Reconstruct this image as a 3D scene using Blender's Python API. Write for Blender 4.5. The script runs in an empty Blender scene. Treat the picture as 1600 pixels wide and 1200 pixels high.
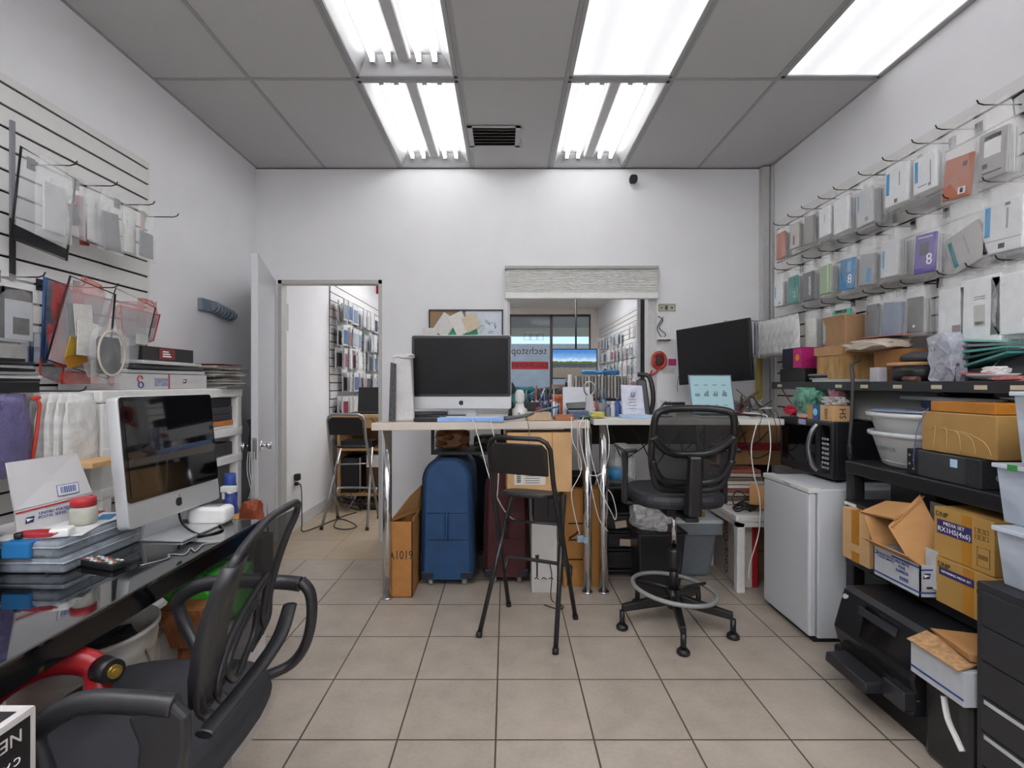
import bpy, bmesh, math, random
from mathutils import Vector, Matrix, noise
PI = math.pi
S = bpy.context.scene
COL = S.collection
# ---------------------------------------------------------------- camera, world, exposure
F, CX, CY, EZ = 780.0, 791.0, 599.0, 1.30
cam = bpy.data.objects.new('camera', bpy.data.cameras.new('camera')); COL.objects.link(cam)
cam.location = (0, 0, EZ); cam.rotation_euler = (PI/2, 0, 0)
cam.data.sensor_width = 36; cam.data.lens = F/1600*36
cam.data.shift_x = (800-CX)/1600; cam.data.shift_y = -(600-CY)/1600
cam.data.clip_start = .02; cam.data.clip_end = 200
S.camera = cam
S.cycles.transparent_max_bounces = 32
S.view_settings.view_transform = 'Standard'; S.view_settings.look = 'None'
S.view_settings.exposure = 1.0; S.view_settings.gamma = 1; S.view_settings.use_curve_mapping = False
W = bpy.data.worlds.new('world'); S.world = W; W.use_nodes = True
nt = W.node_tree; bg = nt.nodes['Background']
sky = nt.nodes.new('ShaderNodeTexSky'); sky.sky_type = 'HOSEK_WILKIE'; sky.turbidity = 3; sky.sun_direction = (.3, -.5, .8)
nt.links.new(sky.outputs[0], bg.inputs[0]); bg.inputs[1].default_value = 3.0
TUBE_E = 5.0; LENS_E = .50; REAR_FILL_E = 8.0; FRONT_FILL_E = 10.0  # rear and front strengths drive unseen lamps added to brighten the scene
def at(px, py, d): return Vector(((px-CX)/F*d, d, EZ+(CY-py)/F*d))
# ---------------------------------------------------------------- materials
def hx(s):
    s = s.lstrip('#'); v = [int(s[i:i+2], 16)/255 for i in (0, 2, 4)]
    return tuple((x/12.92 if x <= .04045 else ((x+.055)/1.055)**2.4) for x in v)+(1,)
MC = {}
def mat(col, rough=.5, metal=0, var=.05, scale=25, bump=0, bscale=60, emit=0, stretch=None, coat=0, spec=None):
    key = (col, rough, metal, var, scale, bump, bscale, emit, stretch, coat, spec)
    if key in MC: return MC[key]
    m = bpy.data.materials.new('surface'); m.use_nodes = True; n = m.node_tree; N = n.nodes; L = n.links
    p = N['Principled BSDF']; c = hx(col)
    p.inputs['Roughness'].default_value = rough; p.inputs['Metallic'].default_value = metal
    if coat: p.inputs['Coat Weight'].default_value = coat; p.inputs['Coat Roughness'].default_value = .05
    if spec is not None: p.inputs['Specular IOR Level'].default_value = spec
    tc = N.new('ShaderNodeTexCoord'); mp = N.new('ShaderNodeMapping'); L.new(tc.outputs['Object'], mp.inputs[0])
    if stretch: mp.inputs['Scale'].default_value = stretch
    tx = N.new('ShaderNodeTexNoise'); tx.inputs['Scale'].default_value = scale; tx.inputs['Detail'].default_value = 3
    L.new(mp.outputs[0], tx.inputs[0])
    rp = N.new('ShaderNodeValToRGB'); L.new(tx.outputs[0], rp.inputs[0])
    rp.color_ramp.elements[0].position = .3; rp.color_ramp.elements[1].position = .7
    rp.color_ramp.elements[0].color = tuple(x*(1-var) for x in c[:3])+(1,)
    rp.color_ramp.elements[1].color = tuple(min(1, x*(1+var)) for x in c[:3])+(1,)
    L.new(rp.outputs[0], p.inputs['Base Color'])
    if bump:
        b = N.new('ShaderNodeBump'); t2 = N.new('ShaderNodeTexNoise'); t2.inputs['Scale'].default_value = bscale
        t2.inputs['Detail'].default_value = 4
        L.new(mp.outputs[0], t2.inputs[0]); L.new(t2.outputs[0], b.inputs['Height']); b.inputs['Strength'].default_value = bump
        b.inputs['Distance'].default_value = .01; L.new(b.outputs[0], p.inputs['Normal'])
    if emit:
        L.new(rp.outputs[0], p.inputs['Emission Color']); p.inputs['Emission Strength'].default_value = emit
    MC[key] = m; return m
def film(col='#ffffff', op=.35, rough=.12, bs=35, bump=.6):
    key = ('film', col, op, rough, bs, bump)
    if key in MC: return MC[key]
    m = bpy.data.materials.new('clear_plastic'); m.use_nodes = True; n = m.node_tree; N = n.nodes; L = n.links
    p = N['Principled BSDF']; p.inputs['Base Color'].default_value = hx(col); p.inputs['Roughness'].default_value = rough
    out = N['Material Output']; mx = N.new('ShaderNodeMixShader'); tr = N.new('ShaderNodeBsdfTransparent')
    tc = N.new('ShaderNodeTexCoord'); t = N.new('ShaderNodeTexNoise'); t.inputs['Scale'].default_value = bs; t.inputs['Detail'].default_value = 2
    t.inputs['Distortion'].default_value = 1.5
    L.new(tc.outputs['Object'], t.inputs[0])
    b = N.new('ShaderNodeBump'); b.inputs['Strength'].default_value = bump; b.inputs['Distance'].default_value = .01
    L.new(t.outputs[0], b.inputs['Height']); L.new(b.outputs[0], p.inputs['Normal'])
    r = N.new('ShaderNodeMapRange'); r.inputs[1].default_value = .35; r.inputs[2].default_value = .75
    r.inputs[3].default_value = op*.75; r.inputs[4].default_value = min(1, op*1.35)
    L.new(t.outputs[0], r.inputs[0]); L.new(r.outputs[0], mx.inputs[0]); L.new(tr.outputs[0], mx.inputs[1]); L.new(p.outputs[0], mx.inputs[2])
    L.new(mx.outputs[0], out.inputs[0]); MC[key] = m; return m
def net(col='#1a1a1c', fill=.6, sc=420):
    key = ('net', col, fill, sc)
    if key in MC: return MC[key]
    m = bpy.data.materials.new('mesh_fabric'); m.use_nodes = True; n = m.node_tree; N = n.nodes; L = n.links
    p = N['Principled BSDF']; p.inputs['Base Color'].default_value = hx(col); p.inputs['Roughness'].default_value = .8
    out = N['Material Output']; mx = N.new('ShaderNodeMixShader'); tr = N.new('ShaderNodeBsdfTransparent')
    tc = N.new('ShaderNodeTexCoord'); v = N.new('ShaderNodeTexNoise'); v.inputs['Scale'].default_value = 4
    L.new(tc.outputs['Object'], v.inputs[0])
    r = N.new('ShaderNodeMapRange'); r.inputs[3].default_value = fill-.06; r.inputs[4].default_value = fill+.06
    L.new(v.outputs[0], r.inputs[0]); L.new(r.outputs[0], mx.inputs[0]); L.new(tr.outputs[0], mx.inputs[1]); L.new(p.outputs[0], mx.inputs[2])
    L.new(mx.outputs[0], out.inputs[0]); MC[key] = m; return m
WHITE = mat('#e6e6e4', .45); WPLAST = mat('#dcdcda', .35); OFFW = mat('#cfcdc6', .5)
WALL = mat('#e4e4e6', .75, var=.02, scale=4, bump=.15, bscale=180)
CEIL = mat('#c0c0c1', .9, var=.03, scale=200, bump=.3, bscale=260)
BLACK = mat('#17171a', .45); BLK2 = mat('#232327', .35); SATIN = mat('#2c2c30', .4, bump=.1, bscale=300)
DARKG = mat('#3a3a3e', .5); GREY = mat('#7d7f84', .5); LGREY = mat('#b3b4b8', .45); CHROME = mat('#d8d8da', .12, 1, var=.02)
STEEL = mat('#a5a6a8', .3, 1, var=.03); ALU = mat('#c8cacc', .35, .55, var=.02)
CARD = mat('#bb8b58', .8, var=.07, scale=12, bump=.12, bscale=40); CARDL = mat('#c9a273', .8, var=.06, scale=10)
CARDD = mat('#8f6338', .85, var=.1, scale=10); TAPE = mat('#b07a2e', .3, var=.08); PAPER = mat('#e2dfd8', .7, var=.04)
KRAFT = mat('#a9814f', .75, var=.12, scale=9, bump=.4, bscale=25)
RED = mat('#b3202a', .5); BLUE = mat('#23418f', .5); NAVY = mat('#1d2b55', .5); TEAL = mat('#1f7f80', .5); GREEN = mat('#2f8a3a', .5)
GLOSSB = mat('#08080b', .06, var=.02, coat=.5); GLASSK = mat('#050608', .03, var=.02, coat=1)
BAG = film(op=.13, rough=.12, bs=9, bump=.25); BAGW = film('#e8e8e6', .62, .4, 9, .3); BAGH = film('#f2f3f3', .22, .18, 9, .28)
# ---------------------------------------------------------------- mesh builder
class MB:
    def __init__(s, M=None): s.b = bmesh.new(); s.M = M or Matrix.Identity(4); s.mi = 0
    def v(s, p): return s.b.verts.new(s.M @ Vector(p))
    def f(s, vs, sm=False):
        try: f = s.b.faces.new(vs)
        except ValueError: return
        f.material_index = s.mi; f.smooth = sm; return f
    def hexa(s, P):
        v = [s.v(p) for p in P]
        for q in ((3,2,1,0),(4,5,6,7),(0,1,5,4),(1,2,6,5),(2,3,7,6),(3,0,4,7)): s.f([v[i] for i in q])
        return s
    def box(s, x0, y0, z0, x1, y1, z1):
        if x0 > x1: x0, x1 = x1, x0
        if y0 > y1: y0, y1 = y1, y0
        if z0 > z1: z0, z1 = z1, z0
        return s.hexa([(x0,y0,z0),(x1,y0,z0),(x1,y1,z0),(x0,y1,z0),(x0,y0,z1),(x1,y0,z1),(x1,y1,z1),(x0,y1,z1)])
    def obox(s, c, sz, rz=0, rx=0, ry=0):
        k = s.M; s.M = k @ Matrix.Translation(c) @ Matrix.Rotation(rz, 4, 'Z') @ Matrix.Rotation(rx, 4, 'X') @ Matrix.Rotation(ry, 4, 'Y')
        a, b, c2 = sz[0]/2, sz[1]/2, sz[2]/2; s.box(-a, -b, -c2, a, b, c2); s.M = k; return s
    def slab(s, pts, t, n=None):
        pts = [Vector(p) for p in pts]
        nn = Vector(n) if n else (pts[1]-pts[0]).cross(pts[-1]-pts[0]).normalized()
        a = [s.v(p) for p in pts]; b = [s.v(p+nn*t) for p in pts]; k = len(pts)
        s.f(a[::-1]); s.f(b)
        for i in range(k): s.f([a[i], a[(i+1)%k], b[(i+1)%k], b[i]])
        return s
    def bar(s, p0, p1, r, r1=None, n=10, cap=True):
        p0, p1 = Vector(p0), Vector(p1); r1 = r if r1 is None else r1
        d = (p1-p0).normalized(); u = d.orthogonal().normalized(); w = d.cross(u)
        A = []; B = []
        for i in range(n):
            a = 2*PI*i/n; o = u*math.cos(a)+w*math.sin(a); A.append(s.v(p0+o*r)); B.append(s.v(p1+o*r1))
        for i in range(n): s.f([A[i], A[(i+1)%n], B[(i+1)%n], B[i]], True)
        if cap: s.f(A[::-1]); s.f(B)
        return s
    def tube(s, pts, r, n=8, smooth=0, closed=False, flat=1.0):
        pts = [Vector(p) for p in pts]
        if smooth:
            q = []; k = len(pts)
            for i in range(k if closed else k-1):
                g = (lambda j: pts[j % k]) if closed else (lambda j: pts[max(0, min(k-1, j))])
                a, b, c, d = g(i-1), g(i), g(i+1), g(i+2)
                for j in range(smooth):
                    t = j/smooth; q.append(.5*((2*b)+(c-a)*t+(2*a-5*b+4*c-d)*t*t+(-a+3*b-3*c+d)*t**3))
            if not closed: q.append(pts[-1])
            pts = q
        k = len(pts); rings = []; u = None
        for i, p in enumerate(pts):
            if closed: t = (pts[(i+1)%k]-pts[i-1])
            else: t = pts[min(i+1, k-1)]-pts[max(i-1, 0)]
            if t.length < 1e-9: t = Vector((0,0,1))
            t.normalize()
            u = (u-t*u.dot(t)) if u is not None else (Vector((0,0,1))-t*t.z if abs(t.z) < .95 else Vector((1,0,0))-t*t.x)
            if u.length < 1e-6: u = t.orthogonal()
            u.normalize(); w = t.cross(u); rr = r(i/(k-1 or 1)) if callable(r) else r
            rings.append([s.v(p+u*math.cos(2*PI*j/n)*rr*flat+w*math.sin(2*PI*j/n)*rr) for j in range(n)])
        for i in range(k if closed else k-1):
            A, B = rings[i], rings[(i+1) % k]
            for j in range(n): s.f([A[j], B[j], B[(j+1)%n], A[(j+1)%n]], True)
        if not closed: s.f(rings[0]); s.f(rings[-1][::-1])
        return s
    def lathe(s, prof, c=(0,0,0), n=24, sx=1, sy=1, closed=False):
        rings = []
        for r, z in prof: rings.append([s.v((c[0]+r*sx*math.cos(2*PI*j/n), c[1]+r*sy*math.sin(2*PI*j/n), c[2]+z)) for j in range(n)])
        for A, B in zip(rings, rings[1:]):
            for j in range(n): s.f([A[j], A[(j+1)%n], B[(j+1)%n], B[j]], True)
        s.f(rings[0][::-1]); s.f(rings[-1]); return s
    def rprism(s, x0, z0, x1, z1, r, y0, y1, n=5):      # rounded rectangle in xz, extruded along y
        P = []
        for cx, cz, a0 in ((x1-r, z1-r, 0), (x0+r, z1-r, 90), (x0+r, z0+r, 180), (x1-r, z0+r, 270)):
            for i in range(n+1):
                a = math.radians(a0+90*i/n); P.append((cx+r*math.cos(a), cz+r*math.sin(a)))
        A = [s.v((x, y0, z)) for x, z in P]; B = [s.v((x, y1, z)) for x, z in P]; k = len(P)
        s.f(A[::-1]); s.f(B)
        for i in range(k): s.f([A[(i+1)%k], A[i], B[i], B[(i+1)%k]], True)
        return s
    def blob(s, c, sz, seed=0, amp=.25, fr=3, sub=3):
        k = bmesh.new(); bmesh.ops.create_icosphere(k, subdivisions=sub, radius=1); m = {}
        for v in k.verts:
            p = v.co.copy(); q = p*(1+amp*noise.noise(p*fr+Vector((seed*7.3, seed, 0))))
            q = Vector([max(-.92, min(.92, x*1.15)) for x in q])
            m[v] = s.v((c[0]+q.x*sz[0]/2, c[1]+q.y*sz[1]/2, c[2]+q.z*sz[2]/2))
        for f in k.faces: s.f([m[v] for v in f.verts], amp < .3)
        k.free(); return s
    def sheet(s, c, w, h, seed=0, amp=.01, n=8, M=None, t=.001):
        k = s.M; s.M = k @ Matrix.Translation(c) @ (M or Matrix.Identity(4)); G = []
        for off in (0, t):
            G.append([[s.v((w*(i/n-.5), h*(j/n-.5), off+amp*noise.noise(Vector((i*.6+seed*9, j*.6, seed))))) for j in range(n+1)] for i in range(n+1)])
        a, b = G
        for i in range(n):
            for j in range(n):
                s.f([a[i][j], a[i][j+1], a[i+1][j+1], a[i+1][j]], True); s.f([b[i][j], b[i+1][j], b[i+1][j+1], b[i][j+1]], True)
            s.f([a[i][0], a[i+1][0], b[i+1][0], b[i][0]]); s.f([a[i+1][n], a[i][n], b[i][n], b[i+1][n]])
            s.f([a[0][i+1], a[0][i], b[0][i], b[0][i+1]]); s.f([a[n][i], a[n][i+1], b[n][i+1], b[n][i]])
        s.M = k; return s
def rootM(o): return Matrix.Translation(o.location) @ o.rotation_euler.to_matrix().to_4x4()
def tagit(o, label=None, cat=None, group=None, kind=None):
    if label: o['label'] = label
    if cat: o['category'] = cat
    if group: o['group'] = group
    if kind: o['kind'] = kind
    return o
RM = {}
def put(name, mb, mats, parent=None, local=False, bev=0, label=None, wn=False):
    """link the collected mesh as ONE object; world coordinates unless local"""
    me = bpy.data.meshes.new(name)
    if parent is None:
        if mb.b.verts:
            xs = [v.co for v in mb.b.verts]; c = Vector(((min(v.x for v in xs)+max(v.x for v in xs))/2, (min(v.y for v in xs)+max(v.y for v in xs))/2, min(v.z for v in xs)))
        else: c = Vector()
        for v in mb.b.verts: v.co -= c
    elif not local:
        iv = RM[parent.name].inverted()
        for v in mb.b.verts: v.co = iv @ v.co
    bmesh.ops.recalc_face_normals(mb.b, faces=mb.b.faces)
    mb.b.to_mesh(me); mb.b.free()
    for m in (mats if isinstance(mats, (list, tuple)) else [mats]): me.materials.append(m)
    o = bpy.data.objects.new(name, me); COL.objects.link(o)
    if parent is None: o.location = c; RM[o.name] = Matrix.Translation(c)
    else: o.parent = parent; RM[o.name] = RM[parent.name].copy()
    if bev:
        m = o.modifiers.new('bevel', 'BEVEL'); m.width = bev; m.segments = 2; m.limit_method = 'ANGLE'; m.angle_limit = math.radians(50)
    if label: o['label'] = label
    return o
def thing(name, label, cat, loc=(0,0,0), rz=0, group=None, rx=0, ry=0):
    o = bpy.data.objects.new(name, None); COL.objects.link(o); o.empty_display_size = .1
    o.location = loc; o.rotation_euler = (rx, ry, rz); RM[o.name] = rootM(o)
    return tagit(o, label, cat, group)
def solo(name, label, cat, mb, mats, group=None, bev=0): return tagit(put(name, mb, mats, bev=bev), label, cat, group)
def struct(name, mb, mats, parent=None, bev=0):
    o = put(name, mb, mats, parent, bev=bev)
    if parent is None: o['kind'] = 'structure'
    return o
def dup(root, loc=None, rz=None, label=None, group=None):
    r = root.copy(); COL.objects.link(r)
    if loc is not None: r.location = loc
    if rz is not None: r.rotation_euler = (root.rotation_euler.x, root.rotation_euler.y, rz)
    RM[r.name] = rootM(r)
    if label: r['label'] = label
    if group: r['group'] = group
    for ch in list(root.children):
        c = ch.copy(); COL.objects.link(c); c.parent = r; RM[c.name] = RM[r.name].copy()
        for g in ch.children: e = g.copy(); COL.objects.link(e); e.parent = c
    return r
TXT = {}
def text(s, size, m, parent, M, name='lettering', align='CENTER', ext=.0004, sx=1.0):
    """flat lettering as a mesh part; M maps the text's xy plane into world space"""
    cu = bpy.data.curves.new('lettering', 'FONT'); cu.body = s; cu.size = size; cu.align_x = align; cu.align_y = 'CENTER'; cu.extrude = ext; cu.resolution_u = 2
    t = bpy.data.objects.new('t', cu); COL.objects.link(t); bpy.context.view_layer.update()
    me = bpy.data.meshes.new_from_object(t.evaluated_get(bpy.context.evaluated_depsgraph_get())); bpy.data.objects.remove(t); bpy.data.curves.remove(cu)
    if sx != 1: me.transform(Matrix.Diagonal((sx, 1, 1, 1)))
    me.transform(RM[parent.name].inverted() @ M)
    me.materials.clear(); me.materials.append(m)
    o = bpy.data.objects.new(name, me); COL.objects.link(o); o.parent = parent; RM[o.name] = RM[parent.name]
    return o
def frame(o, xdir, zdir):
    """matrix with local x along xdir, local y along zdir (text up), origin o"""
    x = Vector(xdir).normalized(); y = Vector(zdir); y = (y-x*y.dot(x)).normalized(); z = x.cross(y)
    M = Matrix((x, y, z)).transposed().to_4x4(); M.translation = Vector(o); return M
INK = mat('#16161a', .6); WINK = mat('#f0f0f0', .5); BINK = mat('#24408c', .5); RINK = mat('#b32632', .5); GINK = mat('#8a8c90', .6)
def open_box(name, label, cat, x0, y0, z0, x1, y1, z1, m, inner=None, flaps=(), t=.005, group=None):
    """carton without a top; flaps: (side, length, angle from horizontal outwards)"""
    r = thing(name, label, cat, ((x0+x1)/2, (y0+y1)/2, z0), group=group)
    b = MB(); b.box(x0, y0, z0, x1, y1, z0+t); b.box(x0, y0, z0, x0+t, y1, z1); b.box(x1-t, y0, z0, x1, y1, z1)
    b.box(x0, y0, z0, x1, y0+t, z1); b.box(x0, y1-t, z0, x1, y1, z1); put('carton', b, m, r)
    for side, ln, ang in flaps:
        a = math.radians(ang); dx, dz = ln*math.cos(a), ln*math.sin(a); b = MB()
        if side == 'x-': P = [(x0, y0, z1), (x0, y1, z1), (x0-dx, y1, z1+dz), (x0-dx, y0, z1+dz)]
        if side == 'x+': P = [(x1, y0, z1), (x1, y1, z1), (x1+dx, y1, z1+dz), (x1+dx, y0, z1+dz)]
        if side == 'y-': P = [(x0, y0, z1), (x1, y0, z1), (x1, y0-dx, z1+dz), (x0, y0-dx, z1+dz)]
        if side == 'y+': P = [(x0, y1, z1), (x1, y1, z1), (x1, y1+dx, z1+dz), (x0, y1+dx, z1+dz)]
        b.slab(P, .004); put('flap', b, inner or m, r)
    return r
def closed_box(name, label, cat, x0, y0, z0, x1, y1, z1, m, tape=None, rz=0, group=None, bev=.002):
    cx, cy = (x0+x1)/2, (y0+y1)/2
    r = thing(name, label, cat, (cx, cy, z0), rz, group=group)
    a, b2, h = abs(x1-x0)/2, abs(y1-y0)/2, z1-z0
    put('carton', MB().box(-a, -b2, 0, a, b2, h), m, r, True, bev)
    if tape:
        b = MB(); e = .0012
        if tape == 'x': b.box(-a-e, -.025, h*.35, -a, .025, h); b.box(-a-e, -.025, h, a, .025, h+e); b.box(-a-e, -.025, 0, -a, .025, h*.2)
        else: b.box(-.025, -b2-e, h*.6, .025, -b2, h); b.box(-.025, -b2-e, h, .025, b2, h+e)
        put('tape', b, TAPE, r, True)
    return r
# ================================================================ THE SETTING
XL, XR, YB, YF, ZC = -2.055, 2.166, 4.10, 11.7, 3.07
TX, TY, TX0, TY0 = .3586, .371, -.0385, 1.821
def tilemat(c1, c2, grout, tx, ty, ox, oy, rough=.35):
    m = bpy.data.materials.new('floor_tiles'); m.use_nodes = True; N = m.node_tree.nodes; L = m.node_tree.links; p = N['Principled BSDF']
    g = N.new('ShaderNodeNewGeometry'); sp = N.new('ShaderNodeSeparateXYZ'); L.new(g.outputs['Position'], sp.inputs[0])
    def ma(op, a, b=None):
        k = N.new('ShaderNodeMath'); k.operation = op
        for i, x in enumerate((a, b)):
            if x is None: continue
            if isinstance(x, (int, float)): k.inputs[i].default_value = x
            else: L.new(x, k.inputs[i])
        return k.outputs[0]
    ds = []; cells = []
    for o, s, q in ((sp.outputs[0], tx, ox), (sp.outputs[1], ty, oy)):
        u = ma('DIVIDE', ma('SUBTRACT', o, q), s); fr = ma('FRACT', ma('ADD', u, 100.0)); cells.append(ma('FLOOR', ma('ADD', u, 100.0)))
        ds.append(ma('MULTIPLY', ma('MINIMUM', fr, ma('SUBTRACT', 1.0, fr)), s))
    d = ma('MINIMUM', ds[0], ds[1]); gm = ma('LESS_THAN', d, .0032)
    cb = N.new('ShaderNodeCombineXYZ'); L.new(cells[0], cb.inputs[0]); L.new(cells[1], cb.inputs[1])
    wn = N.new('ShaderNodeTexWhiteNoise'); L.new(cb.outputs[0], wn.inputs[0])
    n1 = N.new('ShaderNodeTexNoise'); n1.inputs['Scale'].default_value = 7; n1.inputs['Detail'].default_value = 6; L.new(g.outputs['Position'], n1.inputs[0])
    n2 = N.new('ShaderNodeTexNoise'); n2.inputs['Scale'].default_value = 60; n2.inputs['Detail'].default_value = 3; L.new(g.outputs['Position'], n2.inputs[0])
    f = ma('ADD', ma('MULTIPLY', n1.outputs[0], .75), ma('ADD', ma('MULTIPLY', n2.outputs[0], .35), ma('MULTIPLY', wn.outputs[0], .12)))
    r = N.new('ShaderNodeValToRGB'); L.new(f, r.inputs[0]); r.color_ramp.elements[0].position = .35; r.color_ramp.elements[1].position = .8
    r.color_ramp.elements[0].color = hx(c1); r.color_ramp.elements[1].color = hx(c2)
    mx = N.new('ShaderNodeMix'); mx.data_type = 'RGBA'; L.new(gm, mx.inputs[0]); L.new(r.outputs[0], mx.inputs[6]); mx.inputs[7].default_value = hx(grout)
    L.new(mx.outputs[2], p.inputs['Base Color']); p.inputs['Roughness'].default_value = rough
    b = N.new('ShaderNodeBump'); b.inputs['Strength'].default_value = .5; b.inputs['Distance'].default_value = .003
    L.new(ma('MULTIPLY', ma('MINIMUM', d, .005), 200.0), b.inputs['Height']); L.new(b.outputs[0], p.inputs['Normal'])
    return m
FT = tilemat('#9b9084', '#b1a699', '#4c453e', TX, TY, TX0, TY0)
FT2 = tilemat('#a5947d', '#b5a48c', '#8d7d69', .45, .45, -.9, 3.676, .3)
Y2 = TY0+5*TY
struct('floor', MB().box(XL-.1, -1.3, -.1, XR+.1, Y2, 0), FT)
struct('floor_front_room', MB().box(XL-.1, Y2, -.1, XR+.1, YF+.1, 0), FT2)
def slatted(z0, z1, y0, y1, x, face, sp=.0875, ztop=None):
    """slat wall face: boards with dark grooves between (built as geometry); returns boards mesh, grooves mesh"""
    a, g = MB(), MB(); z = z1
    zt = ztop or z1; zz = [zt-.063-sp*i for i in range(60) if zt-.063-sp*i > z0+.01]
    last = z1
    for q in zz:
        a.box(x+face*.0065, y0, q+.0055, x+face*.018, y1, last); last = q-.0055
    a.box(x+face*.0065, y0, z0, x+face*.018, y1, last)
    g.box(x+face*.0005, y0, z0, x+face*.006, y1, z1)
    return a, g
SLAT = mat('#d8d7d5', .5, var=.02); GROOVE = mat('#140d0b', .8)
# side walls, back wall with door opening and pass-through window
struct('wall_left', MB().box(XL-.1, -1.3, 0, XL, YB, ZC), WALL)
struct('wall_right', MB().box(XR, -1.3, 0, XR+.1, YF+.1, ZC), WALL)
struct('wall_rear', MB().box(XL-.1, -1.4, 0, XR+.1, -1.3, ZC), WALL)
DX0, DX1, DZ = -1.877, -1.02, 2.15
WX0, WX1, WZ0, WZ1 = .01, 1.235, 1.08, 2.2
b = MB(); T = .10
b.box(XL-.1, YB, 0, DX0, YB+T, ZC); b.box(DX0, YB, DZ, DX1, YB+T, ZC); b.box(DX1, YB, 0, WX0, YB+T, ZC)
b.box(WX0, YB, 0, WX1, YB+T, WZ0); b.box(WX0, YB, WZ1, WX1, YB+T, ZC); b.box(WX1, YB, 0, XR, YB+T, ZC)
struct('wall_back', b, WALL)
struct('wall_front_room_left', MB().box(DX0-.12, YB+T, 0, DX0, YF+.1, ZC), WALL)
struct('baseboard_hall', MB().box(DX0, YB+T, 0, DX0+.012, 5.3, .11), mat('#c6c6c6', .4), bev=.003)
struct('trim_1', MB().box(2.075, 4.045, 0, 2.135, YB, ZC-.01).box(2.14, 4.03, 0, 2.166, YB, ZC-.01), mat('#bdbdbb', .5), bev=.004)
# ceiling tiles between light openings, with T-bars
gx = [XL, -1.49, -.88, -.27, .35, .97, 1.575, XR]; gy = [-1.3, -.7, .50, 1.70, 2.90, YB]
lit = {(2, 3): 'open', (2, 4): 'open', (4, 4): 'open', (4, 3): 'lens', (6, 3): 'lens', (2, 1): 'lens', (4, 1): 'lens', (2, 0): 'lens', (4, 0): 'lens', (6, 1): 'lens', (0, 1): 'lens'}  # lamps over and behind the camera are unseen, added to brighten the room
b = MB(); t = MB()
for i in range(7):
    for j in range(5):
        if (i, j) in lit: continue
        b.box(gx[i], gy[j], ZC, gx[i+1], gy[j+1], ZC+.03)
struct('ceiling', b, CEIL)
for x in gx[1:-1]: t.box(x-.011, -1.3, ZC-.004, x+.011, YB, ZC+.002)
for y in gy[1:-1]: t.box(XL, y-.011, ZC-.0045, XR, y+.011, ZC+.002)
t.box(XL, -1.3, ZC-.005, XL+.015, YB, ZC); t.box(XR-.015, -1.3, ZC-.005, XR, YB, ZC)
struct('ceiling_grid', t, mat('#9d9d9d', .5))
struct('ceiling_void', MB().box(XL, -1.3, ZC+.2, XR, YB, ZC+.22), mat('#888888', .9))
t = MB().box(XL, YB-.006, ZC-.010, XR, YB, ZC-.004)
for x in gx[2:5]: t.box(x-.0125, -1.3, ZC-.0015, x-.011, YB, ZC-.0008)
struct('ceiling_edge', t, mat('#3c3c3c', .7))
TROF = mat('#a2a2a4', .35, var=.02)
def tube_mat():
    m = bpy.data.materials.new('fluorescent_tube'); m.use_nodes = True; N = m.node_tree.nodes; e = N.new('ShaderNodeEmission')
    e.inputs[0].default_value = (1, 1, 1.0, 1); e.inputs[1].default_value = TUBE_E; m.node_tree.links.new(e.outputs[0], N['Material Output'].inputs[0]); return m
TUBEM = tube_mat()
def lens_mat(LE):
    m = bpy.data.materials.new('prismatic_lens'); m.use_nodes = True; N = m.node_tree.nodes; L = m.node_tree.links
    p = N['Principled BSDF']; p.inputs['Base Color'].default_value = (.8,.8,.82,1); p.inputs['Roughness'].default_value = .3
    g = N.new('ShaderNodeTexCoord'); w = N.new('ShaderNodeTexWave'); w.wave_type = 'BANDS'; w.bands_direction = 'X'
    w.inputs['Scale'].default_value = 1.05; w.inputs['Distortion'].default_value = .15; w.inputs['Phase Offset'].default_value = 3.2
    L.new(g.outputs['Object'], w.inputs[0])
    r = N.new('ShaderNodeMapRange'); r.inputs[3].default_value = LE*.68; r.inputs[4].default_value = LE*1.02; L.new(w.outputs[1], r.inputs[0])
    p.inputs['Emission Color'].default_value = (.97,.97,1,1); L.new(r.outputs[0], p.inputs['Emission Strength'])
    k = N.new('ShaderNodeTexChecker'); k.inputs['Scale'].default_value = 90; L.new(g.outputs['Object'], k.inputs[0])
    bp = N.new('ShaderNodeBump'); bp.inputs['Strength'].default_value = .3; L.new(k.outputs[1], bp.inputs['Height']); L.new(bp.outputs[0], p.inputs['Normal'])
    return m
LM = lens_mat(LENS_E); LM_REAR_FILL = lens_mat(REAR_FILL_E); LM_FRONT_FILL = lens_mat(FRONT_FILL_E)
names = {(2,3): 'open fluorescent troffer with four bare tubes, nearer one in the left row', (2,4): 'open fluorescent troffer with four bare tubes touching back wall, left of the vent',
 (4,4): 'open fluorescent troffer with four bare tubes touching back wall, right of the vent', (4,3): 'ceiling light with glowing prismatic diffuser in the middle of the ceiling',
 (6,3): 'ceiling light with glowing prismatic diffuser against the right wall', (2,1): 'added ceiling fill light overhead on the left, unseen behind the viewpoint', (4,1): 'added ceiling fill light overhead on the right, unseen behind the viewpoint', (2,0): 'short added ceiling fill light, unseen, farthest behind the viewpoint, left', (4,0): 'short added ceiling fill light, unseen, farthest behind the viewpoint, right', (6,1): 'added ceiling fill light, unseen overhead against the right wall', (0,1): 'added ceiling fill light, unseen overhead against the left wall'}
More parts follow.
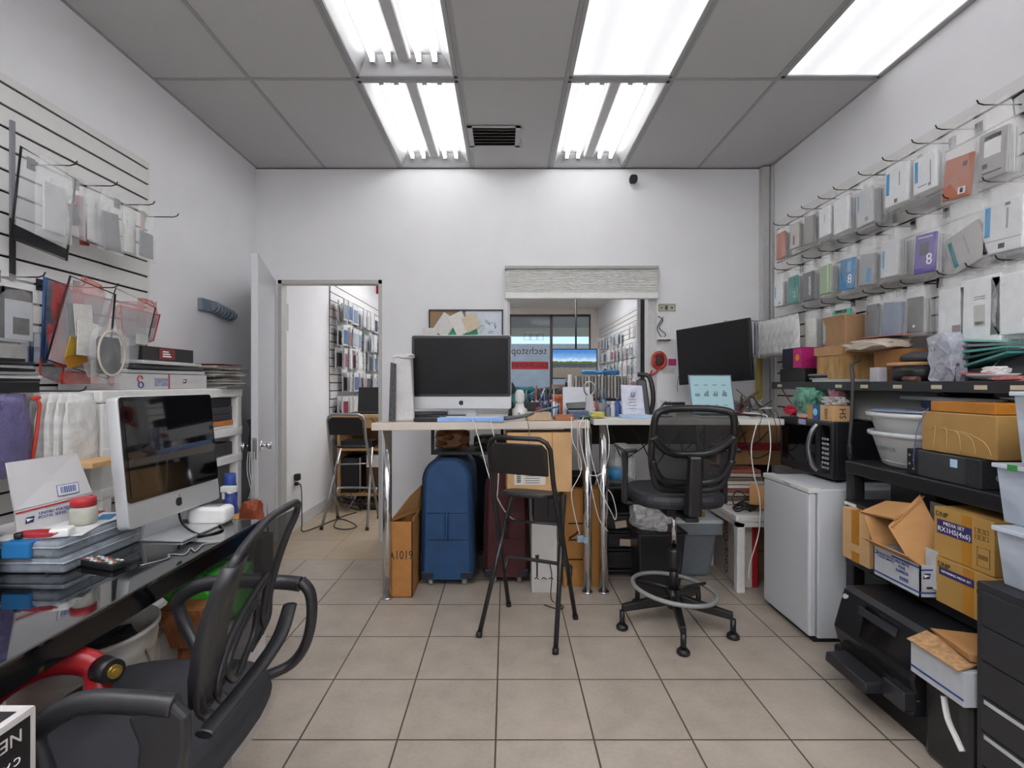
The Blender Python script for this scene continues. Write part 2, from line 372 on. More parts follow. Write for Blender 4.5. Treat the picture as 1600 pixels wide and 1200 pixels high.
for (i, j), kind in lit.items():
    x0, x1, y0, y1 = gx[i]+.012, gx[i+1]-.012, gy[j]+.012, gy[j+1]-.012
    r = thing('ceiling_light', names[(i, j)], 'ceiling light', ((x0+x1)/2, (y0+y1)/2, ZC), group='ceiling lights')
    b = MB()
    for q in ((x0, y0, x0+.022, y1), (x1-.022, y0, x1, y1), (x0, y0, x1, y0+.022), (x0, y1-.022, x1, y1)): b.box(q[0], q[1], ZC-.006, q[2], q[3], ZC+.004)
    put('frame', b, TROF, r, bev=.002)
    if kind == 'open':
        a0, a1, c0, c1 = x0+.022, x1-.022, y0+.022, y1-.022; b = MB(); zt = ZC+.085; s = .055
        b.slab([(a0, c0, ZC), (a0, c1, ZC), (a0+s, c1, zt), (a0+s, c0, zt)], .003); b.slab([(a1, c1, ZC), (a1, c0, ZC), (a1-s, c0, zt), (a1-s, c1, zt)], .003)
        b.slab([(a0, c1, ZC), (a1, c1, ZC), (a1-s, c1-.05, zt), (a0+s, c1-.05, zt)], .003); b.slab([(a1, c0, ZC), (a0, c0, ZC), (a0+s, c0+.05, zt), (a1-s, c0+.05, zt)], .003)
        b.box(a0+s, c0, zt, a1-s, c1, zt+.004); put('reflector', b, TROF, r)
        xm = (x0+x1)/2
        put('ballast_cover', MB().box(xm-.04, c0+.05, zt-.045, xm+.04, c1-.06, zt-.001), mat('#b9b9bb', .4), r, bev=.012)
        for dx in (-.175, -.085, .085, .175):
            put('tube', MB().bar((xm+dx, c0+.075, ZC+.045), (xm+dx, c1-.075, ZC+.045), .0135, n=8), TUBEM, r)
        for dx in (-.175, -.085, .085, .175):
            for yy in (c0+.055, c1-.075): put('lamp_holder', MB().box(xm+dx-.014, yy, ZC+.028, xm+dx+.014, yy+.022, zt-.001), LGREY, r)
    else:
        put('diffuser', MB().box(x0+.022, y0+.022, ZC+.002, x1-.022, y1-.022, ZC+.008), LM if j == 3 else LM_REAR_FILL, r)  # added panels out of view glow harder than the visible ones
b = MB()
r = thing('ceiling_vent', 'black louvred air vent with white frame set in the ceiling', 'vent', (-.08, 3.57, ZC))
for q in ((-.27, 3.42, .10, 3.445), (-.27, 3.70, .10, 3.725), (-.27, 3.42, -.235, 3.725), (.065, 3.42, .10, 3.725)): b.box(q[0], q[1], ZC-.009, q[2], q[3], ZC-.0055)
put('frame', b, mat('#b5b5b4', .4), r)
put('backing', MB().box(-.24, 3.44, ZC-.0058, .07, 3.70, ZC-.005), BLACK, r)
for k in range(6): put('louvre', MB().obox((-.085, 3.465+k*.045, ZC-.011), (.30, .022, .002), rx=.35), mat('#4a4640', .5), r)
# slat walls
a, g = slatted(.62, 2.557, -1.2, 2.85, XL, 1, ztop=2.58)
r = thing('slatwall', 'white slat wall panel with dark grooves mounted on the left wall', 'slatwall', (XL, 1, .62)); put('boards', a, SLAT, r); put('groove_backing', g, GROOVE, r)
a, g = slatted(.62, 2.58, -1.2, 3.98, XR, -1)
r = thing('slatwall', 'white slat wall panel with dark grooves mounted on the right wall', 'slatwall', (XR, 1, .62)); put('boards', a, SLAT, r); put('groove_backing', g, GROOVE, r)
a, g = slatted(.7, 2.42, 5.29, 11.5, DX0, 1)
r = thing('slatwall', 'white slat wall seen through the open doorway, crowded with packets', 'slatwall', (DX0, 8, .7)); put('boards', a, SLAT, r); put('groove_backing', g, GROOVE, r)
a, g = slatted(.7, 2.58, 4.3, 11.6, XR, -1)
r = thing('slatwall', 'white slat wall in the front room, seen through the pass-through window', 'slatwall', (XR, 8, .7)); put('boards', a, SLAT, r); put('groove_backing', g, GROOVE, r)
# door leaf, opened towards the camera
DM = mat('#bfc0c4', .4, var=.02)
hy, ey = YB-.005, 3.22; hX, eX = DX0-.015, -1.60
d = Vector((eX-hX, ey-hy, 0)).normalized(); nrm = Vector((-d.y, d.x, 0)); nrm = nrm if nrm.x < 0 else -nrm
r = thing('door_1', None, None, (hX, hy, 0)); r['kind'] = 'structure'
A = Vector((hX, hy, .01)); B = Vector((eX, ey, .01))
put('door_leaf', MB().slab([A, B, B+Vector((0,0,2.13)), A+Vector((0,0,2.13))], .042, nrm), DM, r, bev=.002)
kp = B-d*.07+Vector((0,0,.88)); b = MB()
for sgn, off in ((1, nrm*.042), (-1, Vector())):
    o = kp+off; w = nrm*sgn if sgn > 0 else -nrm
    b.bar(o, o+w*.012, .032, n=20); b.bar(o+w*.012, o+w*.045, .011, n=12); b.bar(o+w*.04, o+w*.058, .017, .029, 18); b.bar(o+w*.058, o+w*.072, .029, .02, 18)
put('door_handle', b, CHROME, r)
put('latch_plate', MB().slab([B+nrm*.008-d*-.0005+Vector((0,0,.8)), B+nrm*.034+Vector((0,0,.8)), B+nrm*.034+Vector((0,0,.94)), B+nrm*.008+Vector((0,0,.94))], .001, d), STEEL, r)
b = MB()
for x0, x1 in ((DX0-.005, DX0+.03), (DX1-.03, DX1+.005)): b.box(x0, YB+.002, 0, x1, YB+T-.002, DZ)
b.box(DX0, YB+.002, DZ-.03, DX1, YB+T-.002, DZ+.005); struct('trim_2', b, mat('#b9b8b5', .4))
# pleated blind over the pass-through
r = thing('window_blind', 'white pleated blind gathered above the pass-through window', 'blind', (.61, YB-.03, 1.978))
bx0, bx1 = -.01, 1.232; BM = mat('#e2e2e0', .6)
put('head_rail', MB().box(bx0, YB-.075, 2.225, bx1, YB-.001, 2.25), mat('#a9a9a8', .5), r, bev=.003)
b = MB()
n = 15; zs = [2.225-.19*i/n for i in range(n+1)]
for i in range(n):
    z0, z1 = zs[i+1], zs[i]; zm = (z0+z1)/2
    b.slab([(bx0+.01, YB-.050, z1), (bx1-.01, YB-.050, z1), (bx1-.01, YB-.060, zm), (bx0+.01, YB-.060, zm)], .0015)
    b.slab([(bx0+.01, YB-.060, zm), (bx1-.01, YB-.060, zm), (bx1-.01, YB-.050, z0), (bx0+.01, YB-.050, z0)], .0015)
put('pleats', b, BM, r)
put('bottom_rail', MB().box(bx0, YB-.066, 1.985, bx1, YB-.02, 2.036), WPLAST, r, bev=.006)
b = MB()
for x0, x1 in ((WX0, WX0+.02), (WX1-.07, WX1)): b.box(x0, YB-.004, WZ0, x1, YB+T+.004, WZ1)
b.box(WX0, YB-.02, WZ0-.02, WX1, YB+T+.004, WZ0+.012); struct('window_1', b, mat('#c4c4c4', .45))
# wall bits
r = thing('security_camera', 'small black security camera high on the back wall', 'camera', (1.03, YB, 2.95))
put('mount', MB().bar((1.03, YB-.001, 2.955), (1.03, YB-.03, 2.955), .018), WPLAST, r)
put('body', MB().rprism(1.0, 2.925, 1.06, 2.985, .02, YB-.075, YB-.03), BLACK, r)
# ---------------------------------------------------------------- the front room and the street outside
b = MB(); b.box(DX0, YB+T, ZC, XR, YF, ZC+.03); struct('ceiling_front_room', b, mat('#e6e6e6', .8))
b = MB(); zt = 2.92
b.box(DX0, YF, zt, XR, YF+.12, ZC); b.box(1.98, YF, 0, XR, YF+.12, zt); b.box(DX0, YF, 0, XR, YF+.12, .35); struct('wall_front', b, mat('#d6d1cc', .7))
BRZ = mat('#4a3531', .4)
r = thing('window_2', None, None, (.5, YF, .35)); r['kind'] = 'structure'; b = MB()
for x in (DX0, -1.0, .05, 1.03, 1.95): b.box(x, YF+.02, .35, x+.06, YF+.09, zt)
b.box(DX0, YF+.02, zt-.05, 1.98, YF+.09, zt); b.box(DX0, YF+.02, .35, 1.98, YF+.09, .42); put('window_frame', b, BRZ, r)
gl = film('#dfe8ea', .06, .02, 2, 0); put('glass', MB().box(DX0+.02, YF+.05, .4, 1.95, YF+.056, zt-.04), gl, r)
struct('ground_outside', MB().box(-30, YF+.12, -.15, 30, 60, -.05), mat('#8d8a86', .9, var=.1, scale=2))
solo('awning', 'deep grey awning over the shop front outside the glass', 'awning', MB().box(-6, YF+.121, 2.95, 8, YF+3.2, 3.1).box(-6, YF+3.1, 2.70, 8, YF+3.25, 3.1), mat('#c0bcb8', .8, var=.06))
solo('kerb_wall', 'low grey wall across the street beyond the shop glass', 'wall', MB().box(-14, 24, -.05, 16, 24.3, 3.2), mat('#bdb6ae', .8, var=.1, scale=3))
for k, (x, y, s, lb) in enumerate(((.20, 13.4, .66, 'leafy green shrub outside the glass, left one under the red sign'), (1.60, 13.8, .66, 'leafy green shrub outside the glass, behind the hanging screen'), (-9, 38, 3.6, 'distant dark tree beyond the street, leftmost'), (2.5, 40, 3.2, 'distant dark tree beyond the street, behind the hanging screen'), (12, 39, 3.8, 'distant dark tree beyond the street, rightmost'))):
    r = thing('tree' if k > 1 else 'shrub', lb, 'tree' if k > 1 else 'shrub', (x, y, -.05))
    put('foliage', MB().blob((x, y, s*(.95 if k < 2 else .42)), (s*2, s*1.4, s*(1.9 if k < 2 else .95)), k, .5, 5, 3), mat('#7fa05c' if k < 2 else '#3c4a38', .8, var=.5, scale=9), r)
    put('trunk', MB().bar((x, y, -.05), (x, y, s*.5), .05*s), CARDD, r)
r = thing('window_sign', 'mirrored shop lettering and red CELL PHONES band on the street window', 'sign', (.5, YF+.03, 1.2))
put('band', MB().box(.115, YF+.035, 1.63, .99, YF+.04, 1.81), RED, r)
text('CELL PHONES', .14, mat('#5a1016', .5), r, frame((.55, YF+.03, 1.72), (-1,0,0), (0,0,1)) @ Matrix.Translation((0,0,-.004)))
text('techstop', .24, mat('#5a3a3c', .5), r, frame((.53, YF+.03, 2.06), (-1,0,0), (0,0,1)))
for k in range(3):
    b = MB(); b.tube([(.42+k*.16, YF+.035, 2.32), (.55+k*.16, YF+.035, 2.32), (.55+k*.16, YF+.035, 2.46), (.42+k*.16, YF+.035, 2.46)], .006, 5, closed=True); put('lettering', b, INK, r)
# hanging TV
r = thing('hanging_television', 'television hung on a black ceiling pole showing a parking lot under blue sky', 'television', (1.22, 9.5, 1.3))
tx0, tx1, tz0, tz1 = .865, 1.735, 1.385, 1.96
put('pole', MB().bar((1.33, 9.53, tz1-.1), (1.33, 9.53, ZC), .018), BLACK, r)
put('housing', MB().box(tx0, 9.5, tz0, tx1, 9.55, tz1), BLACK, r, bev=.004)
def screenmat():
    m = bpy.data.materials.new('parking_picture'); m.use_nodes = True; N = m.node_tree.nodes; L = m.node_tree.links
    g = N.new('ShaderNodeTexCoord'); sp = N.new('ShaderNodeSeparateXYZ'); L.new(g.outputs['Generated'], sp.inputs[0])
    n = N.new('ShaderNodeTexNoise'); n.inputs['Scale'].default_value = 9; L.new(g.outputs['Generated'], n.inputs[0])
    a = N.new('ShaderNodeMath'); a.operation = 'MULTIPLY_ADD'; L.new(n.outputs[0], a.inputs[0]); a.inputs[1].default_value = .16; L.new(sp.outputs[2], a.inputs[2])
    r = N.new('ShaderNodeValToRGB'); L.new(a.outputs[0], r.inputs[0]); e = r.color_ramp.elements; r.color_ramp.interpolation = 'LINEAR'
    e[0].position = 0; e[0].color = hx('#6c665f'); e[1].position = 1; e[1].color = hx('#4a80c0')
    for p, c in ((.42, '#77716a'), (.46, '#50525c'), (.54, '#4a4a55'), (.58, '#4d6135'), (.66, '#56683f'), (.69, '#c7d9ee'), (.8, '#7fa9d6')):
        q = e.new(p); q.color = hx(c)
    em = N.new('ShaderNodeEmission'); L.new(r.outputs[0], em.inputs[0]); em.inputs[1].default_value = .6; L.new(em.outputs[0], N['Material Output'].inputs[0]); return m
put('screen', MB().box(tx0+.02, 9.494, tz0+.02, tx1-.02, 9.4995, tz1-.02), screenmat(), r)
# fill panels added to brighten the front room, hidden from view
for k, (x, y) in enumerate(((-.8, 6), (1.0, 6), (-.8, 9), (1.0, 9))):
    r = thing('ceiling_light', ['added front room fill light nearest the doorway', 'added front room fill light nearest the pass-through window', 'added front room fill light at the far left', 'added front room fill light at the far right'][k], 'ceiling light', (x, y, ZC), group='added front room fill lights')
    put('frame', MB().box(x-.3, y-.6, ZC-.012, x+.3, y+.6, ZC-.001), TROF, r); put('diffuser', MB().box(x-.28, y-.58, ZC-.016, x+.28, y+.58, ZC-.0125), LM_FRONT_FILL, r)
# ================================================================ CENTRE: tables and chairs
LAM = mat('#cdc3b6', .35, var=.03, scale=6, stretch=(1, 14, 1)); LAMW = mat('#cfccc4', .35, var=.02)
# left counter table (slightly turned) and right table
zL, zR = 1.068, 1.081
r = thing('counter_table', 'high pale laminate table on chrome legs, left of the two, carrying the large computer', 'table', (-.13, 3.35, 0))
pts = [(-.79, 2.92), (.515, 3.07), (.53, 3.84), (-.70, 3.74)]
put('tabletop', MB().slab([Vector((x, y, zL-.045)) for x, y in pts], .045), LAM, r, bev=.003)
for x, y in ((-.72, 3.02), (-.40, 3.69), (.455, 3.72)): put('leg', MB().bar((x, y, 0), (x, y, zL-.045), .028, n=18).bar((x, y, .0), (x, y, .012), .034, n=18), CHROME, r)
put('leg', MB().bar((.503, 3.01+.09, 0), (.503, 3.10, zL-.045), .028, n=18).bar((.503, 3.10, 0), (.503, 3.10, .012), .034, n=18), CHROME, r)
r = thing('counter_table', 'high white laminate table on chrome legs, right of the two, carrying the laptop', 'table', (1.1, 3.4, 0))
put('tabletop', MB().box(.535, 3.05, zR-.036, 1.70, 3.80, zR), LAMW, r, bev=.003)
for x, y in ((.605, 3.10), (.60, 3.7), (1.44, 3.72)): put('leg', MB().bar((x, y, 0), (x, y, zR-.036), .028, n=18).bar((x, y, 0), (x, y, .012), .034, n=18), CHROME, r)
# folding bar stools
def stool(label, loc, rz, tube_m, pad_m):
    r = thing('folding_stool', label, 'stool', loc, rz)
    R_ = .0125
    bf = []
    for sx in (-1, 1): pass
    top = [(-.20, .19, .0), (-.168, -.115, .80), (-.165, -.155, .97), (-.150, -.168, 1.005), (-.115, -.175, 1.025), (.115, -.175, 1.025), (.150, -.168, 1.005), (.165, -.155, .97), (.168, -.115, .80), (.20, .19, .0)]
    b = MB(); b.tube(top, R_, 10); put('back_frame', b, tube_m, r, True)
    for sx in (-1, 1): put('leg', MB().tube([(sx*.205, -.20, 0), (sx*.150, .135, .69)], R_, 10), tube_m, r, True)
    put('backrest', MB().slab([(-.150, -.128, .84), (.150, -.128, .84), (.152, -.158, .97), (.125, -.168, 1.0), (-.125, -.168, 1.0), (-.152, -.158, .97)], .02), pad_m, r, True, .005)
    b = MB(); n = 28; P = []
    for i in range(n):
        a = 2*PI*i/n; P.append((.148*math.copysign(abs(math.cos(a))**.7, math.cos(a)), .01+.125*math.copysign(abs(math.sin(a))**.7, math.sin(a)), .70))
    b.slab([(x, y, z-.12*y) for x, y, z in P], .024); put('seat', b, pad_m, r, True, .008)
    put('footrest', MB().tube([(-.188, .09, .22), (-.185, .14, .29), (-.15, .16, .30), (.15, .16, .30), (.185, .14, .29), (.188, .09, .22)], .010, 8, smooth=3), tube_m, r, True)
    put('stretcher', MB().bar((-.165, .055, .54), (.165, .055, .55), .007), tube_m, r, True)
    b = MB()
    for sx in (-1, 1):
        put('rubber_foot', MB().bar((sx*.205, -.20, 0), (sx*.2035, -.191, .025), .016), BLACK, r, True)
        put('rubber_foot', MB().bar((sx*.20, .19, 0), (sx*.199, .18, .025), .016), BLACK, r, True)
    return r
stool('black folding bar stool standing in front of the high table', (.125, 2.66, 0), -.40, mat('#1f1f21', .35), mat('#1d1b1b', .5))
stool('folding bar stool with grey tube frame standing in the doorway beyond', (-1.43, 4.62, 0), -.03, STEEL, mat('#141214', .5))
# drafting chair (seen from behind)
r = thing('drafting_chair', 'tall black mesh drafting chair with grey foot ring, back turned to the viewer', 'chair', (.90, 2.68, 0))
cx, cy = .90, 2.68; PB = mat('#1b1b1d', .35)
b = MB()
for k in range(5):
    a = math.radians(-100+72*k); e = Vector((cx+.29*math.cos(a), cy+.29*math.sin(a), .115)); s = Vector((cx+.04*math.cos(a), cy+.04*math.sin(a), .145)); w = Vector((-math.sin(a), math.cos(a), 0))*.018
    hb = Vector((0,0,.028)); l = MB().hexa([s-w-hb, s+w-hb, e+w*.8-hb*.7, e-w*.8-hb*.7, s-w+hb, s+w+hb, e+w*.8+hb*.6, e-w*.8+hb*.6]); put('base_leg', l, PB, r, bev=.004)
    put('glide', MB().bar((e.x, e.y, .02), (e.x, e.y, .10), .014).lathe([(.026, 0), (.031, .006), (.031, .018), (.02, .03)], (e.x, e.y, 0), 18), BLACK, r)
put('hub', MB().bar((cx, cy, .10), (cx, cy, .20), .036, n=20).bar((cx, cy, .2), (cx, cy, .32), .024, n=16), PB, r)
put('foot_ring', MB().tube([(cx+.215*math.cos(2*PI*i/40), cy+.215*math.sin(2*PI*i/40), .20-.02*math.cos(2*PI*i/40)) for i in range(40)], .0115, 10, closed=True), mat('#8b8c8a', .35), r)
b = MB()
for k in range(3): a = math.radians(20+120*k); b.bar((cx, cy, .195), (cx+.21*math.cos(a), cy+.21*math.sin(a), .20), .008)
put('ring_spokes', b, PB, r)
put('collar', MB().lathe([(.030, 0), (.034, .03), (.034, .10), (.026, .12)], (cx, cy, .30), 18), PB, r)
put('gas_lift', MB().bar((cx, cy, .42), (cx, cy, .64), .013, n=14), CHROME, r)
put('tilt_mechanism', MB().box(cx-.08, cy-.13, .615, cx+.08, cy+.10, .66).box(cx-.035, cy-.27, .625, cx+.035, cy-.12, .65), BLACK, r, bev=.01)
SEATM = mat('#26262c', .55, bump=.1, bscale=400)
b = MB(); P = []
for i in range(32):
    a = 2*PI*i/32; P.append((cx+.235*math.copysign(abs(math.cos(a))**.6, math.cos(a)), cy+.02+.23*math.copysign(abs(math.sin(a))**.6, math.sin(a)), .665))
b.slab(P, .075); put('seat', b, SEATM, r, bev=.03)
# back: curved frame, mesh, lumbar bridge, spine
def bk(u, z):      # u -1..1 across, z height -> point on the back surface
    t = (z-.80)/.39; wdt = .185+.012*math.sin(min(1, max(0, t))*PI)-(.03*(1-t) if t < .3 else 0)*.5
    return Vector((cx+u*wdt, 2.44-.045*(t*t)+.07*(1-t)**2*.6-.02+.045*u*u*-1+.04, z))
fr = [(-1,.84),(-1,.95),(-1,1.08),(-.97,1.145),(-.84,1.168),(-.4,1.178),(.4,1.178),(.84,1.168),(.97,1.145),(1,1.08),(1,.95),(1,.84),(.86,.785),(.4,.765),(-.4,.765),(-.86,.785)]
put('back_frame', MB().tube([bk(u, z) for u, z in fr], .017, 10, smooth=5, closed=True), PB, r)
g = MB(); nn = 12; G = [[g.v(bk(-.97+1.94*i/nn, .78+.385*j/nn)) for j in range(nn+1)] for i in range(nn+1)]
for i in range(nn):
    for j in range(nn): g.f([G[i][j], G[i+1][j], G[i+1][j+1], G[i][j+1]], True)
put('back_mesh', g, net('#1c1c1e', .80, 300), r)
off = Vector((0, -.016, 0))
put('lumbar_bridge', MB().tube([bk(u, z)+off for u, z in ((-1, 1.045), (-.7, .985), (-.35, .955), (.35, .955), (.7, .985), (1, 1.045))], .019, 8, smooth=5), PB, r)
put('lower_bridge', MB().tube([bk(u, z)+off for u, z in ((-1, .93), (-.88, .845), (-.5, .81), (.5, .81), (.88, .845), (1, .93))], .017, 8, smooth=5), PB, r)
put('spine', MB().hexa([(cx-.035, 2.37, .66), (cx+.035, 2.37, .66), (cx+.035, 2.45, .66), (cx-.035, 2.45, .66), (cx-.032, 2.355, .955), (cx+.032, 2.355, .955), (cx+.032, 2.40, .955), (cx-.032, 2.40, .955)]), PB, r, bev=.014)
for sx in (-1, 1):
    x = cx+sx*.265
    put('armrest', MB().box(x-.035, cy-.14, .945, x+.035, cy+.11, .968).box(x-.014, cy-.03, .66, x+.014, cy+.02, .95).box(min(x, x-sx*.1), cy-.03, .655, max(x, x-sx*.1), cy+.02, .672), PB, r, bev=.008)
# ---------------------------------------------------------------- near mesh office chair, lower left
r = thing('office_chair', 'black mesh office chair with looped arms in the near left foreground', 'chair', (-.86, 1.18, 0))
PM = mat('#242427', .38, bump=.08, bscale=500)
def cb(u, z):       # u 0 near .. 1 far
    t = (z-.60)/.35; w0 = .21-.03*(1-t)**2*(1 if t < 1 else 0)
    x = -.64+.085*t*t*(1 if t > 0 else 0)+.03*max(0, .3-t)-.05*((u-.5)*2)**2*-.25-.012
    return Vector((x-.05*(u-.5), 1.18+(u-.5)*2*w0, z+.012*math.sin(u*PI)*(t > .9)))
side = lambda u: [cb(u, z) for z in (.655, .72, .80, .88, .94)]
put('back_frame', MB().tube([cb(0, .60)+Vector((-.02,.05,0))]+side(0)[:-1]+[cb(0, .925), cb(.02, .955), cb(.10, .962), cb(.3, .965), cb(.5, .972), cb(.7, .972), cb(.90, .975)]+side(1)[::-1]+[cb(1, .60)+Vector((-.02,-.05,0))], lambda t: .009+.003*(abs(t-.5)*2)**2, 10, smooth=5), PM, r)
g = MB(); G = [[g.v(cb(.02+.96*i/14, .62+.335*j/14)) for j in range(15)] for i in range(15)]
for i in range(14):
    for j in range(14): g.f([G[i][j], G[i+1][j], G[i+1][j+1], G[i][j+1]], True)
put('back_mesh', g, net('#1c1c1f', .80, 420), r)
for u0, u1 in ((0.0, .13),):
    g = MB(); rows = [.66, .72, .78, .84, .90, .945]
    A = []
    for k, z in enumerate(rows):
        wu = .30-.17*k/5; p, q = cb(0, z), cb(wu, z); A.append([g.v(p+Vector((.012,-.012,0))), g.v(q+Vector((.016,0,0))), g.v(q+Vector((-.004,0,0))), g.v(p+Vector((-.016,-.012,0)))])
    for a, c in zip(A, A[1:]):
        for i in range(4): g.f([a[i], a[(i+1)%4], c[(i+1)%4], c[i]], True)
    g.f(A[0]); g.f(A[-1][::-1]); put('side_rail', g, PM, r)
o = Vector((.014, 0, 0))
put('lumbar_frame', MB().tube([cb(u, z)+o for u, z in ((.80,.80),(.62,.775),(.40,.735),(.22,.69),(.17,.645),(.26,.61),(.36,.59))], .0085, 8, smooth=5, flat=1.4), PM, r)
put('lumbar_frame', MB().tube([cb(u, z)+o for u, z in ((.80,.80),(.84,.74),(.86,.68),(.90,.655))], .008, 8, smooth=5), PM, r)
put('lumbar_frame', MB().tube([cb(u, z)+o for u, z in ((.70,.745),(.50,.72),(.34,.68),(.34,.645),(.46,.615),(.60,.635),(.74,.67))], .008, 8, smooth=4, closed=True, flat=1.3), PM, r)
put('lower_rail', MB().tube([Vector((-.585,.965,.62)), Vector((-.578,1.04,.628)), Vector((-.57,1.16,.645)), Vector((-.575,1.27,.66)), Vector((-.60,1.385,.685))], .019, 10, smooth=6, flat=.45), PM, r)
b = MB(); P = []
for i in range(36):
    a = 2*PI*i/36; P.append((-.865+.255*math.copysign(abs(math.cos(a))**.62, math.cos(a)), 1.18+.255*math.copysign(abs(math.sin(a))**.62, math.sin(a)), .445))
b.slab(P, .08); put('seat', b, mat('#2b2b30', .85, bump=.35, bscale=420), r, bev=.035)
for sy, y in ((-1, .905), (1, 1.455)):
    e = .10 if sy < 0 else 0
    loop = [(-.60, y+.0, .715), (-.66, y, .721), (-.80+e*.5, y, .724), (-.90+e, y, .708), (-.955+e, y, .665), (-.945+e, y-sy*.0, .615), (-.91+e*.8, y-sy*.01, .56), (-.86+e*.7, y-sy*.03, .505), (-.83+e*.5, y-sy*.05, .46)]
    put('armrest', MB().tube(loop, lambda t: .018-.004*t, 10, smooth=5, flat=1.25), PM, r)
    g = MB(); yy = y
    outer = [(-.61, .735), (-.575, .70), (-.575, .64), (-.59, .56), (-.62, .50), (-.66, .455), (-.72, .45), (-.70, .50), (-.665, .58), (-.66, .65), (-.68, .70)]
    if sy < 0: g.slab([(x, yy-.013, z) for x, z in outer], .026, (0,1,0)); put('arm_bracket', g, PM, r, bev=.008)
    else: g.tube([(-.60, yy, .725), (-.572, yy, .69), (-.567, yy, .62), (-.585, yy, .54), (-.63, yy, .48), (-.70, yy-.03, .46)], .021, 10, smooth=5, flat=.7); put('arm_bracket', g, PM, r)
put('gas_lift', MB().bar((-.86,1.18,.12), (-.86,1.18,.40), .025, n=14).box(-.95, 1.1, .40, -.77, 1.26, .445), BLACK, r)
for k in range(5):
    a = math.radians(30+72*k); e = Vector((-.86+.29*math.cos(a), 1.18+.29*math.sin(a), .075))
    put('base_leg', MB().bar((-.86,1.18,.12), e, .024, .016), PM, r); put('castor', MB().bar(e+Vector((-.022,0,-.045)), e+Vector((.022,0,-.045)), .0295, n=16), BLACK, r)
# ---------------------------------------------------------------- things under the high tables
def suitcase(label, x0, x1, y0, y1, z1, m, rz=0, hand=True):
    r = thing('suitcase', label, 'suitcase', ((x0+x1)/2, (y0+y1)/2, 0), rz)
    w, dd = (x1-x0)/2, (y1-y0)/2; b = MB(); P = []
    for cxx, czz, a0, rr in ((w, z1, 0, .13), (-w, z1, 90, .13), (-w, .05, 180, .03), (w, .05, 270, .03)):
        for i in range(7):
            a = math.radians(a0+15*i); P.append((cxx-math.copysign(rr, cxx)+rr*math.cos(a), (czz-rr if czz > .3 else czz+rr)+rr*math.sin(a)))
    P = [(x*(1-.16*max(0, z/z1)**3), z) for x, z in P]; A = [b.v((x*.80, -dd, z if z < z1-.2 else z-.01)) for x, z in P]; A1 = [b.v((x, -dd+.05, z)) for x, z in P]; B0 = [b.v((x, dd, z)) for x, z in P]; k = len(P)
    b.f(A[::-1]); b.f(B0)
    for q, s_ in ((A, A1), (A1, B0)):
        for i in range(k): b.f([q[(i+1)%k], q[i], s_[i], s_[(i+1)%k]], True)
    put('shell', b, m, r, True)
    pip = MB().tube([(x*.985, -dd+.045, z) for x, z in P], .007, 6, closed=True); put('piping', pip, mat('#0d0f16', .5), r, True)
    put('panel_seam', MB().box(-w*.72, -dd-.002, .47, w*.72, -dd, .474).box(-w*.72, -dd-.002, .30, w*.72, -dd, .304), mat('#0e1420', .6), r, True)
    if hand: put('handle', MB().tube([(0, -dd, .31), (0, -dd-.018, .33), (0, -dd-.018, .45), (0, -dd, .47)], .009, 8, smooth=3, flat=1.6), m, r, True)
    put('top_handle', MB().tube([(-.05, 0, z1-.002), (-.045, 0, z1+.018), (.045, 0, z1+.018), (.05, 0, z1-.002)], .008, 8, smooth=3), BLACK, r, True)
    for sx in (-1, 1):
        for sy in (-1, 1):
            q = put('wheel', MB().bar((sx*(w-.07)-.014, sy*(dd-.05), .03), (sx*(w-.07)+.014, sy*(dd-.05), .03), .03, n=18).bar((sx*(w-.07)-.016, sy*(dd-.05), .03), (sx*(w-.07)+.016, sy*(dd-.05), .03), .012, n=12), mat('#8f8f8f', .4), r, True)
    put('corner_guard', MB().box(-w*.95, -dd-.001, .05, -w*.45, -dd+.02, .10).box(w*.45, -dd-.001, .05, w*.95, -dd+.02, .10), mat('#141b28', .5), r, True, .008)
    return r
suitcase('blue fabric suitcase on wheels under the high table', -.555, -.20, 3.18, 3.66, .815, mat('#1f4570', .6, var=.16, scale=9, bump=.15, bscale=300))
suitcase('dark navy suitcase standing behind the blue one', -.60, -.12, 3.73, 3.92, .76, mat('#10151f', .7), hand=False)
suitcase('maroon fabric suitcase beside the blue one', -.15, .155, 3.22, 3.68, .76, mat('#431318', .6, var=.12, scale=14, bump=.15, bscale=300))
r = open_box('cardboard_box', 'tall open carton marked A1019 by the chrome table leg', 'box', -.71, 3.03, 0, -.57, 3.38, .46, mat('#a9743d', .8, var=.08), mat('#b98d5c', .8), flaps=(('y-', 0, 0),) and (('x+', .02, 80),))
put('flap', MB().slab([(-.71, 3.03, .46), (-.57, 3.30, .46), (-.53, 3.30, .66), (-.60, 3.10, .60)], .004), mat('#b08553', .8), r)
text('A1019', .075, INK, r, frame((-.64, 3.0295, .255), (1,0,0), (0,0,1)), sx=.75)
solo('under_shelf', 'black board shelf slung under the high table', 'shelf', MB().box(-.48, 3.25, .835, -.02, 3.62, .855).box(-.49, 3.25, .835, -.47, 3.27, 1.02).box(-.04, 3.6, .835, -.02, 3.62, 1.02), BLACK)
solo('paper_bag', 'crumpled brown paper bag lying under the table top', 'bag', MB().blob((-.36, 3.38, .925), (.24, .22, .13), 3, .5, 3), mat('#6e4524', .35, var=.25, scale=9, bump=.7, bscale=14))
solo('crumpled_bag', 'crumpled dark grey packing bag beside the brown paper bag', 'bag', MB().blob((-.10, 3.42, .905), (.26, .2, .09), 5, .6, 3), mat('#4c4640', .4, var=.3, scale=9, bump=.6, bscale=18))
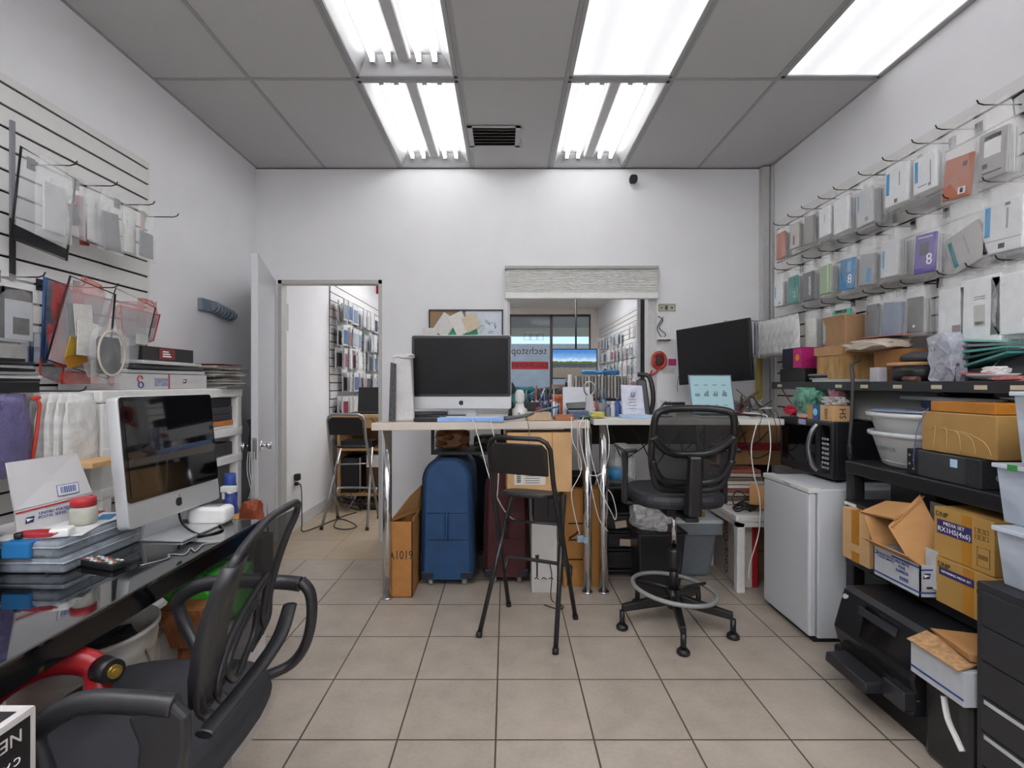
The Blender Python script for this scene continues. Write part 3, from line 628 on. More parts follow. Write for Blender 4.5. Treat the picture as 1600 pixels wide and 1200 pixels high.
# big carton on white box and black case
r = closed_box('cardboard_box', 'large brown carton with white shipping label behind the black stool', 'box', 0, 3.03, .64, .395, 3.215, 1.0, CARDL, rz=.06)
r2 = r; put('shipping_label', MB().box(-.155, -.0937, .045, .035, -.0924, .145), mat('#d9d6cf', .6), r2, True)
b = MB()
for k in range(7): b.box(-.14, -.0943, .06+k*.011, -.115, -.0936, .066+k*.011)
for k in range(6): b.box(-.09, -.0943, .055+k*.014, .0, -.0936, .058+k*.014)
put('printed_lines', b, INK, r2, True)
put('seam', MB().box(.075, -.0933, 0, .079, -.0924, .36), CARDD, r2, True)
solo('black_case', 'black zipped case on top of the tall white box', 'case', MB().box(.17, 3.10, .43, .32, 3.30, .638).bar((.262, 3.098, .47), (.262, 3.098, .60), .004), BLACK, bev=.025)
r = closed_box('white_box', 'tall white product box standing on the floor behind the stool', 'box', .158, 3.10, 0, .315, 3.30, .428, mat('#c3c1bd', .5, var=.03))
b = MB(); b.tube([(-.045, -.1015, .10), (-.045, -.1015, .22)], .005, 6).bar((-.045, -.1015, .205), (-.045, -.1015, .235), .01, .012)
for i in range(3): b.tube([(-.06+.045*i, -.1015, .085), (-.05+.045*i, -.1015, .095), (-.035+.045*i, -.1015, .085)], .003, 5)
put('printed_art', b, INK, r, True)
r = closed_box('cardboard_box', 'tall ochre carton with black bar marks behind the chrome legs', 'box', .365, 3.19, 0, .60, 3.45, .625, mat('#a9763a', .75, var=.08, scale=8))
b = MB()
for z in (.17, .295, .40): b.box(-.085, -.1312, z, .02, -.130, z+.010)
b.tube([(-.08, -.131, .31), (-.04, -.131, .335), (-.015, -.131, .36)], .006, 6); put('printed_marks', b, INK, r, True)
# black rack with jug
r = thing('black_rack', 'black equipment rack with paper tags under the right table', 'rack', (.78, 3.45, 0))
b = MB(); b.box(.655, 3.3, .0, .665, 3.62, .62).box(.885, 3.3, 0, .895, 3.62, .62)
for z in (.05, .19, .31, .43, .60): b.box(.655, 3.3, z, .895, 3.62, z+.015)
b.box(.655, 3.6, 0, .895, 3.62, .62); put('carcass', b, BLACK, r, bev=.003)
for z0, z1 in ((.07, .18), (.21, .30), (.33, .42)): put('drawer', MB().box(.67, 3.315, z0, .88, 3.6, z1), BLK2, r, bev=.006)
for x, z, a in ((.76, .345, -.15), (.79, .225, .05)): put('paper_tag', MB().obox((x, 3.309, z+.02), (.075, .004, .045), ry=a), mat('#cdb9a4', .6), r)
r = thing('water_jug', 'clear plastic jug with blue label on the black rack', 'jug', (.775, 3.42, .615))
put('body', MB().lathe([(.045, 0), (.058, .01), (.058, .13), (.05, .17), (.02, .21), (.017, .235)], (.755, 3.42, .615), 20), film('#cfd6da', .28, .08, 10, .3), r)
put('label', MB().lathe([(.0592, .03), (.0592, .11)], (.755, 3.42, .615), 20), mat('#3f86b8', .4, var=.3, scale=30), r)
put('cap', MB().bar((.755, 3.42, .85), (.755, 3.42, .87), .019), WPLAST, r)
r = thing('plastic_bottle', 'clear detergent bottle beside the labelled jug', 'bottle', (.86, 3.47, .615))
put('body', MB().lathe([(.035, 0), (.045, .01), (.045, .15), (.02, .19), (.016, .2)], (.855, 3.47, .615), 16), film('#d8dcd8', .35, .1, 10, .3), r); put('cap', MB().bar((.855, 3.47, .815), (.855, 3.47, .835), .018), WPLAST, r)
solo('dark_basket', 'round black pan of parts on top of the ochre carton', 'basin', MB().lathe([(.06, 0), (.10, .01), (.12, .07), (.125, .075), (.11, .075), (.09, .02), (.02, .015)], (.49, 3.33, .627), 22), BLACK)
# bin, bag, tote
r = thing('waste_bin', 'black plastic waste bin behind the drafting chair', 'bin', (.98, 3.22, 0))
b = MB(); b.hexa([(.84, 3.12, 0), (1.09, 3.12, 0), (1.09, 3.36, 0), (.84, 3.36, 0), (.815, 3.09, .37), (1.115, 3.09, .37), (1.115, 3.39, .37), (.815, 3.39, .37)]); put('body', b, BLK2, r, bev=.015)
put('rim', MB().tube([(.815, 3.09, .372), (1.115, 3.09, .372), (1.115, 3.39, .372), (.815, 3.39, .372)], .009, 8, closed=True), BLACK, r)
solo('plastic_bag', 'white crumpled plastic bag spilling over the black bin', 'bag', MB().blob((.925, 3.24, .45), (.24, .24, .18), 7, .8, 2.6, 4), film('#eef0f2', .75, .3, 16, 1.0))
r = thing('storage_tote', 'grey plastic storage tote with pale lid beside the black bin', 'tote', (1.26, 3.5, 0))
b = MB(); b.hexa([(1.13, 3.36, 0), (1.37, 3.36, 0), (1.37, 3.75, 0), (1.13, 3.75, 0), (1.10, 3.33, .36), (1.43, 3.33, .36), (1.43, 3.8, .36), (1.10, 3.8, .36)]); put('body', b, mat('#6f757c', .45), r, bev=.02)
put('lid', MB().box(1.02, 3.31, .362, 1.445, 3.82, .39), mat('#b7bfc6', .4), r, bev=.01); put('rim', MB().box(1.09, 3.315, .29, 1.438, 3.33, .362), mat('#7b8188', .45), r, bev=.004)
solo('paper_bag', 'flattened brown paper bag lying on the grey tote lid', 'bag', MB().blob((1.22, 3.5, .425), (.34, .26, .09), 11, .4, 3), KRAFT)
# white side table & boxes under it
r = thing('side_table', 'small white plastic side table beside the fridge', 'table', (1.66, 3.35, 0))
put('tabletop', MB().box(1.42, 3.08, .44, 1.90, 3.62, .485), WPLAST, r, bev=.012)
for x, y in ((1.455, 3.115), (1.865, 3.115), (1.455, 3.585), (1.865, 3.585)): put('leg', MB().box(x-.025, y-.025, 0, x+.025, y+.025, .44), WPLAST, r, bev=.006)
put('apron', MB().box(1.43, 3.09, .41, 1.89, 3.105, .44).box(1.43, 3.09, .41, 1.445, 3.61, .44), WPLAST, r)
r = closed_box('drink_case', 'white and red soft drink carton standing under the side table', 'box', 1.49, 3.18, 0, 1.60, 3.58, .39, mat('#bdb3ab', .6))
put('red_edge', MB().box(.02, -.2015, 0, .0555, -.2, .385), RED, r, True)
text('Coca-Cola', .085, mat('#6b2b28', .6), r, frame((1.4885, 3.38, .2), (0,0,1), (0,1,0)))
r = closed_box('drink_case', 'brown soft drink carton with red print at the back of the side table', 'box', 1.63, 3.3, 0, 1.84, 3.60, .39, mat('#8a6a4f', .7))
put('printed_band', MB().box(-.105, -.1512, .19, .105, -.15, .195), INK, r, True); put('red_print', MB().lathe([(.0, 0), (.035, 0), (.035, .001)], (0, 0, 0), 16), RED, r, True)
r = thing('cable_coil', 'tangled black cable heap on the white side table', 'cable', (1.52, 3.2, .487))
random.seed(4)
b = MB()
for k in range(4):
    c = Vector((1.50+.03*k, 3.18+.02*k, .50+.008*k)); b.tube([c+Vector(((.05+.01*k)*math.cos(a), (.045)*math.sin(a), .01*math.sin(3*a+k)+.004*i*0)) for i, a in enumerate([j*2*PI/16 for j in range(16)])], .005, 6, closed=True)
put('loops', b, BLACK, r)
put('loops', MB().tube([(1.46, 3.16, .50), (1.44, 3.18, .56), (1.48, 3.2, .61), (1.53, 3.2, .58), (1.5, 3.18, .53)], .004, 6, smooth=5), BLACK, r)
solo('brown_envelope', 'brown padded envelope leaning on the white side table', 'envelope', MB().slab([(1.57, 3.22, .49), (1.70, 3.14, .49), (1.76, 3.2, .60), (1.62, 3.32, .63)], .018), CARD)
b = MB()
random.seed(8)
for k in range(9):
    z = .49+.026*k; m_ = ['#b9b2a8', '#6b5d52', '#a79c8d', '#8c4a3c', '#c9c5bd'][k % 5]
    solo('document_folder', ['cream', 'brown', 'tan', 'rust', 'white'][k % 5]+' folder in the pile at the back of the side table, '+['lowest', 'second lowest', 'third from below', 'fourth from below', 'middle', 'fourth from top', 'third from top', 'second from top', 'topmost'][k], 'folder', MB().obox((1.60+random.uniform(-.02,.02), 3.46, z+.012), (.26, .22, .02), rz=random.uniform(-.15,.15)), mat(m_, .7, var=.1), 'folders under the right table')
solo('book_box', 'small brown carton in front of the folder pile', 'box', MB().box(1.66, 3.28, .64 if 0 else .487, 1.80, 3.34, .60), CARDD)
r = closed_box('cardboard_box', 'brown carton with a red stripe slung beneath the right table', 'box', 1.50, 3.5, .73, 1.95, 3.85, 1.00, mat('#96704a', .8), rz=-.1)
put('red_stripe', MB().box(-.2262, -.1762, .10, .2262, -.17, .155), mat('#8c2020', .6), r, True)
solo('support_crate', 'dark crate holding up the red striped carton', 'crate', MB().box(1.64, 3.63, .49, 1.93, 3.84, .728), mat('#2a2420', .8))
b = MB().box(.62, 3.78, .84, 1.62, 3.80, 1.02); solo('modesty_panel', 'dark panel hanging behind the right table', 'panel', b, mat('#332e2b', .7))
# hanging cables
def cable(label, pts, r_=.0028, m=WPLAST, sm=7, name='cable', g=None): return solo(name, label, 'cable', MB().tube(pts, r_, 6, smooth=sm), m, g)
cable('white cable from the large computer drooping across the stool to the white box', [at(735,652,3.1)+Vector((0,0,-.0)), at(741,662,2.915), at(752,700,2.9), at(763,740,2.9), at(778,780,2.9), at(800,810,2.95), at(832,818,3.18)], .0035)
cable('short white cable hanging off the left table edge', [at(767,657,3.0), at(769,668,2.93), at(776,700,2.92), at(779,735,2.95), at(777,775,2.93)], .0028)
cable('thin grey cord over the left table edge by the wooden block', [at(824,655,3.1), at(825,662,2.98), at(827,676,2.98), at(826,700,3.0)], .0025, GREY)
wc = [[(893,652),(893,665),(895,690),(906,713),(908,735),(902,750),(893,770),(898,805),(906,835)],
      [(902,655),(902,668),(903,700),(904,724),(908,738)], [(912,652),(905,668),(909,700),(916,730),(921,741),(932,743),(942,737),(950,715),(952,690),(948,660)],
      [(915,655),(915,680),(918,720),(924,760),(930,790),(938,815),(950,830)], [(918,655),(920,690),(928,730),(940,770),(955,800),(961,812),(963,800),(957,775),(950,765)]]
lb = ['white cable hanging lowest from the table joint to a small adapter', 'pinkish cable hanging short at the table joint', 'white cable looping between the two chrome legs', 'white cable hanging just left of the paired chrome legs', 'white cable drooping right of the paired chrome legs']
for k, pts in enumerate(wc): cable(lb[k], [at(x, y, 3.035 if i == 0 else 2.99-.008*k) for i, (x, y) in enumerate(pts)], .003, mat('#cbb0a6', .5) if k == 1 else WPLAST)
solo('usb_adapter', 'small white and blue adapter dangling by the ochre carton', 'adapter', MB().obox(at(907,842,2.975), (.04,.014,.04), rz=.3).obox(at(915,844,2.975), (.025,.013,.034)), mat('#8fa3b8', .4, var=.3, scale=60), bev=.003)
cable('long white cable hanging from the right table down past the side table', [at(1185,650,3.1), at(1182,664,3.03), at(1174,700,3.0), at(1178,740,3.0), at(1187,780,3.0), at(1186,830,3.0), at(1172,880,3.0), at(1170,905,3.0)], .0035)
cable('white cable hanging from the right table behind the fridge', [at(1198,650,3.1), at(1202,665,3.03), at(1204,700,3.02), at(1199,738,3.01)], .0035)
for k, (xa, xb, yb) in enumerate(((1208, 1213, 700), (1216, 1220, 715), (1190, 1186, 690), (1150, 1158, 672))): cable(['thin dark wire over the right table edge, '+q for q in ('left of the fridge top', 'nearest the microwave', 'between the two white cables', 'by the drafting chair')][k], [at(xa-6, 640, 3.15), at(xa, 650, 3.03), at(xb, 670, 3.02), at(xb+2, yb, 3.02)], .002, BLACK)
for k in range(7):
    random.seed(20+k); x = 955+k*34
    cable(['dark cable bundle strand sagging under the right table, '+q for q in ('leftmost', 'second from left', 'third from left', 'middle', 'third from right', 'second from right', 'rightmost')][k], [at(x, 672, 3.4), at(x+15, 690+random.randint(0, 25), 3.4), at(x+35, 700+random.randint(0, 40), 3.42), at(x+60, 690, 3.45), at(x+75, 674, 3.45)], .004, BLACK, g='cables under the right table')
cable('black power cord running over the floor by the white box', [at(842,826,3.16), at(848,850,3.12), at(858,878,3.1), at(862,900,3.0), (.27, 2.98, .01), (.33, 2.90, .006), (.30, 2.86, .006), (.22,2.92,.006)], .003, BLACK)
# ================================================================ on the high tables and the back wall
def apple(b, M, s):
    k = b.M; b.M = M; P = []
    for i in range(28):
        a = 2*PI*i/28; rr = .5*(1-.10*max(0, math.cos(a-PI/2))**6*2-.12*max(0, -math.sin(a))**12); x = rr*math.cos(a)*.92
        if math.cos(a) > .8: x -= .10*(math.cos(a)-.8)/.2
        P.append((x*s, rr*math.sin(a)*s, 0))
    b.slab(P, .0006); b.slab([(0, .50*s, 0), (.04*s, .62*s, 0), (.16*s, .74*s, 0), (.17*s, .64*s, 0), (.10*s, .53*s, 0)], .0006); b.M = k
def allinone(label, M, w, h, chin, bez, depth, tilt=0, dark=GLOSSB, foot=.08, rot_stand=True, glass=GLASSK):
    """local: x across, -y towards viewer, z up from the table; M rigid transform"""
    loc, q, _ = M.decompose(); e = q.to_euler()
    r = thing('desktop_computer', label, 'computer', loc, e.z)
    K = Matrix.Translation((0, 0, foot)) @ Matrix.Rotation(-tilt, 4, 'X') @ Matrix.Translation((0, 0, -foot))
    b = MB(K); b.rprism(-w/2, foot, w/2, foot+h, .016, -.006, depth); put('housing', b, ALU, r, True, .004)
    b = MB(K); b.rprism(-w/2+.004, foot+chin, w/2-.004, foot+h-.004, .012, -.009, -.0062); put('bezel', b, dark, r, True)
    put('screen', MB(K).box(-w/2+bez, -.0105, foot+chin+bez*.8, w/2-bez, -.0092, foot+h-bez), glass, r, True)
    b = MB(); apple(b, K @ Matrix.Translation((0, -.0064, foot+chin/2)) @ Matrix.Rotation(PI/2, 4, 'X'), chin*.42); put('emblem', b, INK, r, True)
    b = MB(); b.hexa([(-.095, .06, .006), (.095, .06, .006), (.095, .075, .006), (-.095, .075, .006), (-.095, .02, foot+.09), (.095, .02, foot+.09), (.095, .04, foot+.09), (-.095, .04, foot+.09)])
    b.box(-.10, -.09, 0, .10, .10, .008); put('stand', b, ALU, r, True, .003)
    return r
allinone('large silver all-in-one computer with black screen on the high table', Matrix.Translation((-.285, 3.17, zL)) @ Matrix.Rotation(-.02, 4, 'Z'), .635, .468, .078, .02, .03, foot=.07, glass=mat('#121214', .35, var=.3, scale=6, bump=.02, spec=.25))
# bag with keyboard at left
r = thing('wrapped_keyboard', 'white paper bag with boxed keyboard standing upright at the left table end', 'bag', (-.66, 3.08, zL))
b = MB(); b.hexa([(-.70, 3.04, zL), (-.56, 3.06, zL), (-.60, 3.2, zL), (-.72, 3.2, zL), (-.69, 3.03, zL+.40), (-.585, 3.05, zL+.39), (-.585, 3.15, zL+.40), (-.69, 3.15, zL+.385)]); put('wrapper', b, mat('#c9c7c6', .4, var=.10, scale=9, bump=.5, bscale=22), r, bev=.01)
put('keyboard', MB().slab([(-.712, 3.02, zL+.001), (-.672, 3.015, zL+.001), (-.668, 3.015, zL+.35), (-.70, 3.02, zL+.36)], .02, (0,1,0)), mat('#4a4b50', .5, var=.5, scale=90), r)
put('fold', MB().blob((-.635, 3.08, zL+.40), (.14, .12, .035), 4, .4, 3), mat('#d0cecd', .4), r)
def kbd(label, c, sz, rz, m=BLACK, keys=True):
    r = thing('keyboard', label, 'keyboard', c, rz); put('case', MB().box(-sz[0]/2, -sz[1]/2, 0, sz[0]/2, sz[1]/2, .012), m, r, True, .003)
    b = MB(); n = int(sz[0]/.02)
    for j in range(5):
        for i in range(n): b.box(-sz[0]/2+.008+i*.0195, -sz[1]/2+.008+j*.0215, .012, -sz[0]/2+.024+i*.0195, -sz[1]/2+.026+j*.0215, .017)
    o = put('keys', b, mat('#3c3c40', .5), r, True); o['kind'] = 'stuff'; return r
kbd('black keyboard lying behind the black power brick on the left table', (-.44, 3.30, zL+.03), (.36, .13), .12, mat('#5c5d62', .5, var=.4, scale=70))
solo('laptop', 'closed dark laptop under the black keyboard', 'laptop', MB().box(-.62, 3.2, zL, -.26, 3.42, zL+.028), BLK2, bev=.004)
solo('power_brick', 'long black bar lying at the front edge before the large computer', 'power brick', MB().obox((-.475, 3.02, zL+.013), (.165, .05, .024), rz=.03), BLACK, bev=.006)
solo('laptop', 'closed pale blue laptop in front of the large computer stand', 'laptop', MB().rprism(-.415, zL, -.015, zL+.026, .008, 2.99, 3.09), mat('#8fb0e6', .35), bev=.005)
solo('document', 'white sheets on top of the pale blue laptop', 'paper', MB().obox((-.2, 3.04, zL+.0285), (.33, .08, .004), rz=.02), mat('#c9d1dc', .5))
# pinned board on the wall behind
r = thing('whiteboard', 'black framed board, half cork and half whiteboard, above the large computer', 'board', (-.33, YB-.03, 1.62))
bx0, bx1, bz0, bz1 = -.62, -.037, 1.60, 1.888
put('cork', MB().box(bx0, YB-.03, bz0, -.33, YB-.004, bz1), mat('#9a7d60', .9, var=.12, scale=90), r); put('writing_surface', MB().box(-.33, YB-.03, bz0, bx1, YB-.004, bz1), mat('#c4cdd6', .2), r)
b = MB()
for q in ((bx0-.012, bz0-.012, bx0, bz1+.012), (bx1, bz0-.012, bx1+.012, bz1+.012), (bx0-.012, bz1, bx1+.012, bz1+.014), (bx0-.012, bz0-.014, bx1+.012, bz0)): b.box(q[0], YB-.036, q[1], q[2], YB-.002, q[3])
put('frame', b, BLACK, r)
b = MB(); random.seed(3)
for cxx, czz in ((-.14, 1.80), (-.10, 1.77), (-.20, 1.75), (-.13, 1.73)):
    b.tube([(cxx+random.uniform(-.03, .03), YB-.0305, czz+random.uniform(-.03, .03)) for _ in range(6)], .0016, 4, smooth=3)
put('scribbles', b, TEAL, r)
for k, (px, py, w, h, a, c, lb) in enumerate(((695, 508, .13, .17, .6, '#d5d3cf', 'white pinned note with black dot, left on the cork'), (718, 506, .12, .18, -.45, '#dcdad5', 'white pinned note in the middle of the board'), (706, 516, .20, .14, .5, '#4b9b78', 'green pinned sheet under the white notes'), (736, 504, .13, .12, 1.1, '#cfc0a6', 'cream pinned note across the board centre'), (728, 518, .18, .10, -.3, '#3f9470', 'green pinned sheet, lower right of the notes'), (672, 522, .12, .10, 0, '#d7d5d0', 'white label stuck at the lower left of the board'))):
    p = at(px, py, YB-.034-(.001*k if 'green' in lb else .012+.002*k)); solo('paper_note', lb, 'note', MB().obox((p.x, p.y, p.z), (w, .0015, h), ry=a), mat(c, .7), 'notes pinned on the board')
# on left table, right half
def lathe_solo(name, label, cat, p, prof, m, n=20, g=None): return solo(name, label, cat, MB().lathe(prof, p, n), m, g)
def tp(px, d, z): return Vector(((px-CX)/F*d, d, z))
r = thing('webcam_stand', 'white desktop camera on a stand beside the large computer', 'camera', tp(812, 3.3, zL))
p = tp(812, 3.3, zL); put('base', MB().lathe([(.05, 0), (.05, .06), (.03, .075), (.026, .10)], p, 20), WPLAST, r); put('head', MB().lathe([(.024, .10), (.032, .12), (.033, .16), (.022, .185), (.01, .19)], p, 18), WPLAST, r)
put('lens', MB().bar(p+Vector((-.005, -.05, .035)), p+Vector((-.005, -.053, .035)), .005), INK, r)
r = thing('headset_stand', 'dark helping-hand stand with coiled arm behind the white camera', 'tool stand', tp(797, 3.35, zL)); p = tp(797, 3.36, zL)
put('arm', MB().tube([p, p+Vector((.01,0,.08)), p+Vector((-.02,0,.14)), p+Vector((.02,0,.19)), p+Vector((.0,0,.23))], .018, 8, smooth=5), mat('#2a2b2e', .5, var=.4, scale=60), r)
solo('soldering_tool', 'long grey hand tool resting on the wooden block', 'tool', MB().tube([tp(788, 3.02, zL+.02), tp(815, 3.05, zL+.03), tp(850, 3.12, zL+.065), tp(872, 3.2, zL+.085)], lambda t: .017-.009*t, 10, smooth=4, flat=.8), mat('#5a5d63', .4, var=.15))
solo('wooden_block', 'pale wooden block at the table edge right of the large computer', 'block', MB().obox((.20, 3.12, zL+.027), (.15, .09, .052), rz=.08), mat('#b59c80', .6, var=.08, stretch=(1, 12, 1)), bev=.004)
solo('parts_tray', 'small orange wooden tray right of the wooden block', 'tray', MB().obox((.36, 3.14, zL+.012), (.12, .09, .02), rz=.1).obox((.36, 3.14, zL+.026), (.12, .005, .02), rz=.1), mat('#a5683f', .5), bev=.003)
random.seed(12)
CL = []
names_ = {'#1b62a8': 'blue', '#2b2b30': 'black', '#c23b2c': 'red', '#d0702e': 'orange', '#8f9298': 'grey', '#d8d8d8': 'white', '#2f6f5f': 'green', '#c9b64a': 'yellow'}
def pens(label_fmt, x0, x1, d, z0, n, cols, hmin=.09, hmax=.15, g=None):
    for k in range(n):
        px = x0+(x1-x0)*k/max(1, n-1); p = tp(px, d+random.uniform(-.03, .03), z0); c = cols[k % len(cols)]; h = random.uniform(hmin, hmax)
        e = p+Vector((random.uniform(-.02, .02), random.uniform(0, .02), h)); b = MB().bar(p, p+(e-p)*.55, .006, .0065, 10).bar(p+(e-p)*.55, e, .0028, .0022, 8)
        solo('screwdriver', label_fmt % (names_[c], ['first', 'second', 'third', 'fourth', 'fifth', 'sixth', 'seventh', 'eighth'][k]), 'screwdriver', b, mat(c, .4), g)
def cup(label, px, d, z, rr, h, m): return lathe_solo('tool_cup', label, 'cup', tp(px, d, z), [(rr*.9, 0), (rr, h), (rr-.003, h), (rr*.9-.003, .004)], m)
cup('black mesh cup of screwdrivers behind the grey hand tool', 850, 3.40, zL, .035, .09, BLK2)
pens('%s screwdriver in the black cup, %s from the left', 843, 857, 3.40, zL+.02, 5, ['#2b2b30', '#1b62a8', '#c23b2c', '#8f9298', '#1b62a8'], .13, .19, 'tools in the black cup')
cup('clear plastic cup of blue tools left of the grey panel', 868, 3.35, zL, .03, .10, film('#aac4e6', .5, .1, 8, .2))
pens('%s tool in the clear cup, %s from the left', 862, 875, 3.35, zL+.01, 5, ['#1b62a8', '#d8d8d8', '#1b62a8', '#2b2b30', '#d0702e'], .13, .19, 'tools in the clear cup')
solo('tape_dispenser', 'orange packing tape gun lying behind the tool cups', 'tape gun', MB().lathe([(.02, 0), (.045, 0), (.045, .04), (.02, .04)], tp(872, 3.62, zL+.11), 18).obox(tp(888, 3.6, zL+.14), (.12, .03, .025), ry=-.3).box(.30, 3.55, zL, .40, 3.66, zL+.11), mat('#c2632c', .45, var=.2))
solo('desk_bowl', 'teal bowl behind the white camera', 'bowl', MB().lathe([(.03, 0), (.06, .02), (.075, .05), (.07, .05), (.055, .025), (.02, .008)], tp(817, 3.72, zL+.15), 22, 1.3).box(.04, 3.64, zL, .18, 3.8, zL+.15), TEAL)
r = thing('parts_organizer', 'cluttered dark parts organizer behind the white camera', 'organizer', (.2, 3.6, zL))
put('body', MB().box(.09, 3.5, zL, .32, 3.6, zL+.10), mat('#28282c', .5), r, bev=.004)
for k in range(7):
    m_ = mat(['#3a4b78', '#8a8d92', '#1d1d22', '#b4532c', '#c9c9c9', '#2c4f86', '#55585e'][k], .45); p = Vector((.105+.032*k, 3.53+.02*(k % 2), zL+.1)); e = p+Vector((random.uniform(-.04, .04), .0, random.uniform(.05, .12))); put('pliers', MB().bar(p, e, .007, .005), m_, r)
solo('hand_tool', 'round red and silver knob lying before the parts organizer', 'tool', MB().bar(tp(838, 3.4, zL+.05), tp(852, 3.38, zL+.06), .022, .017, 14).box(.2, 3.37, zL, .26, 3.43, zL+.04), mat('#9c3b26', .4))
solo('metal_panel', 'pale grey metal panel standing among tools at table centre', 'panel', MB().slab([tp(879, 3.45, zL+.012), tp(922, 3.45, zL+.012), tp(921, 3.5, zL+.205), tp(879, 3.5, zL+.205)], .01), mat('#a9aab0', .4, .3), bev=.003)
solo('phone_tray', 'dark phone tray leaning before the grey metal panel', 'tray', MB().slab([tp(888, 3.3, zL+.055), tp(925, 3.3, zL+.06), tp(922, 3.38, zL+.10), tp(884, 3.38, zL+.09)], .012), BLK2, bev=.003)
solo('parts_box', 'small blue-grey parts box at the joint between both tables', 'box', MB().box(.40, 3.2, zL, .53, 3.32, zL+.055), mat('#4b5a76', .5, var=.3, scale=60), bev=.003)
r = thing('caliper_gauge', 'silver dial gauge with ring top standing at table centre', 'gauge', tp(921, 3.25, zR)); p = tp(921, 3.28, zR)
put('dial', MB().tube([p+Vector((.035*math.cos(a), 0, .185+.045*math.sin(a))) for a in [k*2*PI/20 for k in range(20)]], .006, 8, closed=True), STEEL, r); put('body', MB().hexa([p+Vector(q) for q in ((-.03,-.02,0),(.03,-.02,0),(.03,.02,0),(-.03,.02,0),(-.022,-.012,.14),(.022,-.012,.14),(.022,.012,.14),(-.022,.012,.14))]), LGREY, r, bev=.004)
cup('grey cup of pens at the left part of the right table', 940, 3.35, zR, .035, .09, GREY)
pens('%s pen in the grey cup, %s from the left', 932, 948, 3.35, zR+.02, 6, ['#c23b2c', '#1b62a8', '#2b2b30', '#2f6f5f', '#8f9298', '#1b62a8'], .13, .19, 'pens in the grey cup')
for k, (px, h, c, lb) in enumerate(((957, .10, '#c7c9cc', 'white pump bottle left of the standing white bag'), (965, .12, '#3c62a4', 'blue capped bottle left of the standing white bag'), (971, .09, '#2a3a66', 'dark blue bottle touching the standing white bag'), (951, .08, '#6d7480', 'grey spray bottle beside the pen cup'))):
    p = tp(px, 3.3, zR); r = thing('small_bottle', lb, 'bottle', p, group='small bottles on the right table'); put('body', MB().lathe([(.017, 0), (.019, .005), (.019, h*.7), (.009, h*.82)], p, 14), mat(c, .35), r); put('cap', MB().bar(p+Vector((0,0,h*.82)), p+Vector((0,0,h)), .009), mat('#d8d8d8' if k % 2 == 0 else '#24418a', .4), r)
solo('yellow_clay', 'crumpled yellow wrapper on the right table edge', 'wrapper', MB().blob((.57, 3.12, zR+.022), (.09, .07, .04), 9, .6, 3), mat('#b9b259', .6))
solo('green_pad', 'flat green scouring pad by the yellow wrapper', 'pad', MB().obox((.50+.03, 3.2, zR+.006), (.12, .07, .012), rz=-.1), mat('#5d7a68', .7), bev=.004)
r = thing('paper_carrier_bag', 'white patterned pouch standing on a blue box on the right table', 'bag', (.80, 3.12, zR))
put('blue_base', MB().box(.72, 3.10, zR, .90, 3.2, zR+.022), mat('#a8c3e0', .4), r, bev=.003)
b = MB(); b.hexa([(.73, 3.12, zR+.022), (.87, 3.12, zR+.022), (.87, 3.16, zR+.022), (.73, 3.16, zR+.022), (.72, 3.14, zR+.21), (.855, 3.14, zR+.205), (.855, 3.15, zR+.205), (.72, 3.15, zR+.21)]); put('pouch', b, mat('#ccd1e0', .3, var=.12, scale=30, bump=.6, bscale=40), r, bev=.004)
b = MB().bar((.78, 3.118, zR+.15), (.80, 3.118, zR+.15), .014)
for k in range(4): b.box(.765, 3.121, zR+.06+k*.02, .815, 3.122, zR+.064+k*.02)
put('printed_lines', b, mat('#a2a6b0', .5), r)
r = thing('desk_phone', 'black desk phone handset on its cradle behind the white pouch', 'phone', (.9, 3.4, zR))
p = Vector((.93, 3.42, zR)); put('cradle', MB().hexa([p+Vector(q) for q in ((-.06,-.05,0),(.05,-.05,0),(.05,.06,0),(-.06,.06,0),(-.03,0,.25),(.03,0,.25),(.03,.05,.25),(-.03,.05,.25))]), BLK2, r, bev=.01)
put('handset', MB().tube([p+Vector((.05,-.03,.01)), p+Vector((.065,-.04,.10)), p+Vector((.06,-.03,.20)), p+Vector((.035,-.02,.27)), p+Vector((-.03,-.0,.28))], .016, 10, smooth=5), mat('#1a1a1d', .3), r)
cable('black coiled cord beside the desk phone', [(1.0, 3.3, zR+.01), (1.02, 3.3, zR+.05), (1.05, 3.28, zR+.10), (1.0, 3.25, zR+.06), (.98, 3.2, zR+.01), (1.05, 3.15, zR+.01)], .003, BLACK)
# laptop with lit screen
r = thing('laptop', 'open silver laptop showing a pale spreadsheet page on the right table', 'laptop', (1.23, 3.3, zR))
put('base', MB().box(1.225, 3.10, zR, 1.515, 3.30, zR+.014), ALU, r, bev=.004)
put('keys', MB().box(1.245, 3.17, zR+.014, 1.495, 3.28, zR+.0155), INK, r)
a = [(1.225, 3.30, zR+.012), (1.515, 3.30, zR+.012), (1.515, 3.37, zR+.275), (1.225, 3.37, zR+.275)]
put('lid', MB().slab(a, .006), mat('#5d7078', .3), r, bev=.002)
nv = (Vector(a[1])-Vector(a[0])).cross(Vector(a[3])-Vector(a[0])).normalized(); 
if nv.y > 0: nv = -nv
q = [Vector(v) for v in a]; cc = sum(q, Vector())/4; s = [cc+(v-cc)*.94+nv*.0012 for v in q]
if (Vector(a[1])-Vector(a[0])).cross(Vector(a[3])-Vector(a[0])).y < 0: s = [v+nv*.006 for v in s]
put('screen', MB().slab(s, .0006, nv), mat('#93b2b9', .5, emit=.12, var=.02), r)
Mx = frame(cc+nv*.0075 if (Vector(a[1])-Vector(a[0])).cross(Vector(a[3])-Vector(a[0])).y < 0 else cc+nv*.002, (1,0,0), Vector(a[3])-Vector(a[0])); b = MB(Mx)
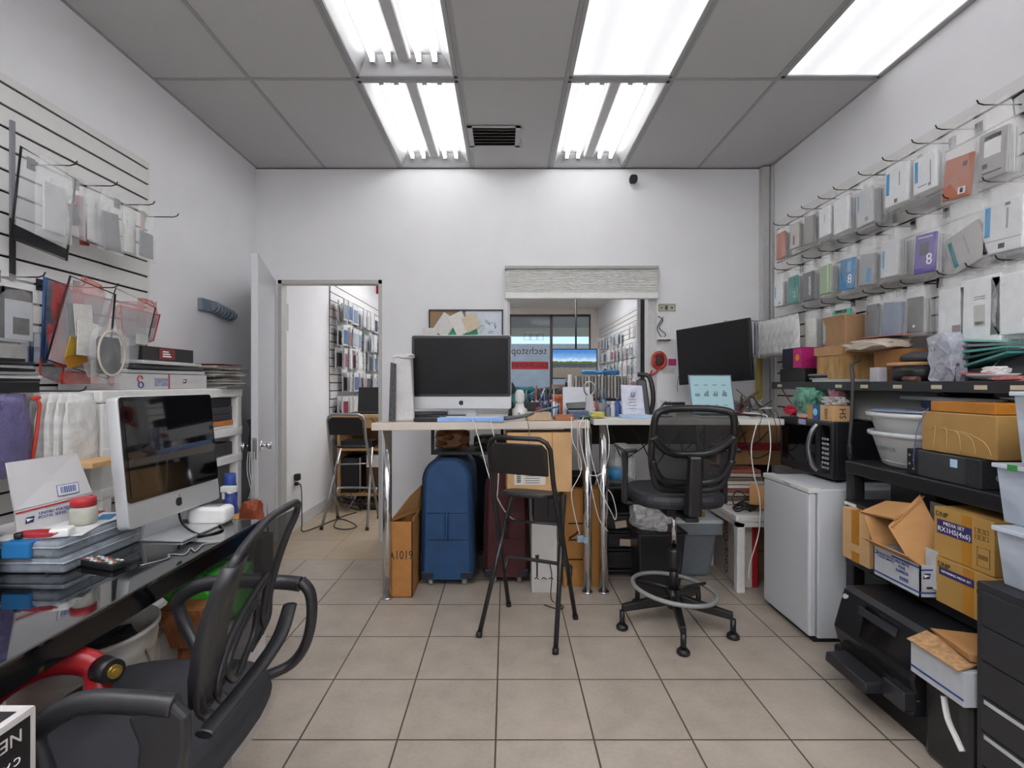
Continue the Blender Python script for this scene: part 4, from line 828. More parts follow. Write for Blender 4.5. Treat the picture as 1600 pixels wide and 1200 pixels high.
for i in range(4):
    x = -.095+.06*i
    for zz_, w_2 in ((.062, .014), (-.075, .012)): put('page_mark', MB(Mx).box(x-w_2, zz_, 0, x+w_2, zz_+.004, .0004), mat('#33505a', .6), r)
    b = MB(Mx); b.box(x-.016, -.012, 0, x+.016, -.009, .0004)
    for j in range(4): b.box(x-.015+.008*j, -.010, 0, x-.010+.008*j, .0+.007*((i*j) % 4+1), .0004)
    put('page_chart', b, mat('#33505a', .6), r)
put('page_bar', MB(Mx).box(-.06, -.118, 0, .04, -.113, .0004), mat('#33505a', .6), r)
# tilted television
r = thing('television', 'black flat television on a wall arm, angled above the laptop', 'television', (1.5, 3.65, 1.3))
P0, P1 = at(1061, 602, 3.90), at(1176, 594, 3.42); P2, P3 = at(1170, 496, 3.42), at(1056, 516, 3.90)
u = (P1-P0).normalized(); w_ = (P3-P0).normalized(); n_ = u.cross(w_).normalized(); 
if n_.y > 0: n_ = -n_
put('housing', MB().slab([P0-n_*.03, P1-n_*.03, P2-n_*.03, P3-n_*.03], .03, n_), mat('#121214', .3), r, bev=.004)
c_ = (P0+P1+P2+P3)/4; put('screen', MB().slab([c_+(v-c_)*Vector((1,1,1)).x*.955+n_*.0005 for v in (P0, P1, P2, P3)], .0012, n_), mat('#111113', .22, var=.15, scale=5), r)
put('wall_arm', MB().bar(c_-n_*.03, Vector((1.75, 4.0, 1.5)), .018).bar((1.75, 4.0, 1.5), (1.75, 4.099, 1.5), .03).bar((1.75, 4.08, 1.42), (1.75, 4.08, 1.58), .03), BLACK, r)
# wall items right of the window
zb = YB-.002
def wp(px, py, d=YB): return at(px, py, d)
r = thing('banknote', 'old banknote framed flat on the wall right of the window', 'banknote', wp(1042, 481)); p = wp(1042, 481)
put('note', MB().box(p.x-.072, YB-.003, p.z-.034, p.x+.072, YB-.0005, p.z+.034), mat('#b6b6a6', .7, var=.06), r)
b = MB()
for x0, x1, z0, z1 in ((-.065, .065, .024, .026), (-.065, .065, -.026, -.024), (-.066, -.064, -.026, .026), (.064, .066, -.026, .026)): b.box(p.x+x0, YB-.0045, p.z+z0, p.x+x1, YB-.003, p.z+z1)
b.obox((p.x-.005, YB-.004, p.z), (.022, .001, .034)).bar((p.x-.042, YB-.0045, p.z), (p.x-.042, YB-.003, p.z), .007).bar((p.x+.04, YB-.0045, p.z), (p.x+.04, YB-.003, p.z), .009); put('engraving', b, mat('#4e5248', .7), r)
solo('earphone_packet', 'clear packet of black earphone wire taped on the wall beneath the banknote', 'packet', MB().tube([wp(1028, 494, zb-.01), wp(1036, 500, zb-.01), wp(1030, 512, zb-.012), wp(1040, 522, zb-.01), wp(1034, 527, zb-.01), wp(1027, 512, zb-.012), wp(1037, 495, zb-.01)], .004, 6, smooth=6), BLACK)
solo('clear_pouch', 'clear pouch around the earphone wire on the wall', 'pouch', MB().box(1.22, zb-.022, 1.66, 1.34, zb, 1.88), BAG)
solo('acrylic_shelf', 'small white ledge on the wall under the earphone packet', 'ledge', MB().box(1.23, YB-.06, 1.645, 1.33, YB-.001, 1.655).box(1.23, YB-.06, 1.645, 1.33, YB-.055, 1.675), WPLAST)
r = thing('hanging_cable_coil', 'red coil of cable hanging on the wall beside the tilted television', 'cable', wp(1031, 567)); p = wp(1030, 563, YB-.03)
put('coil', MB().tube([p+Vector((.052*math.cos(a), .006*math.sin(3*a), .062*math.sin(a))) for a in [k*2*PI/24 for k in range(24)]], .015, 10, closed=True), mat('#b3342a', .4), r)
put('tail', MB().tube([p+Vector((.0, 0, -.06)), p+Vector((-.03, 0, -.10)), p+Vector((-.07, 0, -.12)), p+Vector((-.06, 0, -.08))], .008, 8, smooth=5), mat('#b3342a', .4), r)
put('core', MB().blob((p.x+.01, p.y+.005, p.z), (.075, .03, .09), 2, .4, 4, 2), mat('#4a2621', .5), r); put('hook', MB().bar((p.x, YB-.001, p.z+.06), (p.x, YB-.06, p.z+.06), .003), STEEL, r)
p = wp(1050, 566); solo('sticky_note', 'bright pink sticker on the wall left of the tilted television', 'sticker', MB().box(p.x-.03, YB-.002, p.z-.028, p.x+.035, YB-.0005, p.z+.028), mat('#b8327c', .6))
p = wp(1046, 578); solo('hand_note', 'handwritten white note under the pink sticker', 'note', MB().box(p.x-.06, YB-.002, p.z-.03, p.x+.04, YB-.0005, p.z+.02), mat('#cccccc', .7))
solo('glass_jar', 'small clear jar with black lid standing behind the right table by the window', 'jar', MB().lathe([(.03, 0), (.035, .01), (.035, .09), (.03, .10)], tp(1040, 3.6, zR), 18), film('#cdd2d0', .5, .1, 6, .2))
solo('power_strip', 'black bar on a small stand behind the desk phone', 'bar', MB().obox(tp(1053, 3.55, zR+.075), (.15, .03, .022)).obox(tp(1053, 3.55, zR+.033), (.02, .02, .066)), BLACK, bev=.003)
solo('blue_sticker_box', 'white box with a blue oval print left of the laptop', 'box', MB().box(1.02, 3.28, zR, 1.08, 3.34, zR+.06).box(1.07,3.3,zR,1.12,3.4,zR+.04), mat('#c9c9cb', .5))
p = Vector((1.05, 3.2785, zR+.035)); solo('blue_print', 'blue oval badge left of the laptop', 'badge', MB().bar(p+Vector((0,0,0)), p+Vector((0,-.001,0)), .022, n=16), BLUE)
# cable heap on the right table
random.seed(31)
for k in range(9):
    c = Vector((1.58+.02*(k % 4), 3.27+.06*(k // 4), zR+.02)); P = [c+Vector((random.uniform(-.06, .10), random.uniform(-.08, .08), random.uniform(-.012, .12)*(1 if i % 2 else .3))) for i in range(6)]
    col = ['#cfcfcf', '#1c1c1e', '#8a8a8c', '#cfcfcf', '#1c1c1e', '#7a5c52', '#cfcfcf', '#8a8a8c', '#1c1c1e'][k]
    cable('%s cable in the heap right of the laptop, %s layer' % ({'#cfcfcf': 'white', '#1c1c1e': 'black', '#8a8a8c': 'grey', '#7a5c52': 'brown'}[col], ['lowest', 'low left', 'low middle', 'low right', 'centre', 'upper left', 'upper middle', 'upper right', 'topmost'][k]), P, .0042, mat(col, .45), g='cable heap right of the laptop')
solo('foil_bag', 'crumpled grey antistatic bag among the cables right of the laptop', 'bag', MB().blob((1.58, 3.47, zR+.055), (.22, .2, .10), 13, .7, 3), mat('#85858a', .3, .4, var=.3, bump=.6, bscale=20))
solo('circuit_board', 'brown circuit board lying on the cable heap', 'circuit board', MB().obox((1.60, 3.30, zR+.12), (.18, .03, .006), rz=.3, ry=-.5), mat('#5a4636', .5, var=.4, scale=80))
for k, (z, c, lb) in enumerate(((.012, '#6b2630', 'dark red folder under the papers at the right table end'), (.03, '#c9c4b8', 'cream papers at the right table end'), (.048, '#b0475c', 'rose plastic sheet at the right table end'))):
    solo('folder', lb, 'folder', MB().obox((1.60, 3.5, zR+z), (.19, .28, .014), rz=.1*k-.1), mat(c, .6, var=.15), bev=.002)
solo('yellow_level', 'tall yellow folding ruler standing in the corner behind the television', 'ruler', MB().obox((2.03, 4.03, 1.35), (.022, .012, .55)).obox((2.06, 4.05, 1.32), (.02, .012, .5)), mat('#b5a54e', .5))
cable('thin black wire on the wall below the television', [at(1064, 575, 4.09), at(1060, 590, 4.09), at(1058, 605, 4.09), at(1059, 612, 4.0)], .002, BLACK)
cable('short black cable from the television to the wall, right of the laptop', [at(1150, 608, 3.6), at(1160, 617, 3.65), at(1166, 622, 3.7)], .003, BLACK)
# ================================================================ through the doorway
r = thing('wall_outlet', 'white wall outlet with black adapter on the hallway wall', 'outlet', (DX0, 4.42, .42)); 
put('plate', MB().box(DX0, 4.38, .36, DX0+.006, 4.46, .50), WPLAST, r, bev=.002); put('adapter', MB().box(DX0+.006, 4.395, .44, DX0+.05, 4.45, .50), BLACK, r, bev=.01); put('plug', MB().box(DX0+.006, 4.405, .395, DX0+.035, 4.44, .425), BLACK, r, bev=.006)
cable('black power cable from the hallway outlet down and along the floor', [(DX0+.035, 4.42, .41), (DX0+.06, 4.42, .39), (DX0+.075, 4.40, .25), (DX0+.085, 4.38, .08), (DX0+.10, 4.36, .008), (DX0+.18, 4.5, .008), (-1.6, 4.75, .008), (-1.45, 4.65, .008), (-1.35, 4.5, .008), (-1.42, 4.42, .008), (-1.55, 4.5, .008), (-1.6, 4.8, .008), (-1.5, 5.0, .008)], .005, BLACK)
random.seed(6)
for k in range(5):
    P = [Vector((-1.62+random.uniform(-.15, .22), 5.15+random.uniform(-.12, .1), random.uniform(.01, .16))) for _ in range(7)]
    cable(['black', 'grey', 'black', 'brown', 'black'][k]+' cord tangled on the floor beyond the stool, '+['lowest', 'second', 'middle', 'fourth', 'topmost'][k], P, .006, mat(['#151517', '#77787a', '#202022', '#5a4336', '#151517'][k], .5), g='cords on the hallway floor')
solo('power_strip', 'black power strip on the floor beyond the doorway', 'power strip', MB().obox((-1.38, 5.15, .022), (.26, .06, .04), rz=-.1), BLACK, bev=.006)
r = thing('wooden_desk', 'pale wooden desk with open shelves seen through the doorway', 'desk', (-1.3, 5.5, 0)); WOOD = mat('#b9915e', .5, var=.06, stretch=(1, 1, 10))
zt = .965; b = MB(); b.box(-1.86, 5.3, zt-.03, -.75, 5.8, zt); put('tabletop', b, mat('#c2a078', .4), r, bev=.003)
b = MB(); b.box(-1.80, 5.32, zt-.14, -1.05, 5.34, zt-.03); put('fascia', b, WOOD, r)
put('side_panel', MB().box(-1.80, 5.32, 0, -1.775, 5.78, zt-.14), WOOD, r); put('side_panel', MB().box(-1.07, 5.32, 0, -1.045, 5.78, zt-.14), WOOD, r); put('back_panel', MB().box(-1.80, 5.76, 0, -1.05, 5.78, zt-.14), mat('#8c683e', .6), r)
for z in (.10, .58): put('shelf', MB().box(-1.775, 5.32, z, -1.07, 5.76, z+.025), WOOD, r)
solo('computer_tower', 'black computer tower with silver strip on the wooden desk shelf', 'computer', MB().box(-1.800, 5.36, .128, -1.590, 5.7, .50), BLACK, bev=.008)
solo('silver_tower', 'thin silver console standing beside the black tower', 'console', MB().box(-1.580, 5.36, .128, -1.560, 5.6, .50), STEEL, bev=.003)
solo('white_carton', 'small white carton on a brown box in the wooden desk', 'box', MB().box(-1.500, 5.36, .40, -1.370, 5.5, .53), WPLAST); solo('brown_carton', 'dark brown box beneath the small white carton', 'box', MB().box(-1.500, 5.36, .128, -1.370, 5.5, .398), mat('#4a3327', .6))
solo('orange_carton', 'orange box at the right end of the wooden desk shelf', 'box', MB().box(-1.330, 5.36, .128, -1.225, 5.5, .52), mat('#a8572c', .6, var=.2))
solo('game_console', 'flat black console on the upper shelf of the wooden desk', 'console', MB().box(-1.840, 5.36, .607, -1.440, 5.6, .68), BLACK, bev=.006)
r = thing('monitor', 'black laptop screen standing open on the wooden desk', 'laptop', (-1.39, 5.5, zt))
put('base', MB().box(-1.690, 5.42, zt, -1.390, 5.62, zt+.02), BLACK, r, bev=.003); put('screen', MB().slab([(-1.67, 5.62, zt+.02), (-1.38, 5.62, zt+.02), (-1.38, 5.66, zt+.29), (-1.67, 5.66, zt+.29)], .012), mat('#1b1b1e', .3), r, bev=.003)
solo('card_reader', 'small black terminal at the left of the wooden desk', 'terminal', MB().box(-1.860, 5.4, zt, -1.740, 5.5, zt+.04).box(-1.860, 5.46, zt+.04, -1.830, 5.48, zt+.07), BLACK, bev=.004)
cable('black wire drooping over the front of the wooden desk', [(-1.5, 5.4, zt+.01), (-1.45, 5.31, zt-.03), (-1.38, 5.305, zt-.08), (-1.3, 5.31, zt-.01), (-1.22, 5.4, zt+.01)], .004, BLACK)
p = at(588, 448, 7.2); solo('red_sign', 'dark red sign high up behind the doorway', 'sign', MB().box(p.x-.09, 7.2, p.z-.10, p.x+.12, 7.21, p.z+.22), mat('#8f1029', .5))
solo('partition', 'white partition at the end of the hallway', 'partition', MB().box(-1.35, 7.6, 0, .0, 7.66, 2.0), WALL)
r = thing('wall_notice', 'small paper notice taped on the hallway wall', 'notice', (DX0, 4.5, 1.9)); put('sheet', MB().box(DX0, 4.20, 1.75, DX0+.002, 4.30, 1.98), mat('#bdbdbd', .8), r)
# ================================================================ LEFT: glass desk, shelf unit, slat wall goods
zD = .75
r = thing('glass_desk', 'glossy black glass desk along the left wall', 'desk', (-1.3, 1.3, 0))
put('tabletop', MB().box(-1.66, .35, zD-.012, -.99, 2.016, zD), GLASSK, r, bev=.002)
put('edge_trim', MB().box(-.9895, .35, zD-.003, -.987, 2.016, zD+.0005).box(-1.66, 2.0165, zD-.003, -.987, 2.019, zD+.0005), mat('#8c8d90', .25, .8), r)
put('apron', MB().box(-1.02, .37, zD-.075, -1.0, 2.0, zD-.013).box(-1.64, 1.985, zD-.075, -1.0, 2.0, zD-.013), mat('#0c0c0e', .12), r, bev=.003)
for x, y in ((-1.04, 1.97), (-1.62, 1.97), (-1.62, .42), (-1.04, .42)): put('leg', MB().box(x-.025, y-.025, 0, x+.025, y+.025, zD-.02), WPLAST if (x, y) == (-1.62, 1.97) else BLACK, r)
# the silver all-in-one on it, facing the room
a0 = Vector((-1.216, 1.62)); a1 = Vector((-1.185, 2.04)); cdir = (a1-a0).normalized(); ang = math.atan2(cdir.y, cdir.x); cen = (a0+a1)/2
allinone('older silver all-in-one computer with glossy black screen on the glass desk', Matrix.Translation((cen.x-.0, cen.y, zD)) @ Matrix.Rotation(ang, 4, 'Z'), .455, .435, .085, .018, .035, tilt=.10, foot=.075)
r = thing('wireless_router', 'white rounded box with grey oval slot behind the older computer', 'router', (-1.30, 1.93, zD))
put('body', MB().rprism(-1.235, zD, -1.09, zD+.068, .02, 1.93, 2.01), WPLAST, r, bev=.012); put('slot', MB().rprism(-1.20, zD+.068, -1.12, zD+.0695, .0005, 1.95, 1.99), mat('#7f8082', .4), r)
solo('sticker_letters', 'silver cursive sticker lettering lying on the glass desk by the computer foot', 'sticker', MB().tube([(-1.10, 1.50, zD+.003), (-1.06, 1.56, zD+.003), (-1.08, 1.60, zD+.003), (-1.03, 1.60, zD+.003), (-1.05, 1.66, zD+.003), (-1.015, 1.63, zD+.003), (-1.03, 1.70, zD+.003), (-1.0, 1.72, zD+.003)], .0035, 5, smooth=5, flat=.4), mat('#9a9c9e', .3, .5))
cable('black cable over the glass desk behind the older computer', [(-1.12, 1.93, zD+.004), (-1.08, 1.90, zD+.004), (-1.06, 1.85, zD+.004), (-1.10, 1.80, zD+.004), (-1.2, 1.85, zD+.03), (-1.25, 1.9, zD+.09)], .004, BLACK)
# clear organizer cases
def orgcase(label, x0, x1, y0, y1, z, h):
    r = thing('organizer_case', label, 'case', ((x0+x1)/2, (y0+y1)/2, z)); b = MB(); b.box(x0, y0, z, x1, y1, z+h)
    put('body', b, film('#9aa3ad', .60, .2, 7, .2), r, bev=.008); b = MB()
    for k in range(1, 5): b.box(x0+(x1-x0)*k/5, y0+.01, z+.004, x0+(x1-x0)*k/5+.002, y1-.01, z+h-.006)
    put('dividers', b, mat('#8b929b', .4), r)
    put('rim', MB().box(x0-.004, y0-.004, z+h*.62, x1+.004, y1+.004, z+h*.72), film('#b7bfc8', .7, .2, 7, .1), r, bev=.003); return r
r = orgcase('large clear organizer case, bottom of two on the glass desk', -1.64, -1.275, 1.44, 1.79, zD+.001, .045)
r = orgcase('clear organizer case with blue latch, stacked on top', -1.645, -1.285, 1.435, 1.77, zD+.047, .045)
put('latch', MB().box(-1.44, 1.422, zD+.050, -1.36, 1.435, zD+.093).box(-1.44, 1.425, zD+.088, -1.36, 1.46, zD+.096), mat('#1c6ea8', .4), r, bev=.003)
solo('paper_sheets', 'loose white sheets on the clear organizer case', 'paper', MB().obox((-1.42, 1.60, zD+.0945), (.22, .28, .003), rz=.3).obox((-1.38, 1.64, zD+.098), (.16, .2, .003), rz=-.15), mat('#cfcfd0', .6))
solo('blue_card', 'small blue card lying on the loose white sheets', 'card', MB().obox((-1.345, 1.68, zD+.1015), (.04, .07, .003), rz=.4), mat('#3a7fb5', .5)); solo('red_card', 'small red card beside the small blue card', 'card', MB().obox((-1.42, 1.72, zD+.1015), (.03, .07, .003), rz=.2), mat('#b0392c', .5))
# open priority box
r = thing('mailing_box', 'open white postal mailing box with red stripe on the left desk', 'box', (-1.52, 1.33, zD+.09)); MW = mat('#c3c2c3', .6, var=.02)
zc = zD+.093
f0, f1 = Vector((-1.475, 1.50, zc+.008)), Vector((-1.43, 1.72, zc+.008)); t0 = f0+Vector((-.004, -.002, .064)); t1 = f1+Vector((-.004, .004, .072))
put('front_panel', MB().slab([f0, f1, t1, t0], .006), MW, r)
l0, l1 = t0+Vector((-.03, .005, .145)), t1+Vector((-.045, -.01, .137)); put('lid', MB().slab([t0+Vector((-.001,0,.001)), t1+Vector((-.001,0,.001)), l1, l0], .006), MW, r)
put('side_panel', MB().slab([f1, f1+Vector((-.10,.01,0)), t1+Vector((-.09,.01,-.01)), t1], .005), mat('#a89880', .7), r); put('tray', MB().box(-1.60, 1.50, zc, -1.44, 1.70, zc+.008), MW, r)
nf = (f1-f0).cross(t0-f0).normalized(); nf = nf if nf.x > 0 else -nf
e = nf*.0078 if (f1-f0).cross(t1-f0).normalized().x > 0 else nf*.001
put('red_stripe', MB().slab([t0+(f0-t0)*.14+e, t1+(f1-t1)*.14+e, t1+(f1-t1)*.07+e, t0+(f0-t0)*.07+e], .0008, nf), RINK, r)
up = (t0-f0).normalized(); ax = (f1-f0).normalized()
text('UNITED STATES\nPOSTAL SERVICE', .0125, BINK, r, frame(f0+ax*.105+up*.036+e+nf*.001, ax, up)); text('PRIORITY\nMAIL', .012, RINK, r, frame(f0+ax*.18+up*.045+e+nf*.001, ax, up))
def eagle(p, ax, up, nf, s, par):
    b = MB(frame(p, ax, up)); b.slab([(-.5*s, -.35*s, 0), (.35*s, -.35*s, 0), (.5*s, .35*s, 0), (-.35*s, .35*s, 0)], .0006); put('emblem', b, NAVY, par)
    b = MB(frame(p+nf*.0008, ax, up)); b.slab([(-.3*s, -.2*s, 0), (.05*s, -.02*s, 0), (.42*s, .05*s, 0), (.1*s, .12*s, 0), (-.4*s, .22*s, 0)], .0004); put('emblem', b, WINK, par)
eagle(f0+ax*.035+up*.030+e+nf*.001, ax, up, nf, .026, r)
ml = (l0-t0).normalized(); nl = (t1-t0).cross(l0-t0).normalized(); nl = nl if nl.x > 0 else -nl; el = nl*.0078 if (t1-t0).cross(l1-t0).x > 0 else nl*.001
b = MB(frame(t0+ax*.155+ml*.035+el, ax, ml)); b.box(-.034, -.018, 0, .034, .018, .0004); put('label_frame', b, mat('#54688a', .5), r)
b = MB(frame(t0+ax*.155+ml*.035+el+nl*.0006, ax, ml)); b.box(-.032, -.016, 0, .032, .016, .0004); put('label_field', b, mat('#cdd0d6', .5), r)
b = MB(frame(t0+ax*.155+ml*.035+el+nl*.0012, ax, ml)); random.seed(2); x = -.024
while x < .024: w = random.choice((.0015, .003)); b.box(x, -.01, 0, x+w, .011, .0004); x += w+random.choice((.0015, .0025))
put('barcode', b, BINK, r)
r = thing('jar', 'clear jar with red lid in front of the open mailing box', 'jar', (-1.335, 1.32, zD+.096)); p = (-1.355, 1.60, zD+.1)
put('glass', MB().lathe([(.033, 0), (.037, .004), (.037, .05), (.031, .058)], p, 22), film('#d4d4c8', .5, .06, 6, .1), r); put('lid', MB().lathe([(.034, .058), (.034, .082), (.032, .084)], p, 24), mat('#b42a33', .35), r); put('contents', MB().lathe([(.03, .003), (.032, .03)], p, 16), mat('#a8a896', .8, var=.2, scale=80), r)
r = thing('phone_charger', 'white block charger with red cable lying on the organizer case', 'charger', (-1.32, 1.2, zD+.1)); put('block', MB().obox((-1.325, 1.49, zD+.108), (.05, .045, .026), rz=.3), WPLAST, r, bev=.006)
put('cable', MB().tube([(-1.375+.045*math.cos(a)*(1+.1*k), 1.475+.025*math.sin(a), zD+.102+.003*k) for k in range(4) for a in [j*2*PI/10 for j in range(10)]], .0022, 6, smooth=3), mat('#a82a35', .4), r); put('plug', MB().lathe([(.010, 0), (.012, .004), (.012, .014), (.006, .017)], (-1.42, 1.455, zD+.099), 14), BLACK, r)
r = thing('remote_control', 'black remote control with coloured buttons on the glass desk', 'remote', (-1.215, 1.50, zD), 1.25); put('case', MB().obox((0, 0, .010), (.045, .15, .02)), BLACK, r, True, .005)
for i in range(4):
    for j in range(8): put('button', MB().box(-.018+.010*i, -.066+.0165*j, .020, -.0115+.010*i, -.056+.0165*j, .0222), mat(['#c9c9c9', '#2d5f4f', '#b03a32', '#8b8b8b', '#d8d8d8'][(i*3+j) % 5], .5), r, True)
for k, (x0, x1, y0, y1, z0, z1, c, lb) in enumerate(((-1.62, -1.44, 1.33, 1.42, zD+.001, zD+.27, '#a7a6a6', 'grey white carton at the left picture edge before the mailing box'),)):
    r = closed_box('white_carton', lb, 'box', x0, y0, z0, x1, y1, z1, mat(c, .6)); put('red_stripe', MB().box(.0602, -.056, .06, .0612, .056, .066), RINK, r, True)
# red machine, bucket, bags under the desk
r = thing('storage_bucket', 'large translucent white bucket under the glass desk', 'bucket', (-1.27, 1.42, 0)); c = (-1.24, 1.47, .19)
b = MB(); prof = [(.135, 0), (.145, .01), (.165, .30), (.175, .31), (.176, .33), (.178, .335), (.178, .37), (.185, .375), (.185, .385), (.176, .387), (.172, .30), (.14, .02), (.01, .02)]; b.lathe(prof, c, 40); put('body', b, film('#d7d4ce', .82, .3, 3, .05), r)
put('handle', MB().tube([(c[0]+.17, c[1], c[2]+.34), (c[0]+.19, c[1]+.03, c[2]+.24), (c[0]+.13, c[1]+.13, c[2]+.17), (c[0]+.05, c[1]+.185, c[2]+.2)], .003, 6, smooth=5), STEEL, r)
put('contents', MB().blob((c[0], c[1], c[2]+.30), (.26, .26, .10), 3, .5, 3), mat('#2a2a2d', .5, var=.4), r)
solo('under_desk_crate', 'dark low crate under the bucket', 'crate', MB().box(-1.42, 1.28, 0, -1.06, 1.64, .188), BLK2)
r = thing('vacuum_cleaner', 'red portable machine with black hose and brass fitting under the desk', 'machine', (-1.2, 1.05, 0)); VR = mat('#9c151f', .35, var=.05)
put('body', MB().blob((-1.36, 1.02, .40), (.40, .38, .44), 2, .12, 1.4, 4), VR, r)
put('handle', MB().tube([(-1.16, .94, .42), (-1.15, 1.00, .54), (-1.13, 1.10, .62), (-1.07, 1.17, .645), (-.99, 1.2, .62), (-.96, 1.17, .55)], .026, 12, smooth=6, flat=1.3), VR, r)
put('knob', MB().bar((-.965, 1.19, .62), (-.92, 1.17, .625), .029, .026, 18), BLACK, r); put('fitting', MB().bar((-.92, 1.17, .625), (-.913, 1.167, .626), .015, n=16).bar((-.913,1.167,.626), (-.91,1.165,.626), .008, n=12), mat('#b99a4a', .3, .8), r)
put('hose', MB().tube([(-1.12, .9, .3), (-1.1, .96, .42), (-1.16, 1.04, .47), (-1.25, 1.08, .42)], .03, 12, smooth=6), mat('#141416', .5, stretch=(30,30,30)), r)
put('foot', MB().box(-1.5, .86, 0, -1.1, 1.2, .17), BLACK, r, bev=.02)
solo('green_bag', 'shiny green and white snack bag behind the office chair', 'bag', MB().blob((-1.06, 1.80, .555), (.26, .22, .19), 5, .5, 2.6, 4), mat('#3f9a35', .3, var=.5, scale=9, bump=.5, bscale=20)); 
solo('bag_support_box', 'white postal box with red print under the desk, bearing the green bag', 'box', MB().box(-1.17, 1.69, 0, -.93, 1.93, .455), mat('#b9b5b3', .6, var=.05))
solo('wicker_basket', 'brown slatted basket hanging by the desk leg behind the chair', 'basket', MB().hexa([(-1.09, 1.62, .44), (-.99, 1.62, .44), (-.99, 1.685, .44), (-1.09, 1.685, .44), (-1.12, 1.6, .57), (-.98, 1.6, .57), (-.98, 1.688, .57), (-1.12, 1.688, .57)]).box(-1.08, 1.64, 0, -1.0, 1.68, .44), mat('#7a4a28', .6, var=.35, scale=40, stretch=(4, 4, .2)))
r = thing('cable_box', 'black and white network cable box at the lower left corner', 'box', (-.93, .86, .0))
bx = (-1.12, -.80, .66, .865); H = .50
x0, x1, y0, y1 = -.983, -.815, .60, .863
put('carton', MB().box(x0, y0, .17, x1, y1, .742), mat('#141416', .5), r, bev=.002)
put('white_border', MB().box(x1, y1-.008, .62, x1+.0012, y1, .733).box(x1, y0, .733, x1+.0012, y1, .742).box(x0, y0, .7425, x1, y1, .7435), mat('#b9b5b3', .5), r)
put('black_top', MB().box(x0+.01, y0, .7437, x1-.014, y1-.018, .7445), INK, r)
put('grey_band', MB().box(x1, y0, .17, x1+.001, y0+.165, .70), mat('#4a5049', .5), r)
Mx = frame((x1+.0014, .765, .712), (0, -1, 0), (0, 0, -1)); text('NETWORK', .030, mat('#b9b5b3', .5), r, Mx)
text('C A T 5 E', .018, WINK, r, frame((x1+.0014, .80, .672), (0, -1, 0), (0, 0, -1)))
b = MB(); x = .755
while x < .84: b.box(x1+.001, x, .60, x1+.002, x+.004, .65); x += .0075
put('barcode', b, mat('#b9b5b3', .5), r)
put('stand', MB().box(x0, y0, 0, x1, y1, .168), CARDD, r)
# white plastic shelving unit beyond the desk
r = thing('shelf_unit', 'white plastic shelving unit along the left wall behind the desk', 'shelf', (-1.83, 2.55, 0)); ux0, ux1, uy0, uy1 = -2.03, -1.72, 2.12, 3.26
for z in (.16, .80, .97, 1.215): put('shelf', MB().box(ux0, uy0, z, ux1, uy1, z+(.05 if z != 1.215 else .055)), WPLAST, r, bev=.006)
for x in (ux0+.03, ux1-.03):
    for y in (uy0+.035, uy1-.035): put('post', MB().box(x-.028, y-.028, 0, x+.028, y+.028, 1.215), WPLAST, r, bev=.008)
q = at
def ubox(name, label, cat, y0, y1, z0, z1, m, x0=-2.0, x1=-1.75, bev=.003): return solo(name, label, cat, MB().box(x0, y0, z0, x1, y1, z1), m, bev=bev)
ubox('black_device', 'black device box on the second shelf of the white unit, upper right', 'device', 2.88, 3.18, 1.155, 1.21, BLACK); ubox('grey_device', 'dark grey device under the black one on the white unit', 'device', 2.88, 3.19, 1.11, 1.153, DARKG)
ubox('motherboard_stack', 'stack of circuit boards on the white unit', 'circuit boards', 2.89, 3.19, 1.07, 1.108, mat('#3a3440', .5, var=.7, scale=60)); ubox('orange_envelope', 'orange padded packet under the circuit boards', 'packet', 2.90, 3.2, 1.035, 1.068, mat('#b8743a', .5, var=.15)); ubox('white_tablet', 'white tablet at the bottom of the pile on the white unit', 'tablet', 2.86, 3.22, 1.021, 1.034, WPLAST)
ubox('dark_box', 'dark grey box on the third shelf of the white unit', 'box', 2.8, 3.19, .851, .93, DARKG)
ubox('grille_heater', 'black perforated computer case standing on the near end of the white unit', 'computer case', 2.2, 2.48, 1.022, 1.16, mat('#1a1a1c', .4, var=.8, scale=90)); ubox('plastic_tray', 'pale deep plastic tray on the near end of the white unit', 'tray', 2.19, 2.5, .851, .96, OFFW)
ubox('postal_flap', 'brown cardboard flap sticking out over the near end of the white unit', 'cardboard', 1.93, 2.11, .981-.01, 1.0-.01, CARDL, -1.80, -1.6, 0)
r = thing('spray_bottle', 'blue and white spray bottle with colourful label behind the white computer box', 'bottle', (-1.50, 2.18, .21)); c = (-1.52, 2.70, .0)
sp = at(360, 800, 2.75); c = (sp.x, sp.y, .0); put('body', MB().lathe([(.035, .40), (.042, .41), (.042, .60), (.03, .66), (.016, .70)], c, 18), mat('#2c3f86', .35), r); put('label', MB().lathe([(.043, .47), (.043, .585)], c, 18), mat('#b58a2e', .5, var=.6, scale=14), r)
put('trigger', MB().box(c[0]-.05, c[1]-.015, .70, c[0]+.035, c[1]+.015, .735).box(c[0]-.045, c[1]-.008, .66, c[0]-.03, c[1]+.008, .705).bar((c[0],c[1],.68),(c[0],c[1],.71),.018), WPLAST, r, bev=.006)
r2 = solo('storage_crate', 'dark crate beneath the spray bottle at the end of the desk', 'crate', MB().box(sp.x-.1, 2.6, 0, sp.x+.055, 2.9, .398), BLACK)
solo('blue_bottle', 'dark blue bottle cap just behind the spray bottle', 'bottle', MB().lathe([(.035, .4), (.038, .41), (.038, .70), (.03, .75), (.03, .79)], (sp.x-.04, sp.y+.07, 0), 16), BLUE)
